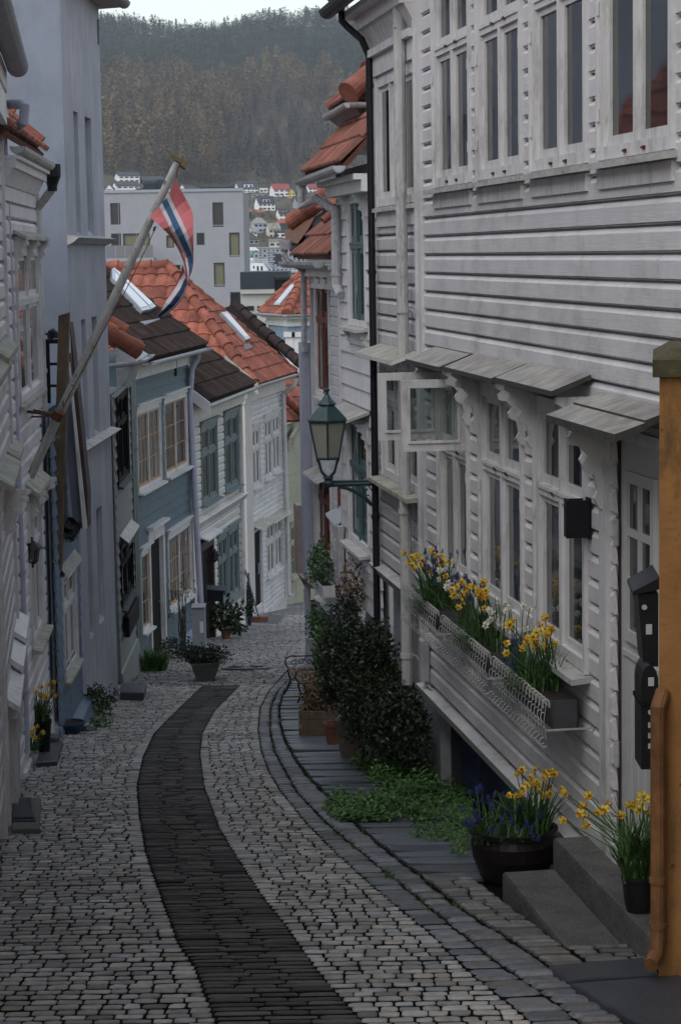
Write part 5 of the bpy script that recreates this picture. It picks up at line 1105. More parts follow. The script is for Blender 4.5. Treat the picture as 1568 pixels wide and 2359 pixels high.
K_r = edge([(712, 1370), (716, 1440), (722, 1525), (688, 1556), (655, 1591), (643, 1630), (645, 1670), (656, 1705), (679, 1750), (710, 1791), (764, 1846), (800, 1885), (870, 1945), (978, 2029), (1071, 2105), (1171, 2167), (1245, 2218), (1324, 2273), (1400, 2325), (1440, 2358), (1520, 2430)])
SE = gnd(500, 1579).y                                          # where the dark strip ends

def stone(V, Fs, Cc, P, z, dome, tint, hue, jit, bev=.012, tilt=(.012, .02)):
    """one sett: P = four plan corners around; irregular octagonal outline, rounded top"""
    cxm, cym = sum(p[0] for p in P) / 4, sum(p[1] for p in P) / 4; h = z + U(-jit, jit); tx, ty = U(-tilt[0], tilt[0]), U(-tilt[1], tilt[1]); c0 = len(V)
    P = [(p[0] + U(-.004, .004), p[1] + U(-.004, .004)) for p in P]; low = []
    for i in range(4):
        a, b, c = P[i], P[i - 1], P[(i + 1) % 4]; k1, k2 = U(.08, .2), U(.08, .2)
        low += [(a[0] + (b[0] - a[0]) * k1, a[1] + (b[1] - a[1]) * k1), (a[0] + (c[0] - a[0]) * k2, a[1] + (c[1] - a[1]) * k2)]
    w_ = max(.02, max(p[0] for p in P) - min(p[0] for p in P)); l_ = max(.02, max(p[1] for p in P) - min(p[1] for p in P))
    sx, sy = 1 - 2 * min(bev, w_ * .2) / w_, 1 - 2 * min(bev, l_ * .2) / l_
    def zz(px, py, dz): return gz(py) + h + dz + tx * (px - cxm) + ty * (py - cym)
    for (px, py) in low: V.append((px, py, zz(px, py, -.035)))
    for (px, py) in low: V.append((px, py, zz(px, py, -dome)))
    for (px, py) in low: V.append((cxm + (px - cxm) * sx, cym + (py - cym) * sy, zz(px, py, 0) + U(-.0018, .0018)))
    V.append((cxm, cym, zz(cxm, cym, .002)))
    Fs += [(c0 + i, c0 + (i + 1) % 8, c0 + 8 + (i + 1) % 8, c0 + 8 + i) for i in range(8)] + [(c0 + 8 + i, c0 + 8 + (i + 1) % 8, c0 + 16 + (i + 1) % 8, c0 + 16 + i) for i in range(8)] + [(c0 + 16 + i, c0 + 16 + (i + 1) % 8, c0 + 24) for i in range(8)]
    t = U(*tint)
    if U(0, 1) < .05: t *= .6
    r_ = U(-hue, hue); Cc += [(t * (1 + r_), t, t * (1 - r_ * 1.3))] * 25
def setts(mb, xl, xr, Y0, Y1, row, wid, z=0.0, gx=.012, gy=.018, tint=(.75, 1.15), hue=.04, dome=.008, jit=.004, rot=0.0, bev=.013, follow=False, shear=.8):
    y = Y0; V, Fs, Cc = [], [], []
    while y < Y1:
        rl = row * U(.85, 1.15); ym = y + rl / 2; a, b = xl(ym), xr(ym)
        if b - a < .02: y += rl; continue
        sl_ = (xl(ym + .25) - xl(ym - .25)) / .5 if follow else 0
        ph = U(0, 6.28); amp = U(.0, .009); sl = U(-.006, .006) + rot - max(-1.2, min(1.2, sl_)) * shear
        x = a; n = max(1, round((b - a) / wid)); ws = [U(.7, 1.3) for _ in range(n)]; k = (b - a) / sum(ws); ws = [w * k for w in ws]
        for w in ws:
            x0, x1 = x + gx * U(.4, .6), x + w - gx * U(.4, .6); x += w
            yo = amp * math.sin((x0 + x1) * 1.7 + ph) + U(-.003, .003)
            y0, y1 = y + yo + gy * U(.4, .6), y + rl + yo - gy * U(.4, .6)
            if y1 - y0 < .02: continue
            s0, s1 = sl * (x0 - a), sl * (x1 - a); q0, q1 = sl_ * (y0 - ym), sl_ * (y1 - ym)
            stone(V, Fs, Cc, [(x0 + q0, y0 + s0), (x1 + q0, y0 + s1), (x1 + q1, y1 + s1), (x0 + q1, y1 + s0)], z, dome, tint, hue, jit, bev)
        y += rl
    o = mb.col; mb.col = None; mb.add(V, Fs); mb.c += Cc; mb.col = o

def stone_mat(name, col, rough=.6, dirt=None, spec=.4, damt=.5):
    return mat(name, col, rough, .25, 14, .5, 70, dirt=dirt, dirt_amt=damt, dirt_scale=(1.2, 1.2, 1.2), tint=True, spec=spec)
M['sett'] = stone_mat('pale_granite_sett', (.31, .302, .285), .65, (.08, .076, .06), .3)
M['sett_dark'] = stone_mat('dark_basalt_sett', (.058, .055, .052), .7, (.035, .033, .031), .3)
M['kerbstone'] = stone_mat('blue_grey_kerb_stone', (.145, .15, .158), .55, (.05, .05, .04), .4)
M['joint'] = mat('dark_joint_soil', (.008, .0075, .0065), 1.0, .4, 6, .8, 60, spec=.03, dirt=(.018, .022, .008), dirt_amt=.8, dirt_scale=(1.5, 1.5, 1.5))
NEAR = 8.2
mb = tmb()
setts(mb, X_left, S_l, NEAR, SE, .100, .102, gy=.030, gx=.010, tint=(.62, 1.2), dome=.004, jit=.0025, bev=.008, hue=.05); setts(mb, S_r, G_l, NEAR, SE, .100, .102, gy=.030, gx=.010, tint=(.62, 1.2), dome=.004, jit=.0025, bev=.008, hue=.05); setts(mb, X_left, G_l, SE, 66, .13, .15, gy=.04, gx=.02, tint=(.45, .9), dome=.005, jit=.003, bev=.009)
structure(mb.build('street', M['sett']))
mb = tmb(); setts(mb, lambda y: S_l(y) + .005, S_r, NEAR, SE - .03, .085, .20, z=.001, gx=.006, gy=.046, tint=(.55, 1.5), hue=.04, dome=.006, jit=.004, bev=.012); structure(mb.build('street_strip', M['sett_dark']))
mb = tmb(); setts(mb, G_l, lambda y: K_l(y) + .01, NEAR, SE + 10, .15, .18, z=.0, gx=.010, gy=.018, tint=(.6, 1.3), jit=.005, hue=.07, follow=True); structure(mb.build('gutter_stones', M['kerbstone']))
mb = tmb(); setts(mb, lambda y: K_l(y) + .01, K_r, NEAR, SE + 10, .13, .4, z=.012, gx=.02, gy=.026, tint=(.6, 1.3), dome=.014, jit=.008, hue=.08, follow=True, bev=.02); structure(mb.build('kerb', M['kerbstone']))
Xw = lambda Y: (fr.a + fr.u * ((Y - fr.a.y) / fr.u.y)).x - .02 if Y < 19 else 2.2
mb = tmb()
Xs = lambda Y: f_s(0, oF, 0).x + (Y - fr.a.y) * (fr.u.x / fr.u.y) - .03
setts(mb, lambda Y: K_r(Y) + .02, Xs, 9.4, 12.3, .10, .15, z=.015, gy=.028, tint=(.28, .6), follow=True, shear=.4)
setts(mb, lambda Y: Xs(Y) + .03, lambda Y: 1.9, 9.75, 10.22, .10, .15, z=.005, gy=.028, tint=(.25, .5))
structure(mb.build('pavement_setts', M['sett']))
mb = tmb(); setts(mb, lambda Y: K_r(Y) + .008, Xw, 12.2, 31, .27, .75, z=.016, gx=.014, gy=.016, tint=(.6, 1.15), hue=.04, dome=.004, jit=.008, rot=-.02, bev=.008, follow=True, shear=0)
structure(mb.build('pavement', M['slab']))
mb = MB()
Ys = [6, 8] + [8 + k * .5 for k in range(1, 130)]
V, Fq = [], []
for k, y in enumerate(Ys):
    V += [(-6, y, gz(y) - .008), (6, y, gz(y) - .008)]
    if k: i = 2 * k; Fq.append((i - 2, i - 1, i + 1, i))
mb.add(V, Fq); structure(mb.build('road_bed', M['joint']))

# terrain: lane hollow, harbour, hillside and mountain
TY = [-40, 60, 75, 130, 300, 560, 600, 680, 760, 850, 1000, 1060, 1300, 1900, 2000, 2600]
TZ = [SL0 + SL1 * -40 - .3, gz(60) - .3, -11.5, -15, -22, -22, -16, -8, 2, 14, 27, 35, 76, 190, 195, 150]
def terr(X, Y):
    z = float(np.interp(Y, TY, TZ))
    if Y > 600: k = min(1, (Y - 600) / 300); z += k * (4 * math.sin(X * .021 + Y * .004) + 2.5 * math.sin(X * .05 - Y * .011)) + max(0, (Y - 1700) / 300) * 3 * math.sin(X * .03 + 1)
    return z
xs = np.concatenate([np.linspace(-900, -260, 12), np.linspace(-240, 260, 70), np.linspace(280, 900, 12)])
ys = np.concatenate([np.array([-40, 0, 30, 60, 75, 100, 130, 200, 300, 450, 560]), np.linspace(600, 2100, 90), np.array([2300, 2600])])
V = [(x, y, terr(x, y) + U(-.4, .4) * (y > 620)) for y in ys for x in xs]; nx = len(xs)
mb = MB(); mb.add(V, [(j * nx + i, j * nx + i + 1, (j + 1) * nx + i + 1, (j + 1) * nx + i) for j in range(len(ys) - 1) for i in range(nx - 1)])
M['hill'] = mat('dry_grass_slope', (.070, .060, .036), .95, .35, .05, .0, dirt=(.030, .036, .018), dirt_amt=.9, dirt_scale=(.02, .02, .02))
structure(mb.build('terrain', M['hill'], smooth=True))
def thit(x, y, up=0):
    r = ray(x, y); prev = None
    for k in range(560, 2200, 2):
        p = r * k
        if p.z - up <= terr(p.x, p.y): return p
    return r * 2100
mb = MB(); mb.quad((-900, 310, -20), (900, 310, -20), (900, 598, -20), (-900, 598, -20)); m_, nt_, p_ = nodes('harbour_water'); p_.inputs['Base Color'].default_value = (.03, .045, .05, 1); p_.inputs['Roughness'].default_value = .15; structure(mb.build('water', m_))
# ================================================================== plants, pots and small things
def leafcloud(mb, c, r, n, size, tint=(.5, 1.5), shell=.55, flat=1.0, droop=0, cone=False, hue=.1):
    c = Vector(c)
    for _ in range(n):
        while True:
            v = Vector((U(-1, 1), U(-1, 1), U(-1, 1)))
            if shell * U(.5, 1.1) < v.length < 1: break
        if cone:
            k = (1 - v.z) / 2; v.x *= k ** .8; v.y *= k ** .8
        lump = 1 + .30 * math.sin(v.x * 7 + c.x * 9 + v.z * 5) * math.cos(v.y * 6 + v.z * 8 + c.z * 5) + (U(0, .35) if U(0, 1) < .05 else 0)
        p = c + Vector((v.x * r[0], v.y * r[1], v.z * r[2])) * lump
        s = size * U(.6, 1.35); a = Vector((U(-1, 1), U(-1, 1), U(-1, 1) * flat - droop)).normalized(); b = a.cross(Vector((U(-1, 1), U(-1, 1), U(-.3, 1)))).normalized()
        t = U(*tint); h = U(-hue, hue); mb.col = (t * (1 + h), t, t * (1 - h))
        mb.add([p - a * s, p - b * s * .42 , p + a * s, p + b * s * .42], [(0, 1, 2, 3)])
def blade(mb, p, h, lean, w, ang, tint=(.6, 1.4), bend=1.0):
    d = Vector((math.cos(ang), math.sin(ang), 0)); s = Vector((-d.y, d.x, 0)) * w
    t = U(*tint); mb.col = (t * U(.9, 1.1), t, t * U(.8, 1.1)); vs, fs = [], []
    for k in range(5):
        u = k / 4; q_ = Vector(p) + d * lean * u ** 1.6 * bend + Vector((0, 0, h * (u - .35 * u ** 3 * min(1.5, lean / max(h, .01)) )))
        ww = 1 - u ** 2.2; vs += [q_ - s * ww, q_ + s * ww]
        if k: i = 2 * k; fs.append((i - 2, i - 1, i + 1, i))
    mb.add(vs, fs); return vs[-1]
def flower_mesh(name, pm, r=.025, tr=1.0, cm='corona'):
    mb = MB()
    for k in range(6):
        a = k * math.pi / 3 + U(-.1, .1); d = Vector((math.cos(a), 0, math.sin(a))); s = Vector((-d.z, 0, d.x)); f = Vector((0, -1, 0)); z = -.15 * (k % 2)
        mb.mi = 0; mb.col = (U(.85, 1.1),) * 3
        p = [d * .15 * r + f * 0, d * .55 * r + s * .36 * r + f * (.05 + z * .3) * r, d * 1.0 * r + f * (-.10 + z) * r, d * .55 * r - s * .36 * r + f * (.05 + z * .3) * r]
        mb.add(p, [(0, 1, 2, 3)])
    mb.mi = 1; mb.col = (1, 1, 1); n = 9; vs = []
    for rr, dd in ((.16, 0), (.24, .25), (.27, .55), (.40, .78)):
        for k in range(n): a = 2 * math.pi * k / n; q_ = rr * r * tr * (1 + .12 * math.sin(3 * a)); vs.append(Vector((q_ * math.cos(a), -dd * r * tr, q_ * math.sin(a))))
    mb.add(vs, [(i * n + k, i * n + (k + 1) % n, (i + 1) * n + (k + 1) % n, (i + 1) * n + k) for i in range(3) for k in range(n)])
    me = mb.build(name, [M[pm], M[cm]]); d = me.data; bpy.data.objects.remove(me); return d
FM = {'y': flower_mesh('daffodil_flower', 'yellow'), 'big': flower_mesh('large_daffodil_flower', 'yellow', .040, .9, 'yellow'), 'w': flower_mesh('narcissus_flower', 'petal_white', .024, .6, 'petal_white')}
def spike_mesh():
    mb = MB(); mb.col = (1, 1, 1)
    for k in range(26):
        t = k / 25; a = k * 2.4; r = .0075 * (1 - t * .75) + .001; c = Vector((r * math.cos(a), r * math.sin(a), .036 * t)); s = .0048 * (1 - .5 * t); tt = U(.6, 1.6); mb.col = (tt * .9, tt, tt)
        mb.add([c + Vector(v) * s for v in ((1, 0, 0), (0, 1, 0), (-1, 0, 0), (0, -1, 0), (0, 0, 1), (0, 0, -1.2))], [(0, 1, 4), (1, 2, 4), (2, 3, 4), (3, 0, 4), (1, 0, 5), (2, 1, 5), (3, 2, 5), (0, 3, 5)])
    me = mb.build('grape_hyacinth_spike', M['muscari']); d = me.data; bpy.data.objects.remove(me); return d
SPK = spike_mesh()
def place(par, name, data, p, rot, s=1):
    o = bpy.data.objects.new(name, data); C.objects.link(o); o.parent = par; o.location = p; o.rotation_euler = rot; o.scale = (s, s, s); return o
def daffodils(label, base, nfl, h, spread, nleaf=40, kind='y', sx=1.0, sy=1.0, s=1.0, group=None, name='daffodil_plant', cat='flowers', face=0, lean=(0, 0), longest=1.0, w=.006, spill=0):
    t = thing(name, label, cat, base, 0, group)
    lv = st = tmb()
    for _ in range(nleaf): blade(lv, (U(-1, 1) * spread * .55 * sx, U(-1, 1) * spread * .55 * sy, 0), h * U(.45, .95) * longest, h * U(.05, .75), w, U(0, 6.28))
    for _ in range(spill): blade(lv, (-.05 + U(-.04, .04), U(-1, 1) * spread * .9 * sy, 0), U(.05, .16), U(.12, .26), w, math.pi + U(-.8, .8), (.5, 1.3))
    pts = []
    for _ in range(nfl):
        p0 = Vector((U(-1, 1) * spread * .5 * sx, U(-1, 1) * spread * .5 * sy, 0)); hh = h * U(.62, 1.05); p2 = Vector((p0.x * 1.7 + lean[0] * U(.2, 1) + U(-.03, .03), p0.y * 1.5 + lean[1] * U(.2, 1), hh))
        m_ = (p0 + p2) * .5 + Vector((-(p2.x - p0.x) * .2, 0, hh * .08)); st.tube([p0, m_, p2], .0028 * s, 5); pts.append(p2)
    lv.build('leaves', M['leaf'], t)  # this mesh holds the flower stems too
    for p in pts: place(t, 'flower', FM[kind], p + Vector((0, -.008, -.004)), (U(-.35, .55), U(0, 6.28), U(-1.0, 1.0) + face), s * U(.85, 1.15))
    return t
def muscari(label, base, nfl, h, spread, nleaf=40, sx=1, sy=1, group=None, hang=0):
    t = thing('grape_hyacinth_plant', label, 'flowers', base, 0, group); lv = st = tmb()
    for _ in range(nleaf): blade(lv, (U(-1, 1) * spread * .5 * sx, U(-1, 1) * spread * .5 * sy, 0), h * U(.4, .9), h * U(.3, 1.1), .0035, U(0, 6.28))
    pts = []
    for _ in range(nfl):
        p0 = Vector((U(-1, 1) * spread * .5 * sx, U(-1, 1) * spread * .5 * sy, 0)); p2 = Vector((p0.x * 1.5 - hang * U(0, 1), p0.y * 1.5 - hang * U(0, .6), h * U(.5, 1.0) - hang * U(0, .8))); st.tube([p0, (p0 + p2) * .5 + Vector((0, 0, h * .1)), p2], .002, 4); pts.append(p2)
    lv.build('leaves', M['leaf'], t)  # stems of the spikes are in here with the leaves
    for p in pts: place(t, 'flower_spike', SPK, p, (U(-.4, .4), U(-.4, .4), U(0, 6)), U(.9, 1.35))
    return t
def pot(name, label, cat, base, prof, m, soil=None, n=24, sx=1, sy=1, ph=0, group=None, rz=0):
    """prof lists (radius, height) of the outside; the wall is given thickness and earth inside"""
    t = thing(name, label, cat, base, rz, group); rt, zt_ = prof[-1]
    mb = MB(); inner = [(rt * .88, zt_), (rt * .84, zt_ * .86)]
    mb.lathe(prof + inner, (0, 0, 0), n, sx, sy, ph); mb.build('pot_body', M[m], t)
    mb = MB(); mb.lathe([(.001, zt_ * .80), (rt * .85, zt_ * .85), (rt * .845, zt_ * .87), (.001, zt_ * .9)], (0, 0, 0), n, sx, sy, ph); mb.build('soil', M['soil'], t)
    return t
def onstreet(c, x, y): return gnd(x, y, c)
def shrub(name, label, cat, base, parts, leafm='box', stems=4, group=None, tint=(.35, 1.7), size=.028):
    t = thing(name, label, cat, base, 0, group); mb = tmb()
    for (c, r, n, cone) in parts: leafcloud(mb, c, r, n, size, tint, cone=cone)
    mb.build('foliage', M[leafm], t)
    mb = MB(); zt_ = parts[0][0][2]
    for k in range(stems): x, y = U(-.04, .04), U(-.04, .04); c = parts[k % len(parts)][0]; mb.tube([(x, y, 0), (x * 1.5 + c[0] * .4, y * 1.5 + c[1] * .4, zt_ * .5), (c[0] + U(-.1, .1), c[1] + U(-.1, .1), c[2] + parts[k % len(parts)][1][2] * .4)], [.012, .009, .004], 5)
    mb.build('stem', M['twig'], t); return t

# ---- flower troughs under the three ground floor windows
ztr_ = -2.48 - fr.zb
for i, (r, wh) in enumerate(zip(gw, ('farthest of the three, beneath the opened casements', 'middle one of the three on the white house', 'nearest of the three, beside the white door'))):
    u0, u1 = r[0] + .0, r[1] - .04
    t = thing('flower_trough', 'white metal scrollwork flower trough, ' + wh, 'planter', fr.w(u0, 0, ztr_ - .17), fr.rz, 'flower troughs with scroll rails')
    Lq = u1 - u0; mb = MB()
    mb.box(0, Lq, .08, .09, 0, .16); mb.hexa([(0, .22, 0), (Lq, .22, 0), (Lq, .23, 0), (0, .23, 0), (0, .25, .16), (Lq, .25, .16), (Lq, .262, .16), (0, .262, .16)])
    for a in (0, Lq - .01): mb.hexa([(a, .08, 0), (a + .01, .08, 0), (a + .01, .225, 0), (a, .225, 0), (a, .08, .16), (a + .01, .08, .16), (a + .01, .255, .16), (a, .255, .16)])
    mb.box(.01, Lq - .01, .09, .22, 0, .01); mb.build('trough', M['trough'], t)
    mb = MB(); mb.box(.012, Lq - .012, .091, .238, .1, .135); mb.build('soil', M['soil'], t)
    mb = MB(); yo = .285; n = max(6, round((Lq + .2) / .075))
    mb.box(-.1, Lq + .1, yo - .003, yo + .003, .01, .02); mb.box(-.1, Lq + .1, yo - .003, yo + .003, .155, .165)
    for k in range(n):
        cxx = -.08 + (Lq + .16) * k / (n - 1); rr = .032
        pts = [(cxx + .25 * rr * math.cos(a), yo + rr * .55 * math.cos(a), .155 + rr * math.sin(a)) for a in [-.6 + j * .42 for j in range(11)]]
        mb.tube(pts, .0055, 5); pts = [(cxx + .2 * rr * math.cos(a), yo + .018 + rr * .35 * math.cos(a), .085 + rr * .9 * math.sin(a)) for a in [-2.4 + j * .5 for j in range(10)]]; mb.tube(pts, .003, 4)
        mb.tube([(cxx, yo, .155), (cxx, yo + .012, .07), (cxx, yo, -.04)], .0025, 4); pts = [(cxx + .2 * rr * math.cos(a), yo + .012 + .026 * math.cos(a), -.055 + .028 * math.sin(a)) for a in [1.57 - j * .55 for j in range(8)]]; mb.tube(pts, .003, 4)
    for a in (-.1, Lq + .1): mb.box(a - .008, a + .008, .0, yo, .012, .020)
    mb.build('scroll_rail', M['rail'], t)
    tx = ('growing in the farthest trough by the opened casement', 'growing in the middle window trough', 'growing in the trough nearest the door')[i]
    b = fr.w(u0 + Lq * .40, .17, ztr_ - .05)
    daffodils('cluster of yellow daffodils ' + tx, b + fr.u * .06, 22, .40, .19, 120, sx=.9, sy=1.6, lean=(-.10, -.04), s=1.15, w=.007, spill=60)
    if i != 0: muscari('dark blue grape hyacinths ' + tx, fr.w(u0 + Lq * (.80 if i == 1 else .78), .18, ztr_ - .05), 36, .34 if i == 1 else .24, .2, 46, sx=.7, sy=1.2, hang=.0 if i == 1 else .12)
    else: muscari('dark blue grape hyacinths ' + tx, fr.w(u0 + Lq * .35, .17, ztr_ - .05), 34, .38, .2, 40, sy=1.4)
    if i != 2: daffodils('cream white narcissus ' + tx, fr.w(u0 + Lq * .08, .17, ztr_ - .05), 8, .32, .09, 14, 'w', s=1.2, name='narcissus_plant')
    else: daffodils('pale narcissus on tall stems beside the grape hyacinths', fr.w(u0 + Lq * .95, .14, ztr_ - .05), 6, .42, .10, 10, 'w', s=1.1, name='narcissus_plant')
# ---- big glazed pot, and the black pot on the step
bp = W(1182, 2062, 12.15); bp.z = gz(12.15) - .01
pot('flower_pot', 'large dark brown glazed round pot standing on the pavement beside the steps', 'plant pot', bp, [(.15, 0), (.19, .05), (.235, .17), (.245, .25), (.228, .295), (.255, .305), (.258, .33)], 'pot_dark', n=32)
daffodils('upright yellow daffodils in the large brown pot', bp + Vector((.10, .06, .27)), 26, .36, .19, 150, s=1.0, sx=1, sy=.8, longest=1.0, w=.007)
muscari('blue grape hyacinths spilling over the large brown pot', bp + Vector((-.07, -.06, .28)), 26, .16, .30, 190, hang=.06)
muscari('blue grape hyacinths at the rear of the large brown pot', bp + Vector((-.13, .10, .28)), 16, .24, .2, 60)
p2 = Wc('K', 1325, 1490, 10.25); p2.z = zu + fr.zb
pot('flower_pot', 'glossy black round pot on the upper step by the ochre wall', 'plant pot', p2, [(.062, 0), (.075, .05), (.085, .15), (.09, .165), (.09, .18)], 'black', n=24)
daffodils('small orange cupped daffodils leaning left from the black pot', p2 + Vector((-.02, 0, .15)), 12, .46, .10, 80, lean=(-.34, .05), w=.009, s=1.1, longest=1.05)
daffodils('three large pale yellow daffodils in the black pot', p2 + Vector((.03, -.01, .15)), 4, .50, .07, 20, 'big', lean=(-.03, 0), w=.009)
# ---- shrubs in front of the second white house
def fw(fac, c, x, o, Z=None):
    u = fac.hu(c, x, 1500) if c is None else fac.hu(c, x, 700); return fac.w(u, o, 0)
pA = f2.w(f2.hu(None, 918, 1500), .30, 0); pA.z = gz(pA.y)
shrub('boxwood_shrub', 'wide dark green boxwood shrub against the white downpipe', 'shrub', pA, [((0, .05, .90), (.26, .5, .34), 4200, 0), ((.05, -.2, .66), (.28, .6, .38), 4600, 0), ((.20, -.75, .62), (.22, .5, .36), 3600, 0), ((.36, -1.15, .58), (.15, .35, .34), 2000, 0), ((-.16, .3, 1.02), (.18, .3, .22), 1300, 0), ((.10, -.2, 1.14), (.13, .3, .16), 900, 0)], tint=(.15, 2.0), size=.021)
pB = W(826, 1745, 18.6); pB.z = gz(18.6)
shrub('boxwood_shrub', 'broad dark boxwood shrub in the pale pink pot beside the bench', 'shrub', pB + Vector((0, 0, .25)), [((.02, 0, .50), (.36, .42, .32), 5600, 0), ((-.10, .1, .72), (.26, .34, .26), 2800, 0), ((.30, -.15, .34), (.22, .32, .26), 2200, 0), ((-.22, .1, .42), (.14, .2, .18), 900, 0)], tint=(.15, 2.0), size=.021)
pC = W(800, 1600, 21.3); pC.z = gz(21.3)
shrub('conifer', 'dark brownish green upright conifer behind the boxwood', 'shrub', pC, [((0, 0, .98), (.19, .19, .42), 2600, 0), ((.05, 0, .55), (.24, .24, .42), 1600, 0)], 'conifer', size=.024)
pD = W(745, 1560, 23.2); pD.z = gz(23.2)
shrub('leafy_shrub', 'thin twiggy shrub with fresh green leaves by the white bowl', 'shrub', pD, [((0, 0, .72), (.13, .13, .35), 420, 0), ((.08, 0, .42), (.14, .14, .2), 300, 0)], 'herb', 8)
# ---- pots in the little front garden
p = onstreet('I', 720, 1440); p = W(*q('I', 722, 1440), 18.9); p.z = gz(18.9) + .03
pot('flower_pot', 'pale pink tapering square pot below the boxwood shrub', 'plant pot', p, [(.135, 0), (.185, .28), (.20, .285), (.20, .33)], 'terra_pale', n=4, ph=.55)
p = W(*q('I', 905, 1490), 17.9); p.z = gz(17.9) + .03
pot('flower_pot', 'white ribbed bucket pot below the boxwood shrub', 'plant pot', p, [(.10, 0), (.115, .08), (.117, .085), (.117, .09), (.13, .18), (.138, .185), (.138, .20)], 'plastic_white')
p = W(*q('I', 578, 1435), 19.9); p.z = gz(19.9) + .03
pot('flower_pot', 'small terracotta pot between wooden trough and pale pink pot', 'plant pot', p, [(.055, 0), (.075, .16), (.085, .165), (.085, .20)], 'terracotta')
p = W(*q('I', 480, 1290), 20.9); p.z = gz(20.9) + .03
t = thing('planter_trough', 'weathered wooden trough filled with brown dried plants beside the bench', 'planter', p, -.25)
mb = MB()
for k in range(3): mb.bbox(-.16, .13, -.16, -.14, k * .085, k * .085 + .08, .005)
mb.bbox(-.16, -.14, -.14, .3, 0, .25, .006); mb.bbox(.11, .13, -.14, .3, 0, .25, .006); mb.bbox(-.16, .13, .3, .32, 0, .25, .006); mb.build('boards', M['wood_old'], t)
mb = MB(); mb.box(-.14, .11, -.14, .3, .15, .2); mb.build('soil', M['soil'], t)
shrub('dried_plant', 'brown dried bushy plant in the wooden trough', 'plant', p + Vector((0, .08, .18)), [((0, 0, .17), (.17, .22, .2), 1500, 0)], 'dry', 6, size=.022)
p = W(*q('I', 470, 715), 23.6); zg_ = gz(23.6) + .03
t = thing('pedestal_bowl', 'white glazed bowl on a slim black stand beside the slim post', 'planter', (p.x, p.y, zg_)); hb_ = p.z - zg_
mb = MB(); mb.lathe([(.03, hb_), (.09, hb_ + .06), (.115, hb_ + .15), (.125, hb_ + .16), (.125, hb_ + .175), (.11, hb_ + .175), (.10, hb_ + .12)], n=24); mb.build('bowl', M['plastic_white'], t)
mb = MB()
for k in range(3): a = k * 2.09; mb.tube([(.05 * math.cos(a), .05 * math.sin(a), hb_ + .01), (.03 * math.cos(a), .03 * math.sin(a), hb_ * .5), (.12 * math.cos(a), .12 * math.sin(a), 0)], .008, 5)
mb.build('stand', M['black'], t)
mb = MB(); mb.lathe([(.001, hb_ + .12), (.102, hb_ + .125), (.102, hb_ + .14), (.001, hb_ + .145)], n=20); mb.build('soil', M['soil'], t)
shrub('leafy_shrub', 'wispy green and reddish plant in the white bowl', 'plant', (p.x, p.y, zg_ + hb_ + .12), [((0, 0, .2), (.13, .13, .22), 380, 0)], 'leaf', 6, size=.024)
# ground cover
mb = tmb(); rr_ = random.Random(5)
def carpet(poly, n, hmax, size, c='I'):
    P = [q(c, *a) for a in poly]; x0, x1 = min(a for a, b in P), max(a for a, b in P); y0, y1 = min(b for a, b in P), max(b for a, b in P)
    def ins(x, y):
        r = False
        for i in range(len(P)):
            (a, b), (c_, d) = P[i], P[i - 1]
            if (b > y) != (d > y) and x < (c_ - a) * (y - b) / (d - b) + a: r = not r
        return r
    for _ in range(n):
        x, y = rr_.uniform(x0, x1), rr_.uniform(y0, y1)
        if not ins(x, y): continue
        g = gnd(x, y); h = hmax * rr_.random() ** 1.4 * (.5 + .5 * math.sin(g.x * 8) * math.cos(g.y * 5)) 
        for _k in range(5):
            p = g + Vector((rr_.uniform(-.05, .05), rr_.uniform(-.05, .05), .03 + h * rr_.uniform(.5, 1))); s = size * rr_.uniform(.6, 1.3); a = Vector((rr_.uniform(-1, 1), rr_.uniform(-1, 1), rr_.uniform(-.5, .5))).normalized(); b = a.cross(Vector((rr_.uniform(-.4, .4), rr_.uniform(-.4, .4), 1))).normalized()
            t = rr_.uniform(.4, 1.5); mb.col = (t * rr_.uniform(.8, 1.2), t, t * .9); mb.add([p - a * s, p - b * s * .5, p + a * s, p + b * s * .5], [(0, 1, 2, 3)])
carpet([(700, 1500), (850, 1440), (1280, 1440), (1290, 1900), (1100, 1910), (950, 1800), (850, 1620)], 2600, .28, .020)
carpet([(520, 1810), (640, 1750), (760, 1790), (850, 1750), (1000, 1780), (1000, 1916), (640, 1916)], 1300, .2, .018)
carpet([(0, 830), (240, 780), (330, 880), (330, 1100), (150, 1150), (0, 1110)], 650, .10, .016, 'K')
carpet([(240, 950), (330, 900), (330, 1200), (250, 1240)], 200, .16, .016, 'K')
structure(mb.build('ground_cover', M['herb']))['kind'] = 'stuff'; bpy.data.objects['ground_cover']['label'] = 'low bright green weeds growing over the pavement by the house'
mb = tmb()
for k in range(520):
    Yq = U(10, 27); w_ = rr_.random()
    Xq = (K_l(Yq) if w_ < .45 else K_r(Yq) if w_ < .8 else X_left(Yq) + U(0, .12)) + U(-.02, .02)
    if math.sin(Yq * 2.3) + math.sin(Yq * 5.1 + 1) < -.2: continue
    for j in range(6): blade(mb, (Xq + U(-.02, .02), Yq + U(-.04, .04), gz(Yq) - .015), U(.012, .04), U(.0, .025), .004, U(0, 6.28), (.35, 1.1))
o = mb.build('grass', M['herb']); tag(o, 'small tufts of grass growing in the kerb joints', None, None, 'stuff')
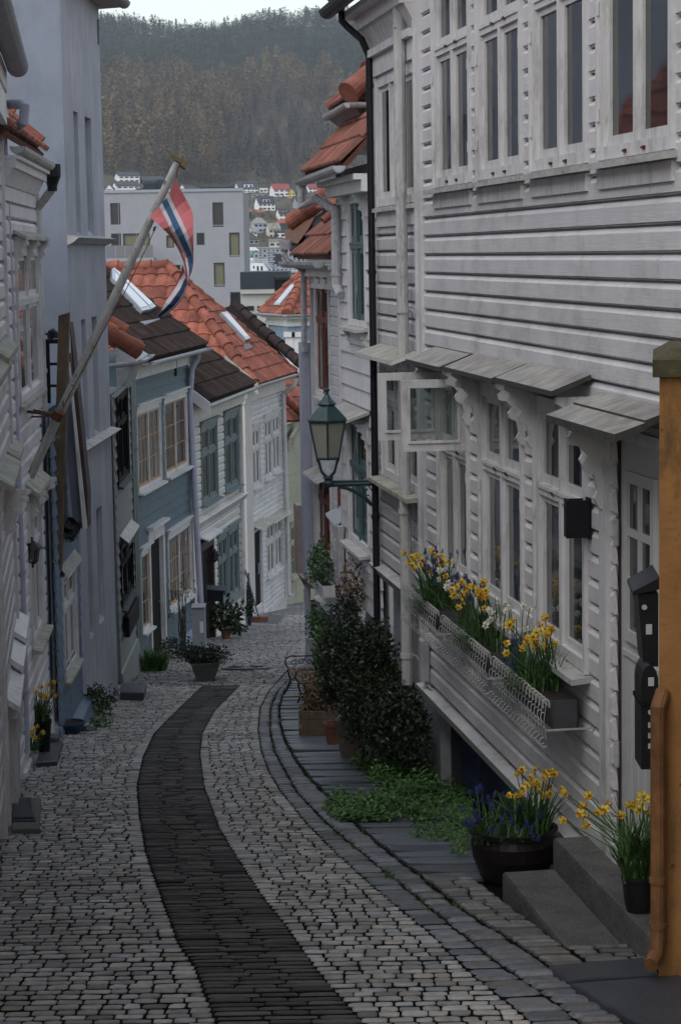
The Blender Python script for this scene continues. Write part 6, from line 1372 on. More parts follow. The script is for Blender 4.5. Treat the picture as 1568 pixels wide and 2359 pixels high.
# ---- bench
b0, b1 = gnd(658, 1607), gnd(687, 1624)
t = thing('bench', 'small garden bench with wooden slats and black scrolled iron arms', 'bench', (b0 + b1) / 2 + Vector((0, 0, .03)), math.atan2((b1 - b0).y, (b1 - b0).x))
t.scale = (.78, .78, .68); hl_ = .60; dep = .42
sg = 1 if (Matrix.Rotation(t.rotation_euler.z, 3, 'Z') @ Vector((0, 1, 0))).x > 0 else -1
gslope = lambda x, y: 0
mb = MB()
for k in range(5): yy = sg * (.02 + k * .085); mb.bbox(-hl_, hl_, min(yy, yy + sg * .07), max(yy, yy + sg * .07), .40, .422, .006)
mb.build('seat', M['wood_old'], t)
mb = MB()
for k in range(4): z = .50 + k * .085; yy = sg * (dep + .02 + k * .022); mb.bbox(-hl_, hl_, min(yy, yy + sg * .02), max(yy, yy + sg * .02), z, z + .07, .006)
mb.build('backrest', M['wood_old'], t)
for xx in (-hl_ + .03, hl_ - .03):
    mb = MB(); Q = lambda y, z: (xx, sg * y, z)
    mb.tube([Q(-.05, -.06), Q(0, .02), Q(.06, .2), Q(.02, .39)], .014, 6); mb.tube([Q(.50, -.06), Q(.44, .06), Q(.40, .22), Q(.44, .40), Q(.50, .62), Q(.53, .86)], .014, 6)
    mb.tube([Q(.02, .39), Q(.44, .39)], .012, 6); mb.tube([Q(.06, .2), Q(.2, .26), Q(.40, .22)], .009, 5)
    mb.build('leg_frame', M['black'], t)
    mb = MB(); mb.tube([Q(.04, .40), Q(-.02, .50), Q(.0, .60), Q(.08, .63), Q(.2, .62), Q(.46, .62)], .013, 6)
    for cy_, cz_, r_ in ((.12, .51, .055), (.24, .52, .06), (.36, .51, .05)): mb.tube([Q(cy_ + r_ * (1 - j * .06) * math.cos(j * .7), cz_ + r_ * (1 - j * .06) * math.sin(j * .7)) for j in range(12)], .008, 5)
    mb.build('armrest', M['black'], t)
# ---- left side of the lane: slab, pots, stones, step stones, doormat
def flat(name, label, cat, pts, c, th, m, up=0.0, group=None, bev=.01):
    g = [gnd(x, y, c, up + th) - Vector((0, 0, th)) for x, y in pts]; o = sum(g, Vector()) / len(g); mb = MB(); n = len(g); lo_ = [p - o - Vector((0, 0, .03)) for p in g]; hi = [p - o + Vector((0, 0, th - bev)) for p in g]; tp_ = [(p - o) * .97 + Vector((0, 0, th)) for p in g]
    mb.add(lo_ + hi + tp_, [(i, (i + 1) % n, n + (i + 1) % n, n + i) for i in range(n)] + [(n + i, n + (i + 1) % n, 2 * n + (i + 1) % n, 2 * n + i) for i in range(n)] + [tuple(range(2 * n, 3 * n))])
    ob = mb.build(name, M[m]); ob.location = o; return tag(ob, label, cat, group)
M['slate_p'] = mat('polished_slate', (.045, .045, .052), .4, .3, 4, .3, 40)
flat('stone_slab', 'dark slate slab under the daffodil pots by the white downpipe', 'slab', [(290, 1765), (450, 1755), (497, 1600), (475, 1575), (370, 1580), (330, 1600)], 'F', .05, 'slate_p')
p = W(*q('F', 262, 1752), 18.7); p.z = gz(18.7) + .02
pot('flower_pot', 'small white flower pot with daffodils beside the left downpipe', 'plant pot', p, [(.036, 0), (.045, .09), (.05, .10), (.05, .115)], 'plastic_white')
daffodils('short yellow daffodils in the small white pot', p + Vector((0, 0, .09)), 11, .25, .09, 40, s=1.1)
p = W(*q('F', 330, 1690), 19.4); p.z = gz(19.4) + .04
pot('flower_pot', 'tall black flower pot on the slate slab', 'plant pot', p, [(.075, 0), (.095, .26), (.10, .27), (.10, .30)], 'black_matt')
daffodils('tall yellow daffodils in the black pot on the slab', p + Vector((0, 0, .27)), 14, .38, .14, 80, s=1.15, w=.009)
p = W(*q('F', 408, 1580), 20.3); p.z = gz(20.3) + .045; t = MB(); t.lathe([(.05, 0), (.07, .02), (.075, .05), (.05, .075), (.02, .08)], n=14); o = t.build('round_stone', M['planter']); o.location = p; tag(o, 'round grey stone lying on the slate slab', 'stone')
p = W(*q('F', 548, 1505), 21.6); p.z = gz(21.6)
pot('flower_bowl', 'wide blue glazed bowl by the foot of the pale blue house', 'plant pot', p, [(.10, 0), (.155, .09), (.165, .10), (.165, .12)], 'blue_pot')
for x, y, r, l in ((520, 1530, .09, 'dark rock in front of the blue bowl'), (700, 1520, .07, 'small dark rock by the green tuft')):
    p = gnd(x, y, 'F'); mb = MB(); mb.lathe([(r, -.02), (r * 1.05, r * .3), (r * .7, r * .7), (r * .2, r * .8)], n=7, sx=1.2); o = mb.build('rock', M['slate']); o.location = p; tag(o, l, 'rock')
p = gnd(725, 1400, 'F'); shrub('leafy_shrub', 'low feathery dark green plant at the foot of the grey tower', 'plant', p, [((0, 0, .16), (.26, .22, .18), 1400, 0)], 'herb', 3, size=.022, tint=(.25, .8))
p = gnd(790, 1490, 'F'); shrub('grass_tuft', 'bright green tuft on the cobbles before the tower plant', 'plant', p, [((0, 0, .05), (.12, .10, .07), 300, 0)], 'herb', 1, size=.016)
flat('stone_step', 'dark stone step at the black windowed house', 'step', [(945, 1215), (1130, 1220), (1150, 1150), (950, 1140)], 'F', .10, 'slate')
flat('stone_slab', 'flat dark slab with doormat at the left edge', 'slab', [(98, 2285), (312, 2282), (322, 2050), (100, 2045)], 'F', .045, 'planter')
g = flat('doormat', 'ribbed black doormat on the slab at the left edge', 'doormat', [(98, 2222), (282, 2218), (255, 2045), (100, 2045)], 'F', .012, 'rubber', .05)
rb = MB(); a, b, c_, d_ = [gnd(x, y, 'F', .066) - g.location + Vector((0, 0, -.001)) for x, y in ((104, 2212), (276, 2208), (250, 2050), (104, 2050))]
for k in range(11): t0 = k / 11; t1 = t0 + .05; rb.slab([a + (b - a) * t0, a + (b - a) * t1, d_ + (c_ - d_) * t1, d_ + (c_ - d_) * t0], (0, 0, .010))
o = rb.build('ribs', M['rubber'], g)
flat('stone_slab', 'large wet dark slate slab in the lower right corner', 'slab', [(572, 612), (905, 586), (1010, 800), (800, 745)], 'Q', .012, 'slate', .02)
flat('stone_slab', 'narrow dark slate slab just below the concrete steps', 'slab', [(508, 560), (800, 537), (830, 583), (560, 603)], 'Q', .012, 'slate', .02)
# ---- planter, blooms, cabinet, pots, broom, mats, manhole farther down
pp_ = gnd(*q('G', 598, 2318)); dpl = pp_.y
kx = dpl / FL * .5298 * .5758
t = pot('street_planter', 'large tapering grey concrete planter standing in the lane', 'planter', pp_ + Vector((0, .2, -.02)), [(88 * kx * 1.05, 0), (146 * kx * 1.05, 142 * kx), (150 * kx * 1.05, 143 * kx), (150 * kx * 1.05, 152 * kx)], 'planter', n=4, ph=math.pi / 4 + .12)
shrub('heather', 'low dark brown heather growing in the concrete planter', 'plant', pp_ + Vector((0, .2, 140 * kx)), [((-.0, 0, .08), (.34, .24, .13), 1900, 0)], 'conifer', 4, size=.022, tint=(.5, 1.6))
p = gnd(*q('G', 225, 2235)); t = thing('daffodil_plant', 'bright green clump of leaves at the corner of the teal blue house', 'plant', p)
mb = tmb()
for _ in range(230): blade(mb, (U(-.16, .16), U(-.1, .1), 0), U(.22, .42), U(.02, .28), .012, U(0, 6.28), (.7, 1.9))
mb.build('leaves', M['leaf'], t)
p = gnd(*q('G', 430, 2090)); shrub('rose_bush', 'bare twiggy rose bush in front of the teal blue house', 'plant', p + Vector((.0, .3, 0)), [((0, 0, .75), (.35, .2, .5), 200, 0)], 'herb', 14, size=.026)
shrub('low_shrub', 'low dark shrub with small yellow blooms behind the concrete planter', 'plant', gnd(*q('G', 400, 2150)) + Vector((0, .3, 0)), [((0, 0, .14), (.35, .25, .18), 900, 0)], 'conifer', 3, size=.026, tint=(.6, 1.8))
ca, cb = Wc('G', 560, 2055, 33.6), Wc('G', 560, 1745, 33.6); kx = 33.6 / FL * .5298 * .5758
t = thing('utility_cabinet', 'grey metal utility cabinet with paper notices beside the blue house', 'cabinet', ca); hc = cb.z - ca.z
mb = MB(); mb.bbox(-50 * kx, 50 * kx, -.0, .26, -.1, hc * .96, .01); mb.build('cabinet_body', M['utility'], t)
mb = MB(); mb.hexa([(-53 * kx, -.02, hc * .955), (53 * kx, -.02, hc * .955), (53 * kx, .28, hc * .955), (-53 * kx, .28, hc * .955), (-53 * kx, -.02, hc * .97), (53 * kx, -.02, hc * .97), (53 * kx, .28, hc), (-53 * kx, .28, hc)]); mb.build('cap', M['utility'], t)
mb = MB(); mb.box(10 * kx, 38 * kx, -.004, .001, hc * .35, hc * .62); mb.build('notice', M['sheet'], t)
kx = 38.5 / FL * .5298 * .5758; p = gnd(*q('G', 763, 1995))
pot('flower_pot', 'terracotta pot holding a glossy leaved rhododendron', 'plant pot', p, [(30 * kx, 0), (38 * kx, 60 * kx), (43 * kx, 62 * kx), (43 * kx, 76 * kx)], 'terracotta')
shrub('rhododendron', 'glossy dark leaved rhododendron in a terracotta pot', 'plant', p + Vector((0, 0, 66 * kx)), [((0, 0, .28), (.32, .24, .28), 420, 0), ((.2, 0, .02), (.2, .15, .1), 90, 0)], 'box', 5, size=.06, tint=(.6, 2.2))
for x, yb, rr_p, hh, m_, lab in ((895, 1898, 38, 66, 'terra_pale', 'pale terracotta pot with small conifer by the cream pilaster'), (940, 1892, 22, 62, 'blue_pot', 'dark blue glazed pot with small conifer beside the pale terracotta pot')):
    p = gnd(*q('G', x, yb)); pot('flower_pot', lab, 'plant pot', p, [(rr_p * .75 * kx, 0), (rr_p * kx, hh * .8 * kx), (rr_p * 1.08 * kx, hh * .82 * kx), (rr_p * 1.08 * kx, hh * kx)], m_)
    shrub('conifer', 'small dark conical conifer in the ' + ('pale terracotta pot' if x == 895 else 'dark blue pot'), 'plant', p + Vector((0, 0, hh * .8 * kx)), [((0, 0, .42), (.19 if x == 895 else .14, .15, .46), 900, True)], 'conifer', 1, size=.035, tint=(.5, 1.9))
bt, bb = Wc('G', 908, 1475, 43.0), gnd(*q('G', 1012, 1868)); t = thing('broom', 'long handled red broom leaning on the cream pilaster', 'broom', bb)
mb = MB(); mb.tube([(0, 0, .1), bt - bb], .018, 6); mb.build('handle', M['utility'], t); mb = MB(); mb.bbox(-.19, .2, -.06, .06, .0, .13, .01); mb.build('head', M['terracotta'], t)
flat('doormat', 'flat grey doormat before the black door', 'doormat', [(1010, 1868), (1150, 1872), (1212, 1815), (1080, 1808)], 'G', .015, 'slate')
p = gnd(*q('G', 912, 2220)); o = MB(); o.lathe([(.36, -.02), (.36, .012), (.34, .014), (.33, .008), (.30, .008), (.29, .014), (.05, .014), (.01, .014)], n=28)
for k in range(14): a = k * .449; o.hexa([(.1 * math.cos(a), .1 * math.sin(a), .012), (.1 * math.cos(a + .08), .1 * math.sin(a + .08), .012), (.27 * math.cos(a + .03), .27 * math.sin(a + .03), .012), (.27 * math.cos(a), .27 * math.sin(a), .012), (.1 * math.cos(a), .1 * math.sin(a), .022), (.1 * math.cos(a + .08), .1 * math.sin(a + .08), .022), (.27 * math.cos(a + .03), .27 * math.sin(a + .03), .022), (.27 * math.cos(a), .27 * math.sin(a), .022)])
o = o.build('manhole_cover', M['slate_p']); o.location = p + Vector((0, 0, .014)); o.rotation_euler = (math.atan(SL1), 0, 0); tag(o, 'round dark iron manhole cover set in the cobbles', 'manhole cover')
# ---- window planters on the far right houses
def wbox(fac, label, lab2, c, x0, x1, ytop, o0, h, plant, n):
    ua, ub_ = sorted((fac.hu(c, x0, ytop), fac.hu(c, x1, ytop))); zt_ = fac.hz(c, x1, ytop)
    b = fac.w(ua, o0, zt_ - h); t = thing('window_box', label, 'planter', b, fac.rz); L_ = ub_ - ua
    mb = MB(); mb.hexa([(0, 0, 0), (L_, 0, 0), (L_, .01, 0), (0, .01, 0), (0, 0, h), (L_, 0, h), (L_, .01, h), (0, .01, h)]); mb.hexa([(0, .14, 0), (L_, .14, 0), (L_, .15, 0), (0, .15, 0), (0, .17, h), (L_, .17, h), (L_, .18, h), (0, .18, h)]); mb.box(0, .012, 0, .17, 0, h); mb.box(L_ - .012, L_, 0, .17, 0, h); mb.box(0, L_, 0, .15, 0, .012); mb.build('trough', M['trim'], t)
    mb = MB(); mb.box(.012, L_ - .012, .01, .155, h * .6, h * .8); mb.build('soil', M['soil'], t)
    shrub('window_plant', lab2, 'plant', fac.w(ua + L_ / 2, o0 + .09, zt_ - h * .3), [((0, 0, .24), (.17, L_ * .42, .30), n, 0)], plant, 4, size=.026)
wbox(f4, 'white window box under the red brown windows', 'bushy green plant in the white box under the red brown windows', 'P', 835, 640, 1195, .08, .16, 'leaf', 1100)
wbox(f3, 'white window box low on the teal windowed house', 'dry brownish plant in the box low on the teal windowed house', 'P', 1215, 1080, 1575, .07, .14, 'dry', 500)
# ================================================================== the town and the mountain beyond
def simple(name, col, rough=.7, tint=False): return mat(name, col, rough, .06, 1, 0, tint=tint)
for n_, c_ in (('hw', (.80, .79, .78)), ('hc', (.58, .55, .44)), ('hy', (.60, .46, .12)), ('hg', (.30, .32, .36)), ('hd', (.035, .045, .055)), ('hb', (.40, .44, .50)), ('rd', (.045, .05, .058)), ('ro', (.30, .085, .05)), ('rr', (.26, .05, .05)), ('rg', (.25, .24, .21)), ('rbk', (.06, .04, .04)), ('wd', (.02, .025, .03)), ('blk', (.30, .30, .325)), ('conc', (.42, .41, .38)), ('corr', (.055, .068, .085)), ('grn', (.16, .36, .30))): M[n_] = simple('far_' + n_, c_)
m, nt, p_ = nodes('far_window'); p_.inputs['Base Color'].default_value = (.018, .022, .028, 1); p_.inputs['Roughness'].default_value = .1; M['win'] = m
m, nt, p_ = nodes('far_window_blind'); p_.inputs['Base Color'].default_value = (.16, .15, .09, 1); p_.inputs['Roughness'].default_value = .2; M['blind'] = m

def hillhouse(label, c, x0, ytop, x1, ybot, yeave, wm, rm, kind='side', wins=4, dep=9, name='hillside_house', cat='house', rows=2, d=None, dormer=False):
    d_ = d; b = W(*q(c, (x0 + x1) / 2, ybot), d) if d else thit(*q(c, (x0 + x1) / 2, ybot)); d = b.y
    k = d / FL * CROP[c][2] * .5758; w = (x1 - x0) * k; hw = (ybot - yeave) * k; hr = (yeave - ytop) * k
    rz = rad(20) if kind in ('side', 'hip') and not d_ else 0
    if rz: w *= .93; dep = min(dep, w * .8)
    t = thing(name, label, cat, b, rz)
    mb = MB(); mb.box(-w / 2, w / 2, 0, dep, -4, hw)
    if kind == 'gable': mb.add([(-w / 2, 0, hw), (w / 2, 0, hw), (0, 0, hw + hr), (-w / 2, dep, hw), (w / 2, dep, hw), (0, dep, hw + hr)], [(0, 1, 2), (3, 5, 4)])
    if kind == 'side': mb.add([(-w / 2, 0, hw), (-w / 2, dep, hw), (-w / 2, dep / 2, hw + hr), (w / 2, 0, hw), (w / 2, dep, hw), (w / 2, dep / 2, hw + hr)], [(0, 2, 1), (3, 4, 5)])
    mb.build('wall', M[wm], t)
    o = w * .04; e = .35; mb = MB()
    if kind == 'gable':
        for s in (-1, 1): mb.slab([(s * (w / 2 + o), -e, hw - .3), (0, -e, hw + hr + .15), (0, dep, hw + hr + .15), (s * (w / 2 + o), dep, hw - .3)], (0, 0, .3))
    elif kind == 'side':
        mb.slab([(-w / 2 - o, -e, hw - .1), (w / 2 + o, -e, hw - .1), (w / 2 + o, dep / 2, hw + hr), (-w / 2 - o, dep / 2, hw + hr)], (0, 0, .3)); mb.slab([(-w / 2 - o, dep + e, hw - .1), (w / 2 + o, dep + e, hw - .1), (w / 2 + o, dep / 2, hw + hr), (-w / 2 - o, dep / 2, hw + hr)], (0, 0, .3))
    elif kind == 'hip':
        A, B, Cc_, D = [(-w / 2 - o, -e, hw), (w / 2 + o, -e, hw), (w / 2 + o, dep + e, hw), (-w / 2 - o, dep + e, hw)]; r0, r1 = (-w * .22, dep / 2, hw + hr), (w * .22, dep / 2, hw + hr)
        mb.add([A, B, Cc_, D, r0, r1], [(0, 1, 5, 4), (1, 2, 5), (2, 3, 4, 5), (3, 0, 4), (0, 3, 2, 1)])
    else: mb.box(-w / 2 - .2, w / 2 + .2, -.2, dep, hw, hw + max(.3, hr))
    rf = mb.build('roof', M[rm], t)
    if dormer:
        mb = MB(); dw = w * .22; mb.box(-dw, dw, .1, dep * .4, hw - .1, hw + hr * .62); mb.mi = 1; mb.box(-dw - .3, dw + .3, -.2, dep * .45, hw + hr * .62, hw + hr * .74)
        for s in (-.5, .5): mb.mi = 2; mb.box(s * dw - .5, s * dw + .5, .04, .1, hw + hr * .15, hw + hr * .5)
        mb.build('dormer', [M[wm], M[rm], M['win']], t)
    for r in range(rows):
        for i in range(wins):
            cx_ = -w / 2 + w * (i + .5) / wins; ww = min(w / wins * .32, 1.1); z0 = hw * (r + .35) / rows; z1 = z0 + hw / rows * .42
            mb = MB(); mb.box(cx_ - ww, cx_ + ww, -.06, .02, z0, z1); mb.build('window', M['win'], t)
            if w > 9:
                pass
    return t
hh = hillhouse
hh('white house with dark roof and flat annex, above the grey block', 'O', 195, 475, 520, 640, 575, 'hw', 'rd', 'side', 5, dormer=True)
hh('low white annex beside the dark roofed white house', 'O', 522, 572, 634, 640, 585, 'hw', 'hw', 'flat', 2, rows=1)
hh('white house with bright red roof on the hillside', 'O', 715, 515, 985, 690, 590, 'hw', 'rr', 'side', 3)
hh('yellow gabled house on the hillside', 'O', 943, 575, 1045, 722, 640, 'hy', 'rd', 'gable', 2)
hh('dark house with black roof right of the yellow house', 'O', 1020, 555, 1240, 680, 625, 'hd', 'rd', 'side', 3, rows=1)
hh('white house with red roof partly hidden by the gutter', 'O', 1240, 520, 1380, 640, 575, 'hw', 'rr', 'side', 2)
hh('low white garage with grey flat roof below the white annex', 'O', 400, 655, 725, 700, 668, 'hg', 'rg', 'flat', 4, rows=1)
hh('white house with wide dark roof, dormer and four windows', 'O', 488, 700, 765, 905, 800, 'hw', 'rd', 'side', 4, dormer=True)
hh('grey white house with two bays and dark roof', 'O', 1065, 700, 1340, 905, 775, 'hg', 'rd', 'side', 4, dormer=True)
hh('small dark house with orange roof beside the grey block', 'O', 280, 890, 410, 1030, 930, 'hd', 'ro', 'side', 3, rows=1)
hh('orange roof of a low shed on the hillside', 'O', 470, 915, 590, 960, 942, 'hd', 'ro', 'side', 2, rows=1)
hh('white house with brown roof and white dormer', 'O', 800, 878, 1008, 1060, 960, 'hw', 'rbk', 'side', 3, dormer=True)
hh('pale blue house with grey hipped roof', 'O', 425, 1012, 640, 1240, 1100, 'hb', 'rg', 'hip', 3)
hh('blue grey house with orange hipped roof', 'O', 790, 1028, 1000, 1200, 1095, 'hd', 'ro', 'hip', 3)
hh('cream house with front gable and grey roof', 'O', 650, 1108, 840, 1315, 1190, 'hc', 'rg', 'side', 3)
hh('cream gable wing of the grey roofed house', 'O', 690, 1112, 780, 1318, 1190, 'hc', 'rg', 'gable', 2, dep=3)
hh('white gabled house with long grey roof', 'O', 300, 1160, 490, 1320, 1230, 'hw', 'rg', 'side', 4)
hh('white gable wing with round window', 'O', 330, 1165, 425, 1322, 1235, 'hw', 'rg', 'gable', 2, dep=3)
hh('house with black pyramid roof by the grey block', 'O', 280, 1250, 520, 1420, 1340, 'hg', 'rd', 'hip', 3, rows=1)
hh('modern white flat roofed house with ribbon window', 'O', 740, 1215, 905, 1320, 1240, 'hw', 'rd', 'flat', 2, rows=1)
hh('modern cream box house above the long apartments', 'O', 660, 1330, 850, 1460, 1375, 'hc', 'rg', 'flat', 2, rows=1)
hh('white hillside house with dark roof left of the flagpole', 'B', 127, 333, 285, 402, 355, 'hw', 'rd', 'side', 4)
hh('white house with slanted deck just above the grey block', 'B', 112, 395, 285, 470, 425, 'hw', 'rd', 'side', 4)
hh('long low dark house right of the white hillside house', 'B', 292, 360, 455, 420, 388, 'hd', 'rd', 'side', 4, rows=1)
hh('long dark blue house with white balcony under the forest', 'B', 632, 318, 835, 390, 345, 'hd', 'rd', 'side', 5)
hh('dark annex right of the long dark blue house', 'B', 820, 345, 905, 405, 360, 'hd', 'rd', 'side', 2, rows=1)
hh('small white gabled house beside the flagpole top', 'B', 555, 415, 590, 465, 440, 'hw', 'rd', 'gable', 1)
hh('white house at the left behind the grey block roof', 'B', 40, 415, 92, 468, 445, 'hw', 'rd', 'gable', 1)
# small bushes among the houses
for k, (x, y, s, mm) in enumerate(((330, 700, 40, 'h'), (800, 760, 34, 'h'), (560, 1300, 60, 'd'), (600, 1230, 45, 'd'), (690, 640, 22, 'd'), (350, 800, 40, 'd'), (430, 1010, 40, 'd'), (700, 1000, 50, 'd'), (870, 690, 20, 'h'), (940, 830, 35, 'd'), (380, 650, 24, 'h'), (1010, 760, 40, 'd'), (560, 990, 60, 'd'), (650, 930, 40, 'd')) + tuple((rnd.randint(300, 1250), rnd.randint(650, 1400), rnd.randint(18, 46), 'dddh'[rnd.randint(0, 3)]) for _ in range(46))):
    b = thit(*q('O', x, y + s * .5)); kx = b.y / FL * .2679 * .5758; r = s * kx; mb = tmb(); leafcloud(mb, (0, 0, r * .8), (r * 1.1, r, r), 160, r * .16, (.6, 1.6)); 
    t = thing('garden_tree', ('green' if mm == 'h' else 'bare brown') + ' garden tree among the hillside houses', 'tree', b, 0, 'garden trees among the hillside houses'); mb.build('crown', M['herb' if mm == 'h' else 'dry'], t); mb = MB(); mb.tube([(0, 0, -1), (0, 0, r)], .15, 5); mb.build('trunk', M['twig'], t)
for t in [o for o in bpy.data.objects if o.name.startswith('garden_tree')]:
    t['label'] = ('green' if t.children and any('ground_cover' in m.name for ch in t.children for m in ch.data.materials) else 'bare brown') + ' garden tree standing among the hillside houses'

# ---- the modern grey block
dB = 215.0; kB = dB / FL * .574 * .5758
def blk(x, y): return Wc('B', x, y, dB)
o0 = blk(500, 1400); t = thing('apartment_block', 'modern grey panelled apartment block with tall dark windows', 'apartment block', (o0.x, o0.y, -16))
tl, br = blk(-250, 470), blk(1016, 1400)
X0, X1, Zt = tl.x - o0.x, br.x - o0.x, blk(500, 468).z + 16
mb = MB(); rects = [(72, 545, 145, 695), (783, 540, 862, 712), (78, 757, 150, 842), (160, 757, 350, 842), (462, 770, 518, 857), (673, 752, 730, 838), (899, 750, 976, 918), (792, 960, 872, 1128), (906, 1165, 984, 1330), (520, 975, 565, 1100), (70, 960, 145, 1110), (-80, 545, -10, 695)]
hs = []
for r in rects: a, b = blk(r[0], r[1]), blk(r[2], r[3]); hs.append((a.x - o0.x, b.x - o0.x, b.z + 16, a.z + 16))
holed(mb, X0, X1, -6, Zt, hs, -.3); mb.box(X0, X1, .45, 14, -6, Zt - .05); mb.quad((X0, 0, -6), (X0, .5, -6), (X0, .5, Zt), (X0, 0, Zt)); mb.quad((X1, 0, -6), (X1, 0, Zt), (X1, .5, Zt), (X1, .5, -6)); mb.quad((X0, 0, Zt), (X1, 0, Zt), (X1, .5, Zt), (X0, .5, Zt)); mb.build('wall', M['blk'], t)
mb = MB()
for y in (712, 925, 1130): z = blk(0, y).z + 16; mb.box(X0, X1, -.012, -.004, z - .03, z + .03)
for x in (130, 250, 430, 560, 730, 880): a = blk(x, 600).x - o0.x; mb.box(a - .02, a + .02, -.010, -.003, -6, Zt - .05)
mb.build('panel_joint', M['hg'], t)
mb = MB(); mb.box(X0, X1 + .1, -.12, .4, Zt + .002, Zt + .28); mb.build('parapet', M['hg'], t)
for i, h in enumerate(hs):
    mb = MB(); f = .12
    mb.box(h[0], h[0] + f, .05, .3, h[2], h[3]); mb.box(h[1] - f, h[1], .05, .3, h[2], h[3]); mb.box(h[0] + f, h[1] - f, .05, .3, h[2], h[2] + f); mb.box(h[0] + f, h[1] - f, .05, .3, h[3] - f, h[3])
    if h[3] - h[2] > 3: m_ = h[0] + (h[1] - h[0]) * (.58 if i in (6, 7, 8) else .5); mb.box(m_ - .06, m_ + .06, .06, .29, h[2] + f, h[3] - f); z_ = h[2] + (h[3] - h[2]) * .35; mb.box(m_ + .06 if i in (6, 7, 8) else h[0] + f, h[1] - f, .07, .28, z_ - .06, z_ + .06)
    w_ = mb.build('window', M['hd'], t); mb = MB(); mb.box(h[0] + f, h[1] - f, .22, .27, h[2] + f, h[3] - f); mb.build('pane', M['blind' if i in (3, 4, 6, 7) else 'win'], w_)
a, b = blk(58, 842), blk(388, 950); mb = MB(); mb.box(a.x - o0.x, b.x - o0.x, -2.2, -.02, b.z + 16, b.z + 16.35); mb.build('balcony_slab', M['hg'], t)
m, nt, p_ = nodes('balcony_glass'); p_.inputs['Base Color'].default_value = (.17, .18, .19, 1); p_.inputs['Roughness'].default_value = .12; M['balc'] = m
mb = MB()
for k in range(5): x0 = a.x - o0.x + (b.x - a.x) * k / 5; mb.box(x0 + .03, x0 + (b.x - a.x) / 5 - .03, -2.2, -2.15, b.z + 16.36, a.z + 16)
mb.build('balcony_rail', M['balc'], t)
for (x0, y0, x1, y1) in ((292, 395, 380, 470), (385, 375, 440, 470), (695, 430, 925, 470), (240, 440, 300, 470)):
    a, b = blk(x0, y0), blk(x1, y1); mb = MB(); mb.box(a.x - o0.x, b.x - o0.x, 2, 7, Zt - .3, a.z + 16)
    for k in range(5): z = Zt + (a.z + 16 - Zt) * k / 5; mb.box(a.x - o0.x - .04, b.x - o0.x + .04, 1.9, 2.0, z, z + .12)
    mb.build('roof_plant', M['hd'], t)
# ---- harbour front: long apartments, ship, warehouse, duct
t = hh('long pale grey harbour apartments with many windows and balconies', 'O', 380, 1455, 1200, 1830, 1470, 'hg', 'hg', 'flat', 1, 14, 'apartment_building', 'apartment block', rows=1, d=595)
k = 595 / FL * .2679 * .5758; H_ = 360 * k; Wd = 820 * k
for r in range(5):
    for i in range(13):
        x = -Wd / 2 + Wd * (i + .5) / 13; z = H_ * (r + .25) / 5; mb = MB(); mb.box(x - Wd * .017, x + Wd * .017, -.03, .05, z, z + H_ * .09); mb.build('window', M['win'], t)
for r in range(1, 5):
    for i in (2, 4, 5, 8, 10): x = -Wd / 2 + Wd * (i + .5) / 13; z = H_ * (r + .22) / 5; mb = MB(); mb.box(x - Wd * .03, x + Wd * .03, -.4, -.02, z - .06, z); mb.box(x - Wd * .03, x + Wd * .03, -.4, -.37, z, z + H_ * .05); mb.build('balcony', M['hg'], t)
dS = 430.0; S_ = lambda x, y: Wc('O', x, y, dS); o0 = S_(480, 1810); t = thing('ship', 'white ship bridge and wheelhouse with green railings behind the warehouse', 'ship', (o0.x, o0.y, -20))
def SB(x, y, dy=0): v = S_(x, y); return Vector((v.x - o0.x, dy, v.z + 20))
mb = MB(); mb.slab([SB(200, 1830), SB(625, 1830), SB(560, 1690), SB(200, 1690)], (0, 10, 0)); mb.box(SB(200, 0).x, SB(700, 0).x, 0, 14, -2, SB(0, 1825).z); mb.build('hull', M['hw'], t)
mb = MB(); mb.slab([SB(200, 1505), SB(490, 1500), SB(430, 1450), SB(200, 1450)], (0, 9, 0)); mb.build('wheelhouse_roof', M['hw'], t)
mb = MB(); mb.slab([SB(200, 1620), SB(365, 1620), SB(430, 1506), SB(200, 1506)], (0, 8, 0)); mb.build('wheelhouse', M['grn'], t)
mb = MB(); mb.box(SB(200, 0).x, SB(380, 0).x, 0, 8, SB(0, 1690).z, SB(0, 1620).z); mb.build('deckhouse', M['hw'], t)
mb = MB()
for y in (1640, 1665): mb.tube([SB(375, y), SB(640, y)], .08, 4)
for x in range(380, 650, 30): mb.tube([SB(x, 1690), SB(x, 1640)], .06, 4)
mb.tube([SB(600, 1650), SB(705, 1800)], .09, 4); mb.tube([SB(570, 1680), SB(660, 1810)], .09, 4)
for k in range(6): mb.tube([SB(610 + k * 16, 1690 + k * 22), SB(645 + k * 12, 1660 + k * 26)], .07, 4)
mb.build('railing', M['sheet'], t)
for x0, x1, y0, y1 in ((385, 405, 1738, 1775), (440, 468, 1742, 1808), (498, 527, 1742, 1808)): mb = MB(); mb.box(SB(x0, 0).x, SB(x1, 0).x, -.06, .02, SB(0, y1).z, SB(0, y0).z); mb.build('window', M['win'], t)
hh('small dark working vessel roof and yellow edge beyond the warehouse', 'O', 930, 1800, 1150, 1880, 1830, 'grn', 'conc', 'flat', 3, name='harbour_shed', cat='shed', rows=1, d=300)
dW = 165.0; Q_ = lambda x, y: Wc('O', x, y, dW); o0 = Q_(600, 2300); t = thing('warehouse', 'dark corrugated building above a pale brick wall', 'warehouse', (o0.x, o0.y, -15))
def QB(x, y): v = Q_(x, y); return v.x - o0.x, v.z + 15
mb = MB(); x0, z0 = QB(230, 2082); x1, z1 = QB(945, 1812); n = 26
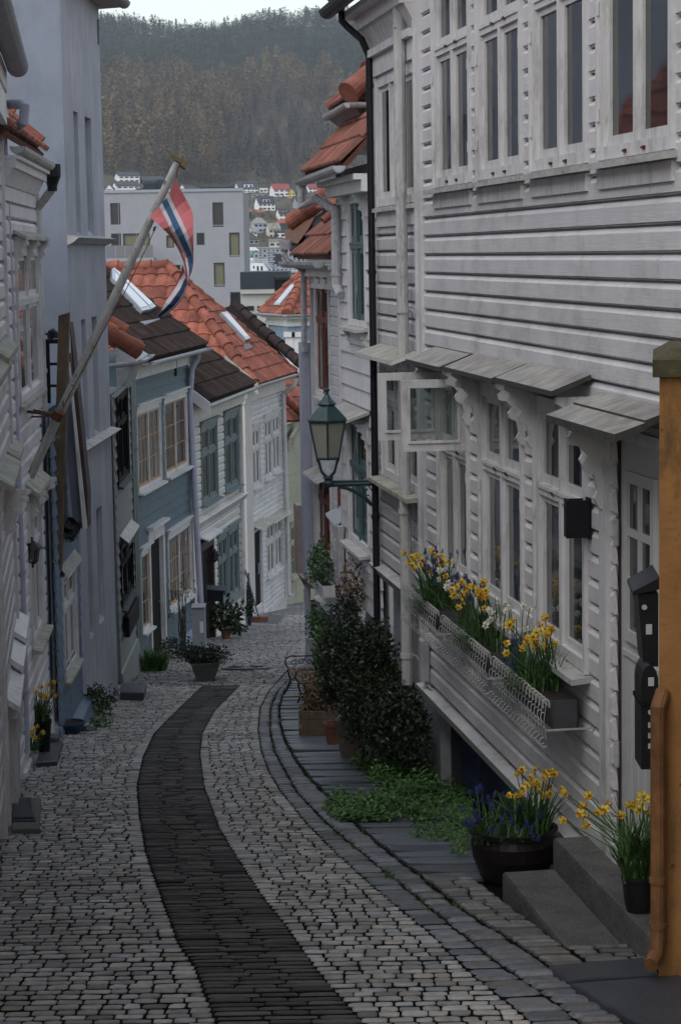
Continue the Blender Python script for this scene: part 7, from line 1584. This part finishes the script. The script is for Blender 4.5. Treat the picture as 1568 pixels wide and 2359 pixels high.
for i in range(n): a = z0 + (z1 - z0) * i / n; b = z0 + (z1 - z0) * (i + 1) / n; mb.add([(x0, 0, a), (x1, 0, a), (x1, -.05, a + (b - a) * .3), (x0, -.05, a + (b - a) * .3), (x1, -.05, a + (b - a) * .7), (x0, -.05, a + (b - a) * .7), (x1, 0, b), (x0, 0, b)], [(0, 1, 2, 3), (3, 2, 4, 5), (5, 4, 6, 7)])
mb.box(x0, x1, .01, 10, z0, z1); mb.build('cladding', M['corr'], t)
mb = MB(); z2 = 0; x2, _ = QB(900, 2000); mb.box(x0, x2, .3, 9, -2, z0 - .35); mb.box(x0, x2, .0, 9, z0 - .35, z0 - .01); mb.build('brick_wall', M['conc'], t)
for xa, xb, ya, yb in ((325, 430, 2330, 2400), (480, 640, 2330, 2400)): a = QB(xa, yb); b = QB(xb, ya); mb = MB(); mb.box(a[0], b[0], .22, .31, a[1], b[1]); mb.build('window', M['win'], t)
dD = 120.0; Q2 = lambda x, y: Wc('O', x, y, dD); o0 = Q2(800, 2200); t = thing('roof_duct', 'big black curved ventilation duct on a rooftop', 'ventilation duct', (o0.x, o0.y, o0.z - 4))
def Q2B(x, y): v = Q2(x, y) - t.location; return v.x, v.z
xa, zb_ = Q2B(730, 2230); xb, zt_ = Q2B(1180, 1878); zm = Q2B(0, 1960)[1]
mb = MB(); mb.box(xa + .05, xb, 0, 2.0, zb_ - 2, zm); n = 10; r = zt_ - zm
vs = [(x, 1.0 - 1.05 * math.cos(math.pi * k / n), zm + r * math.sin(math.pi * k / n)) for x in (xa, xb) for k in range(n + 1)]
mb.add(vs, [(k, k + 1, n + 2 + k, n + 1 + k) for k in range(n)] + [tuple(range(n + 1)), tuple(range(2 * n + 1, n, -1))]); mb.build('duct_body', M['black_matt'], t)

# ---- pale blue corner house with orange hipped roof below the duct
d0 = 78.0; B_ = lambda x, y, d=d0: Wc('B', x, y, d); o0 = B_(1300, 1700); t = thing('rendered_house', 'pale blue corner house with orange hipped roof and white cornice', 'house', (o0.x, o0.y, -12))
def BB(x, y, d=d0): return B_(x, y, d) - t.location
e0, e1, e2 = BB(1112, 1312, 80.0), BB(1300, 1325, 77.0), BB(1480, 1322, 77.6)
for e_ in (e0, e1, e2): e_.z = e1.z
ap = BB(1450, 985, 80.5)
mb = tmb(); tiled(mb, [e0, e1, ap], tw=.2, tl=.36, amp=.04); tiled(mb, [e1, e2, ap], tw=.3, tl=.36, amp=.06); ridge(mb, e1, ap, .17, .45, .04); ridge(mb, e0, ap, .12, .45, .04); mb.build('roof', M['tile'], t)
pl = plane3(t.location + e0, t.location + e1, t.location + ap)
skylight(t, pl, [('B', 1222, 1268), ('B', 1262, 1270), ('B', 1388, 1122), ('B', 1345, 1125)], lambda v: v - t.location)
f0_, f1_, f2_ = [Vector((p.x + dx, p.y + .25, 0)) for p, dx in ((e0, .3), (e1, .0), (e2, .0))]
zc_, zw_ = e1.z, -2
def ring_(off, za, zb): return [f0_ + Vector((-off, -off * .5, za)), f1_ + Vector((0, -off, za)), f2_ + Vector((0, -off, za)), f2_ + Vector((0, 4, za)), f0_ + Vector((0, 4, za))], [f0_ + Vector((-off, -off * .5, zb)), f1_ + Vector((0, -off, zb)), f2_ + Vector((0, -off, zb)), f2_ + Vector((0, 4, zb)), f0_ + Vector((0, 4, zb))]
def band(off, za, zb, m, nm):
    a, b = ring_(off, za, zb); mb = MB(); mb.add(a + b, [(i, (i + 1) % 5, 5 + (i + 1) % 5, 5 + i) for i in range(5)] + [(4, 3, 2, 1, 0), (5, 6, 7, 8, 9)]); return mb.build(nm, M[m], t)
hz_ = lambda y: BB(1300, y).z
band(.0, zw_, hz_(1400), 'lightblue', 'wall'); band(.12, hz_(1400), hz_(1375), 'trim', 'cornice'); band(.06, hz_(1374.5), hz_(1350), 'trim', 'frieze'); band(.32, hz_(1349), hz_(1330), 'trim', 'eave_moulding')
for xa in (1318, 1375): a = BB(xa, 1480, 76.9); mb = MB(); mb.box(a.x - .14, a.x + .14, f1_.y - .1 + (a.x - f1_.x) * .04, f1_.y + .4, zw_, a.z); mb.box(a.x - .20, a.x + .20, f1_.y - .16, f1_.y + .4, a.z, a.z + .18); mb.build('pilaster', M['trim'], t)
mb = MB(); mb.trough(e0 + Vector((-.1, -.15, .02)), e1 + Vector((-.05, -.15, .02)), .1); mb.trough(e1 + Vector((-.05, -.15, .02)), e2 + Vector((0, -.15, .02)), .1); mb.build('gutter', M['zinc'], t)

# ---- forest on the mountain
rs = np.random.RandomState(3)
def forest(name, label, trees, m):
    V, Fq, Cq, b = [], [], [], 0
    for (x, y, z, h, kind, tint, nt_) in trees:
        n = nt_
        if kind == 'decid': v = rs.normal(size=(n, 3)); v /= np.linalg.norm(v, axis=1)[:, None]; v *= (rs.uniform(.35, 1, n) ** .5)[:, None]; P = np.stack([v[:, 0] * h * .34, v[:, 1] * h * .34, h * .58 + v[:, 2] * h * .42], 1)
        else:
            tt = rs.uniform(.04, 1, n) ** .9; an = rs.uniform(0, 6.283, n); base_r = (.24 if kind == 'larch' else .20) * h; rr = base_r * (1 - tt) ** .8 * rs.uniform(.35, 1.1, n) + .15; P = np.stack([rr * np.cos(an), rr * np.sin(an), tt * h], 1)
        P += np.array([x, y, z]); s = h * rs.uniform(.02, .045, n)[:, None]
        A = rs.normal(size=(n, 3)); A[:, 2] *= (.5 if kind != 'larch' else .9); A /= np.linalg.norm(A, axis=1)[:, None]; Bv = np.cross(A, rs.normal(size=(n, 3))); Bv /= np.linalg.norm(Bv, axis=1)[:, None]
        tri = np.stack([P - A * s, P + A * s, P + Bv * s * 1.3], 1).reshape(-1, 3); V.append(tri)
        c = np.repeat((np.array(tint)[None, :] * rs.uniform(.8, 1.2, n)[:, None]), 3, 0); Cq.append(c)
    V = np.concatenate(V); Cq = np.concatenate(Cq); nf = len(V) // 3
    me = bpy.data.meshes.new(name); me.vertices.add(len(V)); me.vertices.foreach_set('co', V.astype('f').ravel()); me.loops.add(len(V)); me.loops.foreach_set('vertex_index', np.arange(len(V), dtype='i')); me.polygons.add(nf); me.polygons.foreach_set('loop_start', np.arange(nf, dtype='i') * 3)
    at = me.color_attributes.new('tint', 'FLOAT_COLOR', 'POINT'); at.data.foreach_set('color', np.concatenate([Cq, np.ones((len(Cq), 1))], 1).astype('f').ravel()); me.materials.append(m); me.update(); me.validate()
    o = bpy.data.objects.new(name, me); C.objects.link(o); o['kind'] = 'stuff'; o['label'] = label; return o
M['forest'] = mat('forest_foliage', (1, 1, 1), .9, .0, 1, 0, tint=True)
TD, TL = [], []
for _ in range(9000):
    Y_ = rs.uniform(1040, 1960); xpx = rs.uniform(130, 950); X_ = (xpx - 784) / FL * Y_; z = terr(X_, Y_); ypx = hor(xpx) - z / Y_ * FL
    if rs.rand() > (1.0 if Y_ > 1100 else .55): continue
    right = xpx > 560 + 40 * math.sin(Y_ * .01); band_ = ypx + 22 * math.sin(xpx * .021) + 14 * math.sin(xpx * .057 + 2)
    u = rs.rand(); nt_ = 120 if Y_ > 1450 else 200
    if band_ < 215:
        if u < .70: TD.append((X_, Y_, z, rs.uniform(9, 19), 'spruce' if u < .3 else 'decid', (.019 * (kk_ := rs.uniform(.45, 1.5)), .037 * kk_, .021 * kk_), nt_))
        elif u < .9: TL.append((X_, Y_, z, rs.uniform(8, 13), 'decid', (.070, .052, .038), nt_))
    elif right and band_ > 250:
        if u < .10: TD.append((X_, Y_, z, rs.uniform(8, 15), 'spruce', (.018, .030, .020), nt_))
        elif u < .45: TL.append((X_, Y_, z, rs.uniform(4, 9), 'decid', (.060 * rs.uniform(.8, 1.2), .044, .036), nt_))
        elif u < .52: TL.append((X_, Y_, z, rs.uniform(9, 15), 'larch', (.105, .078, .040), nt_))
    else:
        if u < .30: TL.append((X_, Y_, z, rs.uniform(13, 27), 'larch', (.140 * (kk_ := rs.uniform(.45, 1.3)), .101 * kk_, .050 * kk_), nt_))
        elif u < .62: TL.append((X_, Y_, z, rs.uniform(7, 14), 'decid', (.075 * (kk_ := rs.uniform(.5, 1.3)), .054 * kk_, .034 * kk_), nt_))
        elif u < .82: TD.append((X_, Y_, z, rs.uniform(8, 15), 'spruce', (.020, .032, .020), nt_))
for (xp, yp) in ((575, 405), (600, 410), (612, 400), (625, 415), (545, 395)): g = thit(xp, yp); TD.append((g.x, g.y, g.z, rs.uniform(13, 19), 'spruce', (.014, .026, .020), 140))
forest('evergreen_forest', 'dark evergreen forest covering the upper mountain', TD, M['forest']); forest('larch_forest', 'pale brown larch wood and bare trees on the lower mountain', TL, M['forest'])
# ================================================================== air, light, camera
HAZE = True
if HAZE:
    mb = MB(); mb.box(-1000, 1000, -60, 2700, -30, 262); hz = mb.build('haze', [])
    m = bpy.data.materials.new('haze'); m.use_nodes = True; nt = m.node_tree; nt.nodes.remove(nt.nodes['Principled BSDF'])
    v = nt.nodes.new('ShaderNodeVolumePrincipled'); v.inputs['Color'].default_value = (.86, .92, 1, 1); v.inputs['Density'].default_value = .00013; v.inputs['Anisotropy'].default_value = .1
    nt.links.new(v.outputs[0], nt.nodes['Material Output'].inputs['Volume']); hz.data.materials.append(m); hz['kind'] = 'stuff'; hz['label'] = 'thin grey haze over the valley'
sc = bpy.context.scene
w = bpy.data.worlds.new('World'); sc.world = w; w.use_nodes = True; nt = w.node_tree; bg = nt.nodes['Background']
sky = nt.nodes.new('ShaderNodeTexSky'); sky.sky_type = 'NISHITA'; sky.sun_disc = False; sky.sun_elevation = rad(52); sky.sun_rotation = rad(212); sky.air_density = 1.5; sky.dust_density = 1.5; sky.ozone_density = 2.5
hs_ = nt.nodes.new('ShaderNodeHueSaturation'); hs_.inputs['Saturation'].default_value = .46
nt.links.new(sky.outputs[0], hs_.inputs['Color']); nt.links.new(hs_.outputs[0], bg.inputs['Color']); bg.inputs['Strength'].default_value = .15
sl = bpy.data.lights.new('sun', 'SUN'); sl.energy = .55; sl.angle = rad(60); sl.color = (1, .97, .93); so = bpy.data.objects.new('sun', sl); C.objects.link(so)
so.rotation_euler = (rad(38), 0, rad(-32))
cam = bpy.data.cameras.new('camera'); co = bpy.data.objects.new('camera', cam); C.objects.link(co)
Rm = Matrix((( _R.x, _U.x, -_F.x), (_R.y, _U.y, -_F.y), (_R.z, _U.z, -_F.z))); co.matrix_world = Rm.to_4x4()
cam.sensor_fit = 'VERTICAL'; cam.sensor_height = 36; cam.lens = 36 * FL / 2359; cam.clip_end = 6000; cam.clip_start = .5
sc.camera = co
sc.view_settings.view_transform = 'Standard'; sc.view_settings.look = 'None'; sc.view_settings.gamma = 1; sc.view_settings.exposure = .6
sc.cycles.use_denoising = True; sc.cycles.max_bounces = 6; sc.cycles.volume_bounces = 0; sc.cycles.transparent_max_bounces = 8
try: sc.cycles.denoiser = 'OPENIMAGEDENOISE'
except Exception: pass
